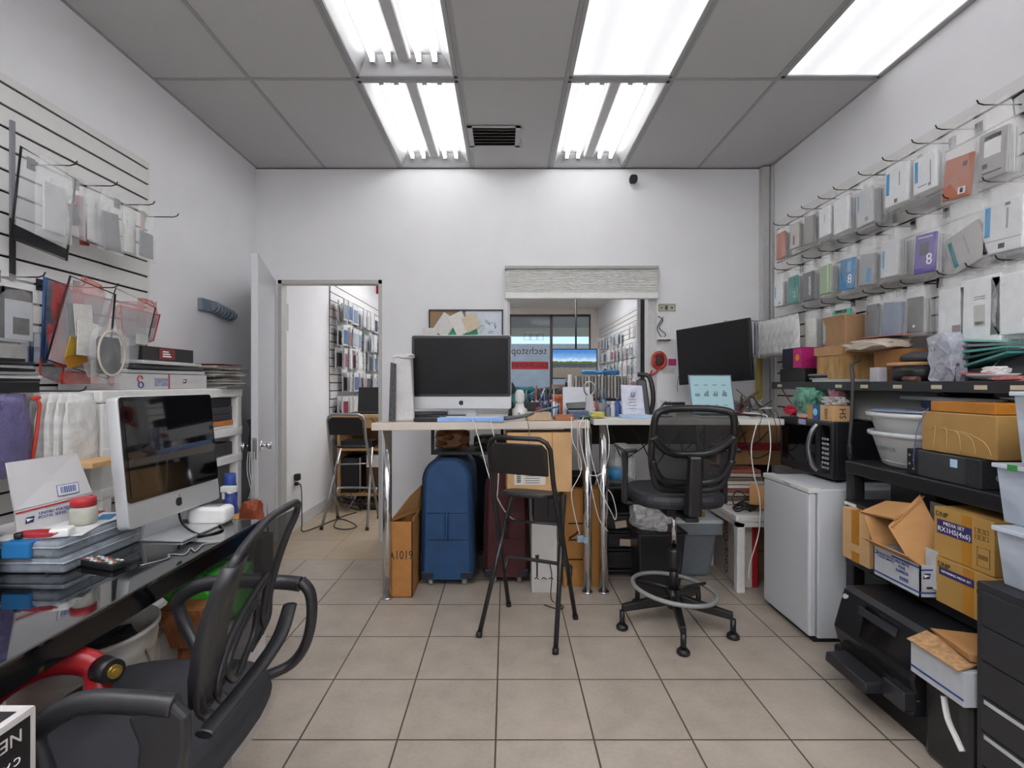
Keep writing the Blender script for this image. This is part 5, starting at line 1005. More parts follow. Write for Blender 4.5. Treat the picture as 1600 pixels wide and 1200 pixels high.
# behind the unit, beside the door
solo('rolled_banner', 'tall blue roll standing upright in the corner behind the door', 'roll', MB().bar(at(395, 700, 3.42)*1+Vector((0, .2, -.86+.0)), at(397, 458, 3.6), .022, n=16), mat('#2a5a86', .35))
solo('black_umbrella', 'black umbrella hanging in the gap by the door', 'umbrella', MB().tube([at(393, 655, 3.25), at(396, 672, 3.25), at(392, 700, 3.25), at(394, 780, 3.25)], lambda t: .03-.015*t, 8, smooth=4), BLACK)
for k in range(4): cable('white cord hanging beside the door knob, '+['leftmost', 'second', 'third', 'rightmost'][k], [at(388+3*k, 706, 3.2), at(386+4*k, 735, 3.2), at(392+2*k, 765, 3.2), at(388+3*k, 780, 3.2)], .003, mat('#bdbdbd', .5), g='white cords by the door')
solo('orange_bag', 'orange and dark red bag standing low beside the door', 'bag', MB().blob(at(394, 812, 3.12), (.12, .14, .26), 4, .4, 3), mat('#9c4a2c', .5, var=.4, scale=8)); solo('bag_box', 'dark box under the orange bag', 'box', MB().box(-1.66, 3.14, 0, -1.62+.08, 3.3, .32), BLK2)
# things on top of the unit
zU = 1.271
r = closed_box('mailing_box', 'flat white postal box with red stripes on top of the shelving unit', 'box', -2.03, 2.26, zU, -1.74, 2.90, zU+.075, mat('#bfbdbc', .6)); put('red_stripe', MB().box(.1455, -.01, .0, .147, .0, .075), RINK, r, True)
eagle(Vector((-1.7385, 2.70, zU+.04)), (0,1,0), (0,0,1), Vector((1,0,0)), .03, r); b = MB(frame((-1.7385, 2.52, zU+.035), (0,1,0), (0,0,1))); b.box(-.05, -.02, 0, .05, .02, .0004); put('label_field', b, mat('#8b93a8', .5, var=.3, scale=60), r)
b = MB().tube([(-1.738, 2.37+.016*math.cos(a), zU+.05+.016*math.sin(a)) for a in [k*2*PI/12 for k in range(10)]], .003, 5); put('red_mark', b, RINK, r); put('blue_mark', MB().tube([(-1.738, 2.375+.016*math.cos(a), zU+.022+.014*math.sin(a)) for a in [k*2*PI/12 for k in range(12)]], .003, 5, closed=True), BINK, r)
for k in range(3): solo('laptop', ['silver laptop lowest in the stack on the postal box', 'dark laptop in the middle of the stack on the postal box', 'silver laptop topmost in the stack on the postal box'][k], 'laptop', MB().obox((-1.88+.01*k, 2.60, zU+.087+.022*k), (.26, .60-.04*k, .018), rz=.04*k), [ALU, DARKG, ALU][k], 'laptops on the shelving unit', bev=.004)
r = closed_box('tool_box', 'black and red printed product box on the laptop stack', 'box', -1.98, 2.44, zU+.143, -1.78, 2.84, zU+.215, mat('#1d1b1c', .45, var=.3, scale=40)); put('red_label', MB().box(.1005, -.08, .01, .1015, .04, .065), mat('#7c2420', .5), r, True)
for k in range(3): put('printed_line', MB().box(-1.7785, 2.585, zU+.166+.012*k, -1.7775, 2.65-.01*k, zU+.172+.012*k), WINK, r)
random.seed(5)
for k in range(16):
    z = zU+.004+.0085*k; solo('mailer_envelope', ('grey' if k % 3 else 'white')+' bubble mailer in the pile at the far end of the unit, '+['lowest', '2nd', '3rd', '4th', '5th', '6th', '7th', '8th', '9th', '10th', '11th', '12th', '13th', '14th', '15th', 'topmost'][k]+(' from below' if 0 < k < 15 else ''), 'envelope', MB().obox((-1.86+random.uniform(-.02, .05), 3.09+random.uniform(-.01, .03), z), (.28, .24, .006), rz=random.uniform(-.2, .2)), mat(['#bdbab5', '#77736c', '#98948c'][k % 3], .6, var=.1), 'mailers on the shelving unit')
solo('red_folder', 'thin red edged sheet resting over the mailer pile', 'folder', MB().obox((-1.85, 3.10, zU+.146), (.30, .24, .004), rz=.1), mat('#a44038', .5))
# wall rack with lumps
r = thing('wall_hanger', 'grey blue ribbed bar mounted on the left wall near the door', 'rack', (XL, 3.5, 1.82)); HB = mat('#76818f', .6, var=.12)
put('back_plate', MB().box(XL, 3.32, 1.79, XL+.035, 3.50, 1.87), HB, r, bev=.004)
put('roll', MB().tube([(XL+.035, 3.42+.045*k, 1.83-.006*k+(.008 if k % 2 else 0)) for k in range(7)], .034, 10, smooth=4), HB, r)
for k in range(6): put('rib', MB().tube([(XL+.035+.036*math.cos(a), 3.45+.042*k, 1.825-.006*k+.036*math.sin(a)) for a in [j*PI/5 for j in range(10)]], .008, 6, closed=True), HB, r)
# hooks on the left slat wall
HOOKM = mat('#151517', .35, .3)
def hook(label, x, y, z, face, L=.20, group='slat wall hooks', tip=.018):
    b = MB(); b.box(x-.001, y-.018, z-.02, x+face*.004, y+.018, z+.03); b.tube([(x+face*.003, y, z), (x+face*(L-.03), y, z-.002), (x+face*(L-.008), y, z+.004), (x+face*L, y, z+tip)], .003, 6); return solo('slatwall_hook', label, 'hook', b, HOOKM, group)
wl = XL+.018
def pouchmesh(w, h, t, seed, open_top=True):
    """bulging pouch hanging from its top: y across, z down, x thickness"""
    b = MB(); ny, nz = 6, 8; F_ = []; Bk = []
    for s in (1, -1):
        G = []
        for i in range(ny+1):
            row = []
            for j in range(nz+1):
                u, v = i/ny, j/nz; ed = min(1, 4*min(u, 1-u))*min(1, (.25+v*2.2))*min(1, 6*(1-v)+.1)
                x = s*(t/2*ed)+.35*t*noise.noise(Vector((u*3+seed, v*3, seed*1.7)))*(0.2+ed)+s*.0006
                row.append(b.v((x, (u-.5)*w*(.72+.28*min(1, v*2.8))*(1+.03*noise.noise(Vector((seed, v*3, 1)))), -h*v+.006*noise.noise(Vector((u*4, seed, v))))))
            G.append(row)
        F_.append(G)
    A, B = F_
    for i in range(ny):
        for j in range(nz): b.f([A[i][j], A[i+1][j], A[i+1][j+1], A[i][j+1]], True); b.f([B[i][j], B[i][j+1], B[i+1][j+1], B[i+1][j]], True)
        b.f([A[i][0], B[i][0], B[i+1][0], A[i+1][0]]); b.f([A[i][nz], A[i+1][nz], B[i+1][nz], B[i][nz]])
    for j in range(nz): b.f([A[0][j], A[0][j+1], B[0][j+1], B[0][j]]); b.f([A[ny][j], B[ny][j], B[ny][j+1], A[ny][j+1]])
    return b
def packet(label, x, y, z, face, w=.15, h=.27, t=.02, item=None, iw=.12, ih=.17, it=.012, iz=-.17, marks=None, film_m=None, cat='packet', group=None, tilt=0, seed=0, name='hanging_packet', roll=0):
    """one hanging pouch with its content; face=+1 looks to +x"""
    r = thing(name, label, cat, (x, y, z), 0 if face > 0 else PI, group=group, rx=roll)
    RM[r.name] = rootM(r)
    put('pouch', pouchmesh(w, h, t, seed), film_m or BAG, r, True)
    if item:
        k = Matrix.Translation((0, 0, iz)) @ Matrix.Rotation(tilt, 4, 'X'); b = MB(k); b.box(-it/2, -iw/2, -ih/2, it/2, iw/2, ih/2); put('contents', b, item, r, True, .004)
        for (cy_, cz_, ww, hh, mm) in (marks or ()):
            b = MB(k); b.box(it/2, cy_-ww/2, cz_-hh/2, it/2+.0008, cy_+ww/2, cz_+hh/2); put('printed_mark', b, mm, r, True)
    return r
for k, (y, z, lb) in enumerate(((2.138, 2.235, 'black slat wall hook, top row left wall, above the framed glass'), (2.36, 2.235, 'black slat wall hook, top row left wall, second'), (2.61, 2.235, 'black slat wall hook, top row left wall, third'), (2.80, 2.235, 'empty black slat wall hook farthest along the left wall'), (1.99, 1.725, 'black slat wall hook, middle row left wall, nearest'), (2.18, 1.725, 'black slat wall hook, middle row left wall, second'), (2.365, 1.755, 'black slat wall hook, middle row left wall, third'), (2.03, 1.27, 'black slat wall hook, lower row left wall'))): hook(lb, wl, y, z, 1, .20 if z > 1.3 else .33)
def rimpanel(label, P, name, cat, rim, inner=None, rw=.006, depth=.004):
    P = [Vector(p) for p in P]; r = thing(name, label, cat, P[3]); n = (P[1]-P[0]).cross(P[3]-P[0]).normalized()
    put('pane', MB().slab([p+n*.001 for p in P], .002, n), inner or film('#dfe3e6', .22, .05, 3, .05), r)
    put('rim', MB().tube(P, rw, 6, closed=True), rim, r); return r
# framed digitizer glass
P = [at(33, 229, 1.98), at(118, 280, 2.17), at(104, 407, 2.17), at(17, 372, 1.98)]
r = rimpanel('large black rimmed tablet glass panel hanging at the upper left', P, 'tablet_glass', 'glass panel', BLACK, rw=.005)
put('black_band', MB().slab([at(22, 350, 1.979), at(106, 390, 2.169), at(104, 405, 2.169), at(18, 371, 1.979)], .003), INK, r)
packet('bubble wrapped clear pouch in front of the large tablet glass', -1.865, 2.06, 2.22, 1, .17, .33, .03, mat('#b9babc', .4), .10, .2, .01, -.2, film_m=BAGH, seed=2)
packet('clear pouch with a dark grey flex part beside the tablet glass', -1.87, 2.16, 2.20, 1, .12, .27, .02, mat('#55565c', .4), .05, .09, .006, -.17, film_m=BAGH, seed=3, tilt=.3)
packet('bubble pouch holding a grey rounded tablet cover on second top hook', -1.875, 2.37, 2.21, 1, .16, .29, .02, mat('#77787c', .5), .10, .18, .008, -.19, film_m=BAGH, seed=4, tilt=.1)
packet('white bubble pouch behind the grey tablet cover', -1.905, 2.33, 2.215, 1, .16, .27, .02, WPLAST, .12, .2, .006, -.16, film_m=BAGH, seed=5)
packet('red and black tablet glass behind the white bubble pouch', -1.93, 2.27, 2.19, 1, .05, .24, .01, mat('#7d2225', .4), .05, .22, .006, -.15, seed=6, tilt=.15)
packet('clear pouch with grey square panel on the third top hook', -1.875, 2.60, 2.22, 1, .14, .28, .02, mat('#7c7e83', .5), .10, .13, .006, -.2, film_m=BAGH, seed=7)
packet('white folded packet behind the grey square panel', -1.905, 2.52, 2.2, 1, .10, .25, .02, WPLAST, .08, .2, .01, -.14, film_m=BAGH, seed=8)
solo('steel_ruler', 'long grey and black strip hanging on the left slat wall', 'strip', MB().box(wl, 2.045, 1.98, wl+.01, 2.062, 2.38), GREY); solo('black_strip', 'black strip hanging beneath the grey strip', 'strip', MB().box(wl, 2.045, 1.72, wl+.012, 2.062, 1.978), BLACK)
solo('slot_insert', 'small brown bracket at the far edge of the left slat wall', 'bracket', MB().box(wl-.002, 2.78, 2.10, wl+.01, 2.80, 2.24), CARDD)
# middle row
packet('clear pouch with black circuit board and silver chips, nearest on the middle left row', -1.875, 1.90, 1.715, 1, .21, .27, .02, mat('#a9acb2', .4), .15, .20, .01, -.15, marks=((-.055, .0, .03, .19, INK), (.025, -.045, .065, .065, mat('#302e2d', .4, var=.9, scale=70)), (.01, .075, .12, .045, mat('#3c3937', .5, var=.9, scale=60))), film_m=BAG, seed=9)
P = [at(70, 433, 2.1), at(108, 447, 2.2), at(104, 560, 2.2), at(66, 560, 2.1)]; r = rimpanel('blue edged tablet glass behind the circuit board pouch', P, 'tablet_glass', 'glass panel', mat('#1f4a80', .4), mat('#6a7480', .2, var=.3), .006)
for k in range(4):
    P = [at(8+22*k, 520, 2.1), at(26+22*k, 520, 2.13), at(24+22*k, 567, 2.13), at(6+22*k, 567, 2.1)]; rimpanel('small blue edged glass in the row above the black laptops, '+['leftmost', 'second', 'third', 'rightmost'][k], P, 'phone_glass', 'glass panel', mat('#23355f', .4), mat('#9aa6b4', .3, var=.4), .004)
RF = film('#c23a2c', .36, .3, 14, .5)
P = [at(110, 431, 2.02), at(180, 460, 2.22), at(168, 592, 2.22), at(73, 562, 2.02)]; rimpanel('black rimmed clear tablet glass leaning at the centre of the left wall', P, 'tablet_glass', 'glass panel', BLACK, rw=.0045)
P = [at(181, 450, 2.28), at(243, 481, 2.5), at(215, 600, 2.45), at(145, 558, 2.25)]; rimpanel('second black rimmed clear tablet glass, right of the first', P, 'tablet_glass', 'glass panel', BLACK, rw=.003)
for k, (px, py, d, w, h, a, lb) in enumerate(((108, 480, 2.16, .16, .22, .1, 'red antistatic pouch behind the first tablet glass'), (140, 470, 2.2, .14, .2, -.3, 'red antistatic pouch tucked between both tablet glasses'), (205, 500, 2.5, .2, .2, .15, 'red antistatic pouch behind the second tablet glass'), (230, 490, 2.62, .14, .16, .0, 'red antistatic pouch at the right end of the left wall goods'), (125, 590, 2.15, .2, .06, 0, 'crumpled red pouch low at the centre of the left wall'), (185, 590, 2.3, .12, .07, .3, 'crumpled red pouch low right of the tablet glass'), (90, 540, 2.1, .07, .2, .2, 'red folded pouch left of the first tablet glass'))):
    p = at(px, py, d); solo('antistatic_pouch', lb, 'pouch', MB(Matrix.Translation(p) @ Matrix.Rotation(a, 4, 'X')).blob((0, 0, 0), (.03, w, h), k, .5, 3), RF, 'red pouches on the left wall')
for k, (q_, lb) in enumerate((([(105, 452, 2.13), (176, 470, 2.24), (152, 578, 2.22), (80, 562, 2.11)], 'clear pouch with red zip edges behind the first tablet glass'), ([(188, 478, 2.4), (250, 492, 2.6), (240, 532, 2.6), (196, 545, 2.42)], 'clear pouch with red zip edges at the right of the tablet glasses'), ([(70, 470, 2.13), (112, 476, 2.17), (96, 600, 2.16), (62, 585, 2.12)], 'dark pouch with red zip edges by the blue edged tablet glass'))):
    rimpanel(lb, [at(*v) for v in q_], 'zip_pouch', 'pouch', mat('#c23a2c', .4), film('#55585e', .35, .2, 12, .4), .004)
for k, (px, py, d, w, h, c, a, lb) in enumerate(((131, 500, 2.09, .09, .13, '#c3c2bd', .1, 'white printed card inside the hanging goods'), (137, 530, 2.085, .10, .14, '#cac9c4', -.05, 'white label sheet with small print in front of the red pouches'), (150, 572, 2.12, .11, .06, '#9a9690', .4, 'grey printed card low in the tablet glass'), (112, 545, 2.07, .04, .10, '#b89a2e', -.3, 'yellow card strip low left in the tablet glass'), (120, 562, 2.08, .10, .05, '#a8741f', .3, 'amber card at the bottom of the tablet glass'), (118, 500, 2.14, .08, .14, '#2a2c33', .1, 'dark card behind the white printed card'), (222, 530, 2.42, .08, .05, '#a9aaa8', 0, 'grey card right of the coiled cable pouch'))):
    p = at(px, py, d); solo('printed_card', lb, 'card', MB().obox(p, (.003, w, h), rx=a), mat(c, .5, var=.1, scale=50), 'cards in the left wall goods')
r = thing('cable_pouch', 'clear pouch with a coiled cream cable hanging by the tablet glasses', 'pouch', at(175, 520, 2.12)); p = at(175, 552, 2.14)
put('coil', MB().tube([p+Vector((.0, .055*math.cos(a)*1.3, .095*math.sin(a))) for a in [k*2*PI/24 for k in range(24)]], .0042, 8, closed=True), mat('#b8ad98', .4), r); put('pouch', MB().blob((p.x-.01, p.y, p.z-.01), (.04, .2, .26), 6, .3, 2), BAG, r); put('contents', MB().blob((p.x-.015, p.y, p.z-.01), (.02, .13, .17), 8, .5, 3), mat('#1e242b', .4, var=.6), r)
# black laptops on a bracket shelf
r = thing('bracket_shelf', 'shelf bracket holding flat laptops on the left slat wall', 'shelf', (wl, 1.85, 1.27)); put('board', MB().box(wl, 1.45, 1.29, -1.80, 1.92, 1.305), BLACK, r); put('price_rail', MB().box(-1.80, 1.45, 1.265, -1.795, 1.92, 1.305), BLACK, r)
for k in range(7): solo('tablet', ['black', 'white', 'grey', 'black', 'silver', 'black', 'black'][k]+' tablet in the flat stack on the left bracket shelf, '+['lowest', 'second', 'third', 'middle', 'fifth', 'sixth', 'topmost'][k], 'tablet', MB().obox((-1.91+.008*(k % 3), 1.71+.01*(k % 2), 1.3115+.0125*k), (.22, .44-.02*k, .011)), [BLACK, WPLAST, GREY, BLACK, ALU, BLK2, BLACK][k], 'tablets on the bracket shelf', bev=.002)
# lower row: purple/red bags and white pouches
for k in range(4): packet('violet tinted pouch with red zip, low at the far left edge, '+['first', 'second', 'third', 'fourth'][k], -1.78-.03*k, 1.79+.02*k, 1.262, 1, .16, .30, .03, None, film_m=film(['#77709c', '#7780a8', '#a07890', '#6e7694'][k], .6, .25, 12, .4), seed=20+k, group='violet pouches on the left wall')
solo('red_zip', 'orange red zip edge on the violet pouches', 'zip', MB().tube([(-1.775, 1.885, 1.245), (-1.775, 1.90, 1.22), (-1.775, 1.885, 1.10), (-1.78, 1.87, .98)], .006, 6).blob((-1.775, 1.885, 1.245), (.015, .035, .02), 3, .6, 3, 2), mat('#c9422f', .4))
for k in range(8): packet('plain white padded pouch low on the left wall, '+['front', 'second', 'third', 'fourth', 'fifth', 'sixth', 'seventh', 'rearmost'][k]+' of the row', -1.72-.026*k, 2.02-.012*(k % 4), 1.262, 1, .165, .31-.012*(k % 3), .022, mat('#cfcec9', .5), .14, .25, .008, -.16, film_m=BAGW, seed=30+k, group='white pouches low on the left wall')
# ================================================================ RIGHT: slat wall packets
wr = XR-.018
BL_ = mat('#2f8fc4', .5); SAL = mat('#b06a50', .55, var=.06, scale=30); PURP = mat('#63539a', .4, var=.1); TEA = mat('#3f8f86', .5, var=.12, scale=30); BLUB = mat('#3f7fae', .5, var=.2, scale=20)
GRP = mat('#9d9c9a', .5, var=.05); WHB = mat('#dcdee0', .5, var=.03); QR = mat('#55585c', .6, var=.7, scale=160)
ocoly = [(.045, .0, .02, .12, BL_), (-.005, 0, .006, .11, GINK), (-.05, -.06, .015, .015, QR)]   # placeholder tuple layout (y, z, w, h, material)
rows = {1: 2.455, 2: 2.127, 3: 1.794}
rn = {1: 'top', 2: 'middle', 3: 'lower'}
# row, hook distance, face dist, pouch (w,h), item (w,h,z), material, marks, behind, tilt, label
R = [
 (1, 2.067, 2.03, (.22, .40), (.12, .19, -.21), GRP, [(-.0, .035, .07, .08, WHB), (0, .07, .07, .018, INK), (.0, -.07, .08, .005, INK), (-.03, -.04, .02, .02, QR)], 3, .05, 'grey phone battery pack with black bordered label in a clear pouch'),
 (1, 2.267, 2.19, (.20, .36), (.135, .18, -.24), SAL, [(.035, .05, .02, .02, INK), (.03, -.06, .035, .03, WHB), (.03, -.06, .015, .02, INK), (-.02, .0, .05, .003, GINK), (-.02, -.02, .05, .003, GINK)], 2, .12, 'salmon orange card pack in a clear pouch'),
 (1, 2.40, 2.36, (.15, .26), (.13, .17, -.15), WHB, [(-.045, .02, .018, .10, BL_), (.035, .0, .006, .10, GINK), (.03, -.06, .014, .014, QR), (-.01, -.055, .05, .004, BINK)], 3, .0, 'white pack with blue stripe lettering beside the salmon one'),
 (1, 2.588, 2.53, (.19, .28), (.15, .19, -.14), WHB, [(-.055, .02, .02, .11, BL_), (.02, .03, .006, .07, GINK), (.0, -.075, .02, .02, QR)], 5, .04, 'large white pack with blue stripe and small code square'),
 (1, 2.765, 2.76, (.15, .29), (.12, .2, -.17), mat('#bcbec0', .5), [(-.04, .03, .008, .09, BL_), (.02, -.07, .02, .02, QR)], 6, -.03, 'pale grey pack with thin blue lettering'),
 (1, 2.976, 2.95, (.16, .27), (.13, .2, -.15), WHB, [], 8, .0, 'fat row of plain white packs'),
 (1, 3.12, 3.10, (.14, .25), (.11, .18, -.14), WHB, [(0, .02, .005, .05, GINK)], 4, .0, 'plain white pack with faint print'),
 (1, 3.30, 3.27, (.13, .25), (.10, .18, -.14), mat('#8d8b88', .5), [], 4, .1, 'grey brown pack leaning sideways'),
 (1, 3.46, 3.43, (.13, .24), (.10, .17, -.13), mat('#b6b3ae', .5), [(.0, -.03, .02, .06, mat('#7c4a3c', .5))], 4, .05, 'cream pack with brown stripe'),
 (1, 3.64, 3.60, (.14, .26), (.11, .19, -.15), mat('#b5715c', .5), [], 3, .02, 'small salmon pack at the far left end'),
 (2, 2.044, 1.99, (.22, .34), (.16, .2, -.19), mat('#cfd1d3', .5), [(-.06, .03, .022, .12, BL_), (.02, .03, .008, .08, GINK), (-.0, -.05, .15, .003, GINK), (-.0, -.075, .025, .02, QR), (.02, .085, .02, .012, QR)], 3, .04, 'large grey white pack with blue stripe and printed lines'),
 (2, 2.23, 2.15, (.23, .33), (.17, .17, -.23), mat('#a3a2a0', .5), [(-.06, .0, .02, .12, mat('#2a7684', .5)), (.01, .01, .006, .09, GINK)], 4, -.32, 'grey pack with teal stripe hanging askew'),
 (2, 2.434, 2.36, (.15, .30), (.115, .185, -.20), PURP, [(.0, .02, .05, .06, mat('#4a4a52', .5)), (.0, .075, .08, .004, WHB)], 5, .08, 'purple pack marked with a white numeral eight'),
 (2, 2.63, 2.58, (.14, .29), (.11, .19, -.17), mat('#c2c4c6', .5), [(-.035, .0, .012, .09, BL_)], 6, .04, 'grey pack with blue stripe beside the purple one'),
 (2, 2.78, 2.74, (.13, .28), (.11, .17, -.19), mat('#97999b', .5), [(.02, -.03, .03, .07, BL_)], 4, .12, 'tilted grey pack with a blue curl'),
 (2, 2.936, 2.90, (.15, .29), (.12, .18, -.18), BLUB, [(.02, .04, .03, .06, mat('#7ba7c4', .5))], 4, .08, 'blue pack marked with a white numeral eight'),
 (2, 3.12, 3.10, (.13, .28), (.10, .18, -.17), mat('#8fa884', .5), [(.03, .0, .004, .17, WHB)], 4, .0, 'pale green slim pack'),
 (2, 3.29, 3.27, (.14, .29), (.11, .19, -.18), mat('#5f6267', .5), [(.02, .0, .02, .12, mat('#b6b6a4', .5, var=.5, scale=70))], 3, .0, 'dark grey pack with pale side print'),
 (2, 3.47, 3.45, (.14, .29), (.11, .19, -.17), TEA, [(.0, .07, .07, .02, mat('#2c6c66', .5))], 3, .02, 'teal pack marked with a white figure'),
 (2, 3.63, 3.63, (.14, .28), (.11, .17, -.17), WHB, [(-.035, .02, .01, .08, BL_), (.02, -.065, .015, .015, QR)], 3, .0, 'small white pack with thin blue line at the far end'),
 (3, 1.99, 1.96, (.24, .36), (.16, .24, -.17), WHB, [], 3, .02, 'large plain white pouch at the near end'),
 (3, 2.12, 2.085, (.23, .37), (.18, .28, -.18), WHB, [(.0, .06, .05, .004, GINK), (.0, .05, .05, .004, GINK), (.0, -.02, .05, .09, mat('#b4b2ab', .6)), (-.0, -.05, .04, .015, QR)], 4, .0, 'big white pouch with a square printed label'),
 (3, 2.26, 2.22, (.18, .32), (.13, .22, -.17), mat('#d6d8da', .5), [(.03, -.08, .04, .05, mat('#6c4048', .5))], 3, .03, 'white pouch with a small dark red part inside'),
 (3, 2.47, 2.42, (.14, .27), (.085, .17, -.15), mat('#25252a', .4, var=.2, scale=30), [(-.0, -.055, .012, .012, WHB)], 3, .02, 'white pouch holding a black phone screen'),
 (3, 2.597, 2.56, (.16, .27), (.13, .18, -.155), mat('#6f7f96', .4, var=.12, scale=30), [], 2, .12, 'white edged pouch with blue grey bubble wrap'),
 (3, 2.73, 2.70, (.12, .26), (.09, .19, -.15), mat('#4a4b4f', .5, var=.2), [], 3, .03, 'dark narrow pack beside the blue grey bubble wrap'),
 (3, 2.94, 2.95, (.17, .27), (.15, .21, -.15), mat('#3fae94', .4), [(.0, .01, .018, .09, INK), (-.0, .09, .1, .02, INK)], 2, .02, 'bright turquoise pouch with a dark stick inside'),
 (3, 3.09, 3.07, (.12, .25), (.09, .19, -.14), mat('#b3b5b4', .5), [(.0, -.09, .06, .015, GINK)], 3, .0, 'pale pouch beside the turquoise one'),
 (3, 3.28, 3.25, (.15, .28), (.11, .2, -.16), mat('#d4d3cc', .5), [], 3, .0, 'cream white pouch beside the upright brown carton'),
]
for i, (row, hd, fd, (w, h), (iw, ih, iz), im, marks, nb, tilt, lb) in enumerate(R):
    z = rows[row]; it_x = .0082; hook('black hook holding the %s' % lb, wr, hd, z, -1, .20)
    proto = packet(lb, wr-.165, fd, z-.012, -1, min(w, iw+.045), min(h, ih/2-iz+.02), .022, im, iw, ih, .014, iz, marks, BAGH if row == 3 and i < 24 else BAG, tilt=-tilt, seed=i)
    for key_, ch_, sz_ in (('numeral eight', '8', .075), ('white figure', '2', .06)):
        if key_ in lb: c_t = RM[proto.name] @ Vector((it_x, .028, iz-.035)); text(ch_, sz_, WINK, proto, frame(c_t, (0, -1, 0), (0, 0, 1)))
    if nb:
        z2 = z-.012; back = None
        for k in range(nb):
            x = wr-.148+.018*k
            if back is None: back = packet('clear pouch behind the %s' % lb, x, fd+.006, z2-.006, -1, min(w, iw+.035), min(h, ih/2-iz+.01), .012, WHB if im in (WHB, SAL, PURP) else mat('#c6c7c7', .5), iw*.95, ih*.95, .005, iz*.97, film_m=BAG, seed=i+40, tilt=-tilt*.5, group='pouches behind the %s on the %s row' % (lb, rn[row]), name='hanging_packet')
            else: q = dup(back, (x, fd+.006+.008*((k*7) % 3-1), z2-.006-.005*(k % 2)))
# far-corner white cluster on the back right
for k in range(14): packet('thin white packet hanging in the right corner beside the television, '+['nearest', 'second', 'third', 'fourth', 'fifth', 'sixth', 'seventh', 'eighth', 'ninth', 'tenth', 'eleventh', 'twelfth', 'thirteenth', 'last'][k], 1.93+.0*k, 3.36+.036*k, 1.765, -1, .16, .27, .02, WHB, .12, .2, .006, -.15, film_m=BAGW, seed=60+k, roll=0, group='white packets in the right corner') if k % 2 == 0 else None
pr_ = []
for k in range(22):
    p = Vector((1.69+.021*k, 3.86, 1.775-.004*(k*5 % 4)))
    if k < 2:
        b0 = thing('hanging_packet', 'thin white packet in the row hanging across the back right corner', 'packet', p, .1*k, group='white packets across the back corner')
        put('card', MB().box(-.0035, -.07, -.27+.02*k, .0035, .07, 0), mat('#d2d4d6' if k == 0 else '#9fa1a4', .4), b0, True, .002); put('contents', MB().box(-.0045, -.05, -.23, .0045, .05, -.10), mat('#b9bbbe', .5), b0, True); pr_.append(b0)
    else: dup(pr_[1 if k % 3 == 1 else 0], p, .04*((k*5) % 3-1))
solo('hook_rail', 'steel rail carrying the white packets across the back right corner', 'rail', MB().bar((1.68, 3.85, 1.78), (2.147, 3.85, 1.78), .005), STEEL)
0 and solo('clear_pouch', 'white pouch hanging at the right edge of the tilted television', 'pouch', MB(Matrix.Translation(at(1200, 515, 3.6))).box(-.035, 0, -.12, .035, .012, .11), mat('#c4c6c8', .4, var=.05), bev=.004)
# black frame at the right edge
P = [(wr-.02, 2.09, 2.37), (wr-.02, 1.93, 2.40), (wr-.02, 1.93, 2.18), (wr-.02, 2.075, 2.17)]
P = [at(1583, 154, 2.09), at(1640, 120, 1.93), at(1645, 150, 1.93), at(1586, 186, 2.09)]; rimpanel('small black rimmed glass on the slat wall at the right picture edge', [Vector((wr-.015, 2.10, 2.50)), Vector((wr-.015, 1.95, 2.52)), Vector((wr-.015, 1.95, 2.40)), Vector((wr-.015, 2.095, 2.42))], 'phone_glass', 'glass panel', BLACK, mat('#c3c3c5', .4), .006)
# ---------------------------------------------------------------- upper black shelf
zS = 1.305
r = thing('wall_shelf', 'long black shelf with small price labels under the hanging packets', 'shelf', (2.0, 2.3, 1.26))
put('board', MB().box(1.83, 1.15, zS-.02, wr-.002, 3.42, zS), BLACK, r); put('front_rail', MB().box(1.818, 1.15, zS-.042, 1.83, 3.42, zS+.004), BLK2, r, bev=.002)
for yy in (1.4, 2.2, 3.3): put('bracket', MB().hexa([(1.9, yy-.004, zS-.04), (wr-.002, yy-.004, zS-.12), (wr-.002, yy+.004, zS-.12), (1.9, yy+.004, zS-.04), (1.9, yy-.004, zS-.02), (wr-.002, yy-.004, zS-.02), (wr-.002, yy+.004, zS-.02), (1.9, yy+.004, zS-.02)]), BLACK, r)
for px in (1218, 1310, 1350, 1402, 1463, 1532, 1590): y = F*1.817/(px-CX); put('price_label', MB().box(1.8165, y-.026, zS-.029, 1.818, y+.026, zS-.012), mat('#c2b9a0', .6), r)
def sb(name, label, cat, px0, px1, z0, z1, m, X=1.86, dx=.12, **k):
    y0, y1 = F*X/(px1-CX), F*X/(px0-CX); return solo(name, label, cat, MB().box(X, y0, z0, X+dx, y1, z1), m, **k)
sb('black_box', 'black device box with white stripe at the far left of the wall shelf', 'box', 1219, 1258, zS+.001, zS+.09, BLACK, 1.86, .2)
r = thing('gift_box', 'navy and magenta box with orange flower on the black device box', 'box', (1.95, 3.2, zS+.091)); put('body', MB().box(1.87, 3.16, zS+.092, 2.05, 3.38, zS+.225), mat('#1d1b2c', .5), r); put('magenta_face', MB().box(1.869, 3.158, zS+.092, 2.05, 3.161, zS+.225).box(1.868, 3.158, zS+.095, 1.87, 3.25, zS+.22), mat('#b0206c', .5, var=.15), r); put('flower', MB().bar((1.867, 3.20, zS+.16), (1.8655, 3.20, zS+.16), .022, n=14), mat('#d4852e', .5), r)
r = thing('cable_coil', 'coil of black and grey cables at the far end of the wall shelf', 'cable', (1.92, 3.2, zS)); 
for k in range(4): put('loops', MB().tube([(1.90+.0*k+(.05+.006*k)*math.cos(a), 2.98+.11*math.sin(a), zS+.012+.011*k) for a in [j*2*PI/20 for j in range(20)]], .005, 6, closed=True), [BLACK, LGREY, BLACK, GREY][k], r)
OSB = mat('#a88453', .7, var=.35, scale=30, stretch=(1, 1, .3))
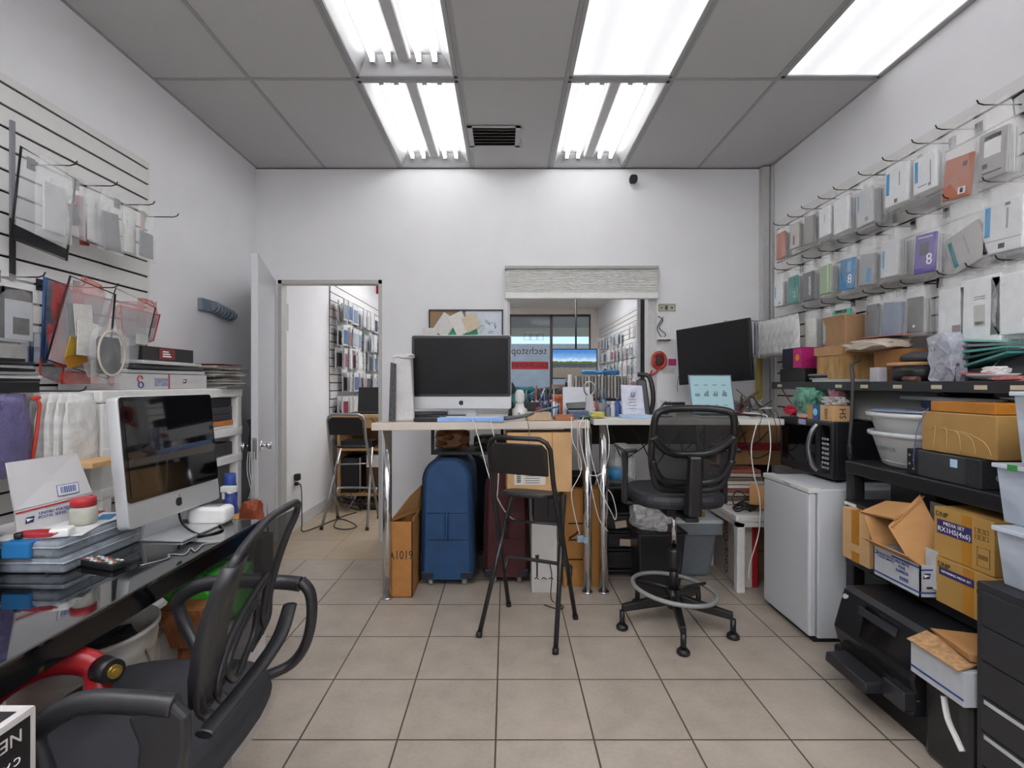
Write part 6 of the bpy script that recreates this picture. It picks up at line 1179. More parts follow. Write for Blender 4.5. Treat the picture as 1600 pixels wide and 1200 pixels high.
r = thing('wooden_crate', 'chipboard box under a flattened paper bag on the wall shelf', 'crate', (1.97, 2.8, zS)); y0, y1 = F*1.86/(1345-CX), F*1.86/(1276-CX); y1 = min(y1, 2.99); put('carton', MB().box(1.86, y0+.15, zS+.02, 2.12, y1, zS+.155), OSB, r, bev=.002); put('lid', MB().box(1.855, y0+.145, zS+.155, 2.12, y1, zS+.161), CARD, r)
put('base', MB().box(1.845, y0+.1, zS+.001, 2.12, y1+.02, zS+.019), mat('#b8b8b6', .5), r)
r = thing('paper_carton', 'upright plain brown carton with open top behind the chipboard box', 'carton', (2.0, 2.86, zS+.162)); put('carton', MB().box(1.93, 2.84, zS+.163, 2.09, 3.02, zS+.39), mat('#9d7a58', .75), r, bev=.004); put('flap', MB().slab([(1.92, 2.86, zS+.391), (1.92, 3.03, zS+.391), (1.94, 3.03, zS+.345), (1.94, 2.86, zS+.345)], .004), mat('#ab8762', .7), r); put('flap', MB().box(1.88, 2.86, zS+.163, 1.928, 3.05, zS+.21), mat('#ab8762', .7), r)
solo('paper_bag', 'crumpled white and tan paper bag lying over the chipboard box', 'bag', MB().blob((1.95, 2.62, zS+.195), (.2, .34, .06), 21, .4, 4), mat('#b6aa9b', .6, var=.1, bump=.5, bscale=20)); solo('red_envelope', 'thin red and tan envelope on top of the crumpled paper bag', 'envelope', MB().obox((1.99, 2.58, zS+.237), (.16, .26, .006), rx=.03), mat('#a36a5c', .5, var=.2))
solo('carton_support', 'brown box holding up the crumpled paper bag', 'box', MB().box(1.93, 2.43, zS+.001, 2.10, 2.62, zS+.165), CARDD)
r = thing('speaker_case', 'round black case under a wooden ring on the wall shelf', 'case', (1.93, 2.42, zS)); c = (1.93, 2.36, zS+.001); put('body', MB().lathe([(.06, 0), (.085, .012), (.09, .035), (.088, .045), (.09, .055), (.075, .075)], c, 28, .85, 1.2), mat('#141416', .4), r)
solo('wooden_ring', 'flat wooden disc resting on the round black case', 'disc', MB().lathe([(.095, 0), (.10, .005), (.10, .018), (.05, .02)], (1.945, 2.40, zS+.077), 30, .8, 1.1), mat('#b58a62', .6)); solo('headphone_pad', 'black oval pad on the wooden disc', 'pad', MB().lathe([(.06, 0), (.085, .01), (.08, .03), (.04, .045)], (1.96, 2.37, zS+.098), 26, .7, 1.1), DARKG)
solo('label_box', 'small white box with purple print left of the round case', 'box', MB().box(1.85, 2.49, zS+.001, 1.90, 2.54, zS+.075), mat('#b9b5bd', .5, var=.1))
solo('drill_battery', 'small brown and black cylinder lying at the shelf edge', 'cylinder', MB().bar((1.85, 2.24, zS+.014), (1.85, 2.32, zS+.014), .013, n=14), mat('#6a4a42', .4, var=.6, scale=60))
solo('black_speaker', 'black box behind the round case on the wall shelf', 'box', MB().box(1.96, 2.12, zS+.001, 2.12, 2.26, zS+.13), BLK2, bev=.006)
r = thing('clamp_lamp', 'small black clamp standing behind the round case', 'clamp', (2.03, 2.34, zS)); put('rod', MB().bar((2.06, 2.3, zS), (2.06, 2.3, zS+.20), .005), BLACK, r); put('head', MB().bar((2.06, 2.3, zS+.2), (2.06, 2.3, zS+.222), .018), BLACK, r)
solo('bubble_pouch', 'greyish bubble pouch drooping over the shelf edge', 'pouch', MB(Matrix.Translation((1.87, 2.115, zS+.10))).blob((0, 0, 0), (.09, .14, .24), 4, .5, 3), film('#b6b9c6', .6, .25, 20, .8))
for k in range(5): solo('tablet_cover', ['teal', 'dark green', 'teal', 'grey', 'pale teal'][k]+' tablet cover in the leaning pile at mid shelf, '+['lowest', 'second', 'middle', 'fourth', 'topmost'][k], 'cover', MB().obox((1.97, 1.98+.02*k, zS+.085+.021*k), (.18, .22, .010), rx=-.25+.09*k, rz=.1*k), mat(['#3f7a78', '#2c4a46', '#468a84', '#6a7075', '#74a39a'][k], .4), 'tablet covers on the wall shelf', bev=.002)
solo('cover_support', 'dark box beneath the tablet covers', 'box', MB().box(1.9, 1.9, zS+.001, 2.1, 2.06, zS+.055), BLK2)
P = [Vector(q) for q in ((1.88, 1.98, zS+.012), (1.88, 1.80, zS+.012), (1.96, 1.79, zS+.12), (1.96, 1.93, zS+.13))]; rimpanel('dark tablet with grey rim propped on the wall shelf', P, 'tablet', 'tablet', LGREY, mat('#2a2a2e', .35), .004)
solo('steel_stand', 'thin silver stand rod at the front of the wall shelf', 'rod', MB().bar((1.85, 2.06, zS), (1.85, 2.06, zS+.072), .0035).bar((1.85, 2.045, zS+.072), (1.85, 2.075, zS+.075), .007), STEEL)
solo('bowl_tray', 'grey tray with white and red scraps on the wall shelf', 'tray', MB().lathe([(.05, 0), (.08, .012), (.085, .02), (.05, .01)], (1.89, 1.94, zS+.012), 22, .6, 1.3), LGREY)
solo('tissue', 'crumpled white tissue lying in the grey tray', 'tissue', MB().blob((1.885, 1.92, zS+.042), (.05, .1, .04), 2, .6, 3), WPLAST); solo('red_wrap', 'red and white wrapper in the grey tray', 'wrapper', MB().obox((1.87, 1.97, zS+.034), (.04, .14, .006), rx=.03), mat('#b8504c', .5, var=.3, scale=60))
r = thing('label_printer', 'grey handheld scanner with white face lying on the wall shelf', 'scanner', (1.95, 1.74, zS)); k = Matrix.Translation((1.90, 1.72, zS+.115)) @ Matrix.Rotation(.75, 4, 'X')
put('body', MB(k).box(-.03, -.075, -.035, .05, .075, .035), mat('#6f7074', .45), r, bev=.008); put('white_face', MB(k).box(-.032, -.0, -.03, -.03, .07, .034).box(-.03, -.07, .035, .05, .07, .038), mat('#c5c5c7', .4), r); put('leg', MB(Matrix.Translation((1.89, 1.645, zS+.055)) @ Matrix.Rotation(.9, 4, 'X')).box(-.015, -.07, -.012, .015, .06, .012), mat('#4a4b52', .4), r, bev=.004); put('rest', MB().box(1.88, 1.60, zS, 1.96, 1.68, zS+.03), LGREY, r, bev=.004)
solo('scanner_rest', 'dark block beneath the grey scanner', 'block', MB().box(1.93, 1.70, zS+.001, 2.06, 1.8, zS+.08), BLACK)
solo('pink_bubble_wrap', 'pink antistatic bubble wrap spread over the near shelf edge', 'bubble wrap', MB(Matrix.Translation((1.89, 1.66, zS+.012))).blob((0, 0, 0), (.14, .52, .022), 8, .5, 4, 4), film('#d0827e', .85, .3, 40, .8))
solo('black_router', 'long black device box at the right picture edge on the wall shelf', 'device', MB().box(1.92, 1.30, zS+.03, 2.12, 1.905-.05-.02, zS+.10) if 0 else MB().box(1.98, 1.36, zS+.001, 2.12, 1.60, zS+.095), BLACK, bev=.003)
cable('thick black power cord hanging over the shelf down beside the microwave', [(1.85, 2.62, zS+.115), (1.80, 2.60, zS+.09), (1.79, 2.58, zS+.02), (1.785, 2.575, 1.2), (1.775, 2.57, 1.08), (1.765, 2.565, .99), (1.77, 2.56, .955)], .0085, mat('#3a3836', .5))
solo('power_plug', 'black three pin plug at the end of the thick power cord', 'plug', MB().bar((1.765, 2.565, .99), (1.768, 2.56, .93), .014, .018).bar((1.768, 2.56, .93), (1.768, 2.56, .905), .018, .008), BLACK, bev=.003)
cable('dark red wire from the far shelf end down to the microwave top', [(1.84, 3.35, zS), (1.83, 3.3, 1.25), (1.82, 3.15, 1.15), (1.84, 3.02, 1.088)], .004, mat('#5e1e26', .5))
# ---------------------------------------------------------------- fridge, microwave and goods on it
r = thing('mini_fridge', 'white mini fridge standing against the right wall stuff, door facing left', 'fridge', (1.78, 2.71, 0)); FW = mat('#c5c8cd', .35, var=.015, scale=3)
fx, fy0, fy1, fz = 1.515, 2.50, 2.94, .767
put('cabinet', MB().box(fx+.045, fy0, .02, 2.06, fy1, fz), FW, r, bev=.006); put('door', MB().box(fx, fy0, .03, fx+.04, fy1, fz-.02), FW, r, bev=.010); put('top_trim', MB().box(fx-.003, fy0-.002, fz-.019, fx+.06, fy1+.002, fz+.008), mat('#cfd0cf', .35), r, bev=.005)
put('plinth', MB().box(fx+.03, fy0+.01, 0, 2.05, fy1-.01, .02), BLACK, r); put('name_mark', MB().box(fx-.004, 2.66, fz-.008, fx-.003, 2.72, fz-.003), GREY, r)
r = thing('microwave', 'black stainless microwave oven standing on the mini fridge', 'microwave', (1.95, 2.92, fz)); mx0, my0, my1, mz0, mz1 = 1.74, 2.66, 3.17, fz+.018, fz+.325
MWM = mat('#3f4046', .3, .6); put('housing', MB().box(mx0+.02, my0, mz0, 2.10, my1, mz1), mat('#202024', .35), r, bev=.005); put('front_frame', MB().box(mx0, my0, mz0, mx0+.02, my1, mz1), MWM, r, bev=.004)
put('window', MB().box(mx0-.002, my0+.15, mz0+.055, mx0, my1-.03, mz1-.035), GLOSSB, r); put('control_panel', MB().box(mx0-.002, my0+.02, mz0+.02, mx0, my0+.10, mz1-.02), GLOSSB, r)
for i in range(3):
    for j in range(7): put('button', MB().box(mx0-.0034, my0+.03+.021*i, mz0+.05+.026*j, mx0-.002, my0+.045+.021*i, mz0+.062+.026*j), mat('#9a9a9e', .5), r)
put('handle', MB().tube([(mx0-.002, my0+.125, mz0+.03), (mx0-.03, my0+.135, mz0+.07), (mx0-.042, my0+.145, mz0+.155), (mx0-.03, my0+.135, mz0+.24), (mx0-.002, my0+.125, mz0+.285)], .011, 10, smooth=6, flat=1.3), mat('#8f9095', .22, .9), r)
put('sticker', MB().box(mx0-.001, my1-.27, mz1-.032, mx0-.0, my1-.20, mz1-.002), mat('#a39ac4', .5, var=.4, scale=90), r)
for x, y in ((1.80, 2.7), (1.80, 3.12), (2.05, 2.7), (2.05, 3.12)): put('foot', MB().bar((x, y, fz), (x, y, mz0), .014), BLACK, r)
zM = mz1+.001
r = closed_box('parts_box', 'small brown box with handwritten marks on the microwave', 'box', 1.76, 2.69, zM, 1.87, 2.80, zM+.085, CARDL); text('SH', .05, INK, r, frame((1.815, 2.689, zM+.043), (0, 0, 1), (-1, 0, 0))); text('HGS', .03, INK, r, frame((1.7588, 2.745, zM+.04), (0, 0, 1), (0, 1, 0)))
solo('parts_box', 'small tan box left of the handwritten one on the microwave', 'box', MB().box(1.76, 2.86, zM, 1.86, 2.92, zM+.08), CARD); r = thing('gift_card_box', 'small blue box with pale oval between the two brown boxes', 'box', (1.79, 2.83, zM)); put('body', MB().box(1.752, 2.805, zM, 1.85, 2.855, zM+.088), mat('#2a5f8c', .45), r); put('oval', MB().bar((1.7515, 2.83, zM+.045), (1.7505, 2.83, zM+.045), .02, n=16), mat('#8fc4d6', .5), r)
solo('plastic_wrap', 'crumpled clear wrap in the small brown box', 'wrap', MB().blob((1.815, 2.76, zM+.11), (.10, .14, .05), 6, .7, 3), film('#d9d4d2', .7, .25, 25, .8)); solo('pink_wrap', 'crumpled pink wrap rising from the brown box', 'wrap', MB().blob((1.85, 2.79, zM+.15), (.07, .07, .10), 9, .6, 3), film('#a9707e', .75, .3, 20, .8))
solo('toy_bag', 'crumpled green and white bag on the far end of the microwave', 'bag', MB().blob((1.84, 3.0, zM+.095), (.16, .2, .19), 15, .8, 3, 4), mat('#5d8f7c', .5, var=.8, scale=13)); solo('red_pouch', 'bright red pouch on the microwave left of the green bag', 'pouch', MB().blob((1.80, 3.10, zM+.04), (.12, .12, .07), 12, .5, 3), mat('#b01f3a', .4)); solo('foam_piece', 'pale pink foam piece at the microwave top edge', 'foam', MB().blob((1.775, 2.96, zM+.015), (.05, .10, .03), 3, .4, 3, 2), mat('#c49a86', .6))
solo('grey_sleeve', 'wide grey padded sleeve leaning behind the boxes under the wall shelf', 'sleeve', MB().slab([(1.93, 2.98, zM), (1.93, 2.30, zM+.0), (2.02, 2.30, zM+.15), (2.02, 2.98, zM+.15)], .03), mat('#8d8f8c', .6), bev=.006)
solo('blue_bag', 'dark blue plastic bag under the wall shelf behind the white tubs', 'bag', MB().blob((2.02, 2.28, zM+.05), (.16, .22, .2), 2, .5, 3), mat('#1f2c5e', .3, var=.3)); 
solo('white_bar', 'long pale tube under the wall shelf above the white tubs', 'tube', MB().bar((1.90, 2.40, 1.235), (1.90, 1.9, 1.228), .010), LGREY)
solo('rack_back', 'dark cloth backdrop behind the tubs and cartons under the wall shelf', 'cloth', MB().box(2.12, 1.2, .93, 2.14, 3.3, 1.24), mat('#1b1b1e', .9))
# ---------------------------------------------------------------- black shelving unit
r = thing('shelf_unit', 'black plastic shelving unit at the right side holding cartons', 'shelf', (1.86, 2.0, 0)); sx0, sx1, sy0, sy1 = 1.655, 2.10, 1.555, 2.44; BP = mat('#1c1c1f', .4)
for z, t in ((.05, .05), (.43, .05), (.865, .06)): put('shelf', MB().box(sx0, sy0, z, sx1, sy1, z+t), BP, r, bev=.006)
for x in (sx0+.03, sx1-.03):
    for y in (sy0+.03, sy1-.03): put('post', MB().box(x-.028, y-.028, 0, x+.028, y+.028, .87), BP, r, bev=.006)
put('side_panel', MB().box(sx1-.01, sy0, .1, sx1, sy1, .86), mat('#141417', .5), r)
zA, zB_, zC_ = .926, .481, .101
def tub(label, z, y, brand=True):
    r = thing('plastic_tub', label, 'tub', (1.84, y, z)); prof = [(.135, 0), (.15, .01), (.185, .13), (.19, .135), (.205, .14), (.206, .155), (.198, .158), (.18, .15), (.14, .012), (.01, .01)]
    put('body', MB().lathe(prof, (1.86, y, z), 40, .95, 1.12), mat('#c3c5c6', .4, var=.02), r)
    if brand:
        text('DEMYOR', .026, mat('#6d7072', .5), r, frame((1.86-.181*.95+.016, y-.0, z+.085), (0, -1, 0), (-.25, 0, 1)) @ Matrix.Translation((0, 0, .014)))
        put('side_line', MB().tube([(1.86-.158*.97, y+.14*.3, z+.03), (1.86-.148*.97, y-.1, z+.03), (1.86-.15, y-.13, z+.12)], .0025, 5, smooth=5), LGREY, r)
    return r
tub('white plastic tub lettered DEMYOR, lower of the two nested tubs', zA, 2.22); tub('white plastic tub nested on top of the lettered one', zA+.085, 2.23, False)
solo('clear_disc', 'clear blue tinted disc lying on the nested tubs', 'lid', MB().lathe([(.18, 0), (.195, .004), (.19, .008), (.02, .008)], (1.86, 2.23, zA+.246), 36, .95, 1.12), film('#9fb0cc', .55, .15, 6, .2))
r = thing('desktop_tower', 'grey flat desktop computer lying on the black shelving unit', 'computer', (1.85, 1.93, zA))
py0, py1 = 1.765, 2.075; put('case', MB().box(1.672, py0, zA+.001, 2.0, py1, zA+.103), mat('#4a4c50', .35, .4), r, bev=.003); put('front_cap', MB().box(1.669, py1-.05, zA+.001, 1.99, py1+.006, zA+.105), BLACK, r, bev=.004)
put('end_panel', MB().box(1.668, py0-.012, zA+.001, 2.0, py0+.05, zA+.104), mat('#2c2d30', .4, var=.4, scale=120), r, bev=.002); put('sticker', MB().box(1.671, py0+.085, zA+.06, 1.672, py0+.115, zA+.09), mat('#a9c6dc', .5), r)
for k in range(2): put('rear_port', MB().bar((1.73+.07*k, py0-.0125, zA+.04+.03*k), (1.73+.07*k, py0-.015, zA+.04+.03*k), .012, n=14), GREY, r)
for k in range(4): put('front_port', MB().bar((1.6675, py1-.03+.02*(k % 2), zA+.025+.018*k), (1.669, py1-.03+.02*(k % 2), zA+.025+.018*k), .005), GREY, r)
cable('thin blue cord hanging by the front of the grey desktop computer', [(1.70, 2.01, 1.20), (1.665, 2.02, 1.12), (1.66, 2.035, 1.0), (1.668, 2.04, .96)], .002, mat('#4a5a8c', .5))
KT = mat('#a9854f', .28, var=.10, scale=10, bump=.25, bscale=9)
r = closed_box('taped_carton', 'large tan carton wrapped in shiny tape on the grey desktop computer', 'box', 1.69, 1.72, zA+.106, 2.0, 2.03, zA+.262, KT, bev=.004)
for k in range(5): put('tape_crease', MB().tube([(-.1562, -.14+.06*k, .01), (-.1565, -.11+.05*k, .06+.01*k), (-.1562, -.02+.03*k, .09)], .0016, 4, smooth=4), mat('#c9ac78', .2), r, True)
closed_box('taped_carton', 'flat orange carton wrapped in tape on top of the large tan one', 'box', 1.70, 1.735, zA+.264, 1.96, 2.0, zA+.304, mat('#b4762c', .25, var=.12, scale=10, bump=.2, bscale=10), bev=.003)
solo('clear_dish', 'clear blue edged dish on top of the flat orange carton', 'dish', MB().lathe([(.07, 0), (.11, .012), (.115, .016), (.06, .012)], (1.90, 1.75, zA+.306), 28, .9, 1.3), film('#8fa9c4', .6, .12, 6, .2))
# second shelf
r = closed_box('cardboard_box', 'tan carton with tape at the far end of the second black shelf', 'box', 1.60, 2.20, zB_, 1.80, 2.375, .715, CARDL, tape='x'); put('printed_lines', MB().box(.02, -.106, .10, .06, -.105, .105).box(-.01, -.106, .06, .05, -.105, .064), INK, r, True)
solo('black_laptop', 'black laptop with silver edge on the tan carton', 'laptop', MB().obox((1.74, 2.30, .727), (.2, .24, .016), rx=.03), BLK2, bev=.003); solo('white_tag', 'white barcode strip on the tan carton edge', 'tag', MB().obox((1.645, 2.38, .724), (.012, .08, .014)), WPLAST)
solo('black_monitor', 'black monitor standing at the back of the second black shelf', 'monitor', MB().box(1.86, 2.16, zB_, 1.9, 2.42, .82), mat('#232326', .3), bev=.006); solo('black_printer', 'black device filling the back of the second black shelf', 'device', MB().box(1.92, 1.7, zB_, 2.08, 2.15, .80), BLACK, bev=.01)
solo('white_sheet', 'white card standing behind the open cartons', 'card', MB().box(1.80, 2.05, zB_, 1.805, 2.12, .80), mat('#b9b9b6', .6))
r = open_box('mailing_box', 'open white postal express box with blue stripes and brown flaps', 'box', 1.575, 1.90, zB_, 1.76, 2.14, zB_+.125, mat('#b9bec4', .6), CARD, flaps=(('x-', .06, 35), ('y+', .12, 60))); mxx = 1.574
put('blue_stripe', MB().box(mxx, 1.90, zB_+.018, mxx+.0008, 2.14, zB_+.024).box(mxx, 1.90, zB_+.112, mxx+.0008, 2.04, zB_+.118).box(1.575, 1.899, zB_+.018, 1.76, 1.8998, zB_+.024).box(1.575, 1.899, zB_+.105, 1.76, 1.8998, zB_+.111), BINK, r)
text('PRIORITY\nMAIL\nEXPRESS', .017, BINK, r, frame((mxx-.0006, 1.985, zB_+.085), (0, -1, 0), (0, 0, 1))); text('UNITED STATES\nPOSTAL SERVICE', .012, BINK, r, frame((mxx-.0006, 2.07, zB_+.098), (0, -1, 0), (0, 0, 1)))
eagle(Vector((mxx-.0006, 2.122, zB_+.105)), (0, -1, 0), (0, 0, 1), Vector((-1, 0, 0)), .02, r); eagle(Vector((1.60, 1.8985, zB_+.085)), (1, 0, 0), (0, 0, 1), Vector((0, -1, 0)), .03, r)
b = MB()
for k in range(9): b.box(mxx-.0006, 1.955+.005*k, zB_+.035, mxx, 1.957+.005*k, zB_+.05)
put('barcode', b, BINK, r); put('printed_line', MB().box(1.60, 1.8985, zB_+.036, 1.68, 1.8996, zB_+.044), INK, r)
solo('cardboard_sheet', 'brown cardboard lid standing diagonally in the postal express box', 'cardboard', MB().slab([(1.60, 2.085, .70), (1.62, 1.925, .515), (1.72, 1.90, .60), (1.70, 2.045, .84)][::1], .018).slab([(1.60, 2.085, .70), (1.70, 2.045, .84), (1.69, 2.02, .845), (1.59, 2.06, .71)], .004), CARD)
solo('cardboard_flap', 'second brown flap lying left of the diagonal lid', 'cardboard', MB().slab([(1.60, 2.25, .715), (1.60, 2.06, .735), (1.70, 2.03, .80), (1.68, 2.2, .775)], .010), CARD)
solo('white_leaflet', 'white printed leaflet standing at the side of the diagonal lid', 'leaflet', MB().slab([(1.625, 1.93, .52), (1.625, 1.88, .52), (1.63, 1.88, .665), (1.63, 1.935, .665)], .004), mat('#b4b6ba', .6))
def dnp(label, z0, z1, y0, y1, lines, blue_z, x0=1.628):
    r = closed_box('media_carton', label, 'box', x0, y0, z0, 1.84, y1, z1, mat('#b08a4a', .6, var=.05, scale=8)); X = x0-.0006
    put('tape', MB().box(X, y0+.125-.045, z0+.002, X+.0006, y0+.125-.005, z1-.002), mat('#b17c2c', .3), r)
    text('DNP', .026, INK, r, frame((X-.0004, y1-.035, z1-.025), (0, -1, 0), (0, 0, 1)))
    put('blue_band', MB().box(X-.0006, y1-.155, blue_z-(.026 if len(lines) > 1 else .014), X-.0001, y1-.015, blue_z+(.026 if len(lines) > 1 else .014)), mat('#35306a', .5), r)
    for (t, s, dz) in lines: text(t, s, WINK, r, frame((X-.0008, y1-.085, blue_z+dz), (0, -1, 0), (0, 0, 1)))
    b = MB()
    for i in range(3):
        for j in range(2): b.tube([(X-.0004, y0+.02+.018*i, z1-.035-.022*j), (X-.0004, y0+.032+.018*i, z1-.035-.022*j), (X-.0004, y0+.032+.018*i, z1-.05-.022*j), (X-.0004, y0+.02+.018*i, z1-.05-.022*j)], .0008, 4, closed=True)
    put('handling_marks', b, mat('#3c2e18', .6), r)
    if z1-z0 > .16:
        b = MB(); b.tube([(X-.0004, y0+.015, z0+.02), (X-.0004, y0+.06, z0+.02), (X-.0004, y0+.06, z0+.085), (X-.0004, y0+.015, z0+.085)], .0008, 4, closed=True)
        for k in range(7): b.box(X-.0006, y0+.022+.005*k, z0+.045, X, y0+.024+.005*k, z0+.06)
        put('barcode', b, mat('#3c2e18', .6), r)
    return r
dnp('ochre DNP media carton with blue RX1HS band, upper of the two', .652, .835, 1.665, 1.90, [('MEDIA SET', .018, .014), ('RX1HS(4x6)', .026, -.009)], .765)
dnp('ochre DNP media carton, lower of the two beside the drawers', .482, .65, 1.652, 1.885, [('REMAINING MEDIA SET', .0115, 0)], .602, 1.622)
# printer on the bottom shelf
r = thing('printer', 'bulky black inkjet printer at the bottom of the black shelving unit', 'printer', (1.62, 1.95, zC_)); PR = mat('#1e1e21', .35); PG = mat('#0d0d10', .1)
X0, Y0, Y1 = 1.44, 1.775, 2.20
sec = [(.0, .11), (.0, .155), (.035, .165), (.015, .18), (.0, .24), (.045, .40), (.07, .415), (.40, .425), (.42, .40), (.42, .11)]
A = MB(); L0 = [A.v((X0+x, Y0, z)) for x, z in sec]; L1 = [A.v((X0+x, Y1, z)) for x, z in sec]; A.f(L0); A.f(L1[::-1])
for i in range(len(sec)): A.f([L0[i], L1[i], L1[(i+1) % len(sec)], L0[(i+1) % len(sec)]])
put('body', A, PR, r, bev=.012)
def pf(y, z, off=0): t = (z-.24)/.16; return Vector((X0+.045*t-off, y, z))
put('glossy_panel', MB().slab([pf(Y0+.01, .265, .003), pf(Y1-.16, .265, .003), pf(Y1-.15, .39, .003), pf(Y0+.01, .39, .003)][::-1], .004), PG, r, bev=.003)
put('control_recess', MB().slab([pf(Y0+.10, .345, .006), pf(Y0+.30, .345, .006), pf(Y0+.30, .375, .006), pf(Y0+.10, .375, .006)][::-1], .004), mat('#34343a', .3), r)
put('slot', MB().box(X0-.002, Y0+.09, .17, X0+.02, Y1-.07, .205), mat('#050506', .5), r)
put('paper_tray', MB().hexa([(X0-.09, Y0+.11, .125), (X0+.02, Y0+.11, .125), (X0+.02, Y1-.08, .125), (X0-.09, Y1-.08, .125), (X0-.085, Y0+.11, .165), (X0+.02, Y0+.11, .17), (X0+.02, Y1-.08, .17), (X0-.085, Y1-.08, .165)]), mat('#27272b', .4), r, bev=.008)
put('side_trim', MB().box(X0-.03, Y0-.002, .13, X0+.02, Y0+.10, .20), mat('#2b2b2f', .25), r, bev=.006)
put('emblem', MB().bar(pf(Y1-.03, .375, .0), pf(Y1-.03, .377, .003), .014, n=18), LGREY, r)
solo('printer_rest', 'low black stand beneath the printer', 'stand', MB().box(1.50, 1.74, 0, 1.64, 2.17, .105), BLACK)
r = closed_box('mailing_box', 'white postal box with blue stripe to the right of the printer', 'box', 1.43, 1.56, .285, 1.60, 1.765, .395, mat('#b6bac0', .6)); put('blue_stripe', MB().box(-.0862, -.1025, .02, -.085, .1025, .026), BINK, r, True)
put('corrugated_flap', MB().slab([(-.10, .10, .112), (-.10, -.10, .112), (.0, -.09, .135), (-.03, .10, .14)], .004), mat('#b08a60', .8, var=.3, scale=60), r, True)
solo('box_rest', 'black coiled hose bag under the right postal box', 'bag', MB().box(1.47, 1.57, .0, 1.62, 1.76, .284), BLK2, bev=.02); 
solo('brown_tray', 'shallow brown cardboard tray on the right postal box', 'cardboard', MB().hexa([(1.46, 1.57, .425), (1.62, 1.56, .41), (1.64, 1.74, .41), (1.50, 1.75, .425), (1.45, 1.565, .45), (1.63, 1.555, .43), (1.65, 1.745, .425), (1.49, 1.755, .44)]), CARD)
solo('white_bracket', 'white plastic bracket poking out beside the hose bag', 'bracket', MB().tube([(1.455, 1.66, .26), (1.45, 1.64, .20), (1.46, 1.62, .15), (1.462, 1.60, .12)], .010, 6, smooth=4, flat=.4), WPLAST)
# drawer cabinet and clear bins
r = thing('drawer_cabinet', 'black steel drawer cabinet at the lower right corner', 'cabinet', (1.7, 1.3, 0)); CB = mat('#2a2b2f', .5, var=.05, scale=80)
kx, ky0, ky1, kz = 1.452, .90, 1.547, .69
put('carcass', MB().box(kx+.006, ky0, 0, 1.98, ky1, kz), CB, r, bev=.003)
nd = 6
for k in range(nd):
    z0 = .03+(kz-.05)*k/nd; z1 = .03+(kz-.05)*(k+1)/nd-.005; d = put('drawer', MB().box(kx, ky0+.02, z0, kx+.008, ky1-.02, z1), CB, r, bev=.002)
    if k in (0, 1, 2): put('card_holder', MB().box(kx-.001, ky1-.17+.0*k, z1-.018, kx, ky1-.03, z1-.006), mat('#b9bbbd', .5), d)
def bin_(label, z0, z1, y1, x0, stuff):
    r = thing('storage_bin', label, 'bin', (x0+.2, y1-.25, z0)); b = MB(); y0 = y1-.44
    b.hexa([(x0+.012, y0+.01, z0), (x0+.38, y0+.01, z0), (x0+.38, y1-.012, z0), (x0+.012, y1-.012, z0), (x0, y0, z1-.012), (x0+.39, y0, z1-.012), (x0+.39, y1, z1-.012), (x0, y1, z1-.012)]); put('body', b, film('#c3cedc', .72, .25, 4, .1), r, bev=.004)
    put('rim', MB().box(x0-.008, y0-.008, z1-.014, x0+.40, y1+.008, z1), film('#d2dae4', .85, .2, 4, .1), r, bev=.003); put('contents', MB().blob((x0+.18, (y0+y1)/2, (z0+z1)/2-.01), (.3, .38, (z1-z0)*.6), stuff, .4, 3), mat(['#5f7890', '#8b8f9a', '#47688c'][stuff % 3], .6, var=.4, scale=14), r); return r
bin_('translucent storage bin standing on the black drawer cabinet, lowest of three', kz+.001, .865, 1.53, 1.50, 0); bin_('translucent storage bin with white contents, middle of three', .867, 1.05, 1.575, 1.545, 1); bin_('translucent storage bin at the right edge, topmost of three', 1.052, 1.275, 1.56, 1.585, 2)
solo('green_tape', 'green tape scrap on the middle storage bin', 'tape', MB().box(1.535, 1.50, 1.035, 1.5365, 1.53, 1.052), GREEN)
# ================================================================ goods in the front room
random.seed(77)
pals = ['#2a2a30', '#c9cbce', '#8f3a4a', '#c9cbce', '#6f7f92', '#b4848c', '#c9cbce', '#3b5f8c', '#b9b2a8', '#44464a', '#c9cbce', '#9aa4b0']
protos = {}
def mini(col, w, h, face):
    key = (col, w, h, face)
    if key not in protos:
        r = thing('accessory_packet', 'x', 'packet', (0, 0, 0), 0); put('card', MB().box(-.006, -w/2, -h, .006, w/2, 0), mat('#c4c6c8', .5), r, True); put('contents', MB().box(-.010, -w*.38, -h*.92, .010, w*.38, -h*.25), mat(col, .4, var=.2, scale=40), r, True); protos[key] = [r, False]
    p = protos[key]
    if not p[1]: p[1] = True; return p[0]
    return dup(p[0])
def fill(x, face, y0, y1, zs, dy, wh, lb, g, skip=.12):
    for zi, z in enumerate(zs):
        y = y0
        while y < y1:
            if random.random() > skip:
                for j in range(2):
                    r = mini(random.choice(pals), .14, .22, face); r.location = (x+face*(.05+.07*j), y+random.uniform(-.02, .02), z+random.uniform(-.01, .01)); r.rotation_euler = (0, 0, random.uniform(-.25, .25)); RM[r.name] = rootM(r)
                    r['label'] = lb % ['top', 'second', 'third', 'fourth', 'fifth', 'sixth', 'lowest'][zi]; r['group'] = g+' '+['top', 'second', 'third', 'fourth', 'fifth', 'sixth', 'lowest'][zi]+' row'; r['category'] = 'packet'
            y += dy
fill(DX0+.02, 1, 5.40, 7.4, (2.20, 1.93, 1.68, 1.42, 1.16), .175, 0, 'small accessory packet on the slat wall beyond the doorway, %s row', 'hallway packets,')
fill(XR-.02, -1, 5.9, 11.2, (2.25, 1.95, 1.66, 1.38, 1.10), .33, 0, 'small accessory packet on the front room right slat wall, %s row', 'front room packets,', .15)
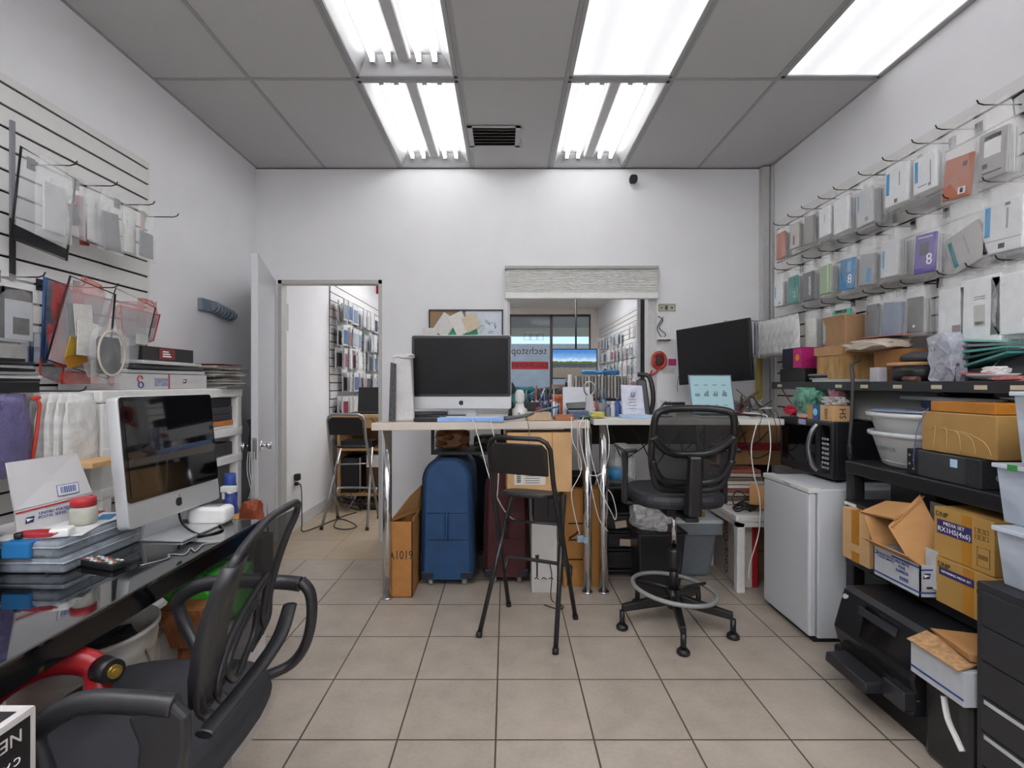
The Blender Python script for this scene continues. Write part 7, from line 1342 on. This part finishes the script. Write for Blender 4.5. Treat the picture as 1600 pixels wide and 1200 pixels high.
# gridwall post just behind the pass-through
r = thing('gridwall_stand', 'tall black perforated stand just behind the pass-through window', 'stand', (1.35, 4.8, 0))
pa = at(1006, 470, 4.8); put('post', MB().box(pa.x-.035, 4.78, 0, pa.x+.035, 4.82, 2.3), BLACK, r); put('crossbar', MB().box(pa.x-.02, 4.77, 1.62, pa.x+.35, 4.81, 1.68).box(pa.x-.02, 4.77, 1.83, pa.x+.35, 4.81, 1.93).box(pa.x-.02, 4.77, 1.36, pa.x+.35, 4.81, 1.45), BLACK, r); put('side_rail', MB().box(pa.x-.065, 4.78, 0, pa.x-.038, 4.82, 2.3), LGREY, r)
for k in range(3): solo('wire_packet', 'packet of black wire hanging on the perforated stand, '+['upper', 'middle', 'lower'][k], 'packet', MB().tube([(pa.x+.08+.05*math.cos(a), 4.755, (2.02, 1.74, 1.52)[k]+.07*math.sin(a)) for a in [j*2*PI/10 for j in range(10)]], .007, 6, closed=True).box(pa.x+.04, 4.76, (2.02, 1.74, 1.52)[k]-.08, pa.x+.16, 4.765, (2.02, 1.74, 1.52)[k]+.1), mat('#8f9092', .5, var=.5, scale=70), 'wire packets on the stand')
# sales counter with displays
solo('sales_counter', 'long pale sales counter in the front room behind the window', 'counter', MB().box(-.1, 5.6, 0, 1.5, 6.2, 1.10), mat('#b5b6b8', .5), bev=.01)
r = thing('display_rack', 'clear rack packed with pale cases on the sales counter', 'rack', (.95, 5.7, 1.101)); put('base', MB().box(.72, 5.62, 1.101, 1.42, 5.85, 1.13), BLACK, r); put('side', MB().box(.72, 5.62, 1.13, .735, 5.85, 1.40), WPLAST, r)
for k in range(18): solo('phone_case', 'pale phone case in the packed counter rack, '+['first', 'second', 'third', 'fourth', 'fifth', 'sixth', 'seventh', 'eighth', 'ninth', 'tenth', 'eleventh', 'twelfth', 'thirteenth', 'fourteenth', 'fifteenth', 'sixteenth', 'seventeenth', 'last'][k]+' from the left', 'phone case', MB().obox((.752+.037*k, 5.72, 1.255+.004*(k % 3)), (.024, .15, .245), rz=.0), mat(['#9b9a98', '#b9b6b2', '#84817e', '#a9a39c'][k % 4], .5), 'cases in the counter rack')
solo('blue_packet', 'bright blue packet lying on top of the packed counter rack', 'packet', MB().blob((.98, 5.7, 1.425), (.26, .1, .05), 2, .4, 3), mat('#2a78b0', .5)); solo('teal_packet', 'teal packet on the right of the packed counter rack', 'packet', MB().blob((1.2, 5.72, 1.425), (.2, .1, .06), 3, .4, 3), mat('#2b6fa0', .5))
solo('blue_tool_pile', 'pile of blue and clear tools on the sales counter at the left', 'tools', MB().blob((.17, 5.75, 1.18), (.34, .2, .18), 3, .9, 5, 4), mat('#5d7fa8', .4, var=.9, scale=30)); solo('dark_tool_pile', 'pile of dark tools on the sales counter left of the rack', 'tools', MB().blob((.50, 5.75, 1.17), (.32, .2, .16), 8, .9, 5, 4), mat('#403c3a', .5, var=.8, scale=24))
p = at(893, 590, 8.5); solo('display_table', 'table with small boxes beneath the hanging television', 'table', MB().box(.8, 8.2, 0, 1.9, 8.8, 1.28).box(1.0, 8.3, 1.28, 1.12, 8.4, 1.42).box(1.3, 8.3, 1.28, 1.5, 8.4, 1.36), mat('#7c6a5e', .5, var=.5, scale=9))
r = thing('customer_chair', 'black chair back showing below the hanging television', 'chair', (1.05, 7.2, 0)); put('back', MB().box(.85, 7.2, .9, 1.3, 7.24, 1.33), BLACK, r, bev=.02); put('legs', MB().box(.87, 7.2, 0, .9, 7.23, .9).box(1.25, 7.2, 0, 1.28, 7.23, .9), BLACK, r)
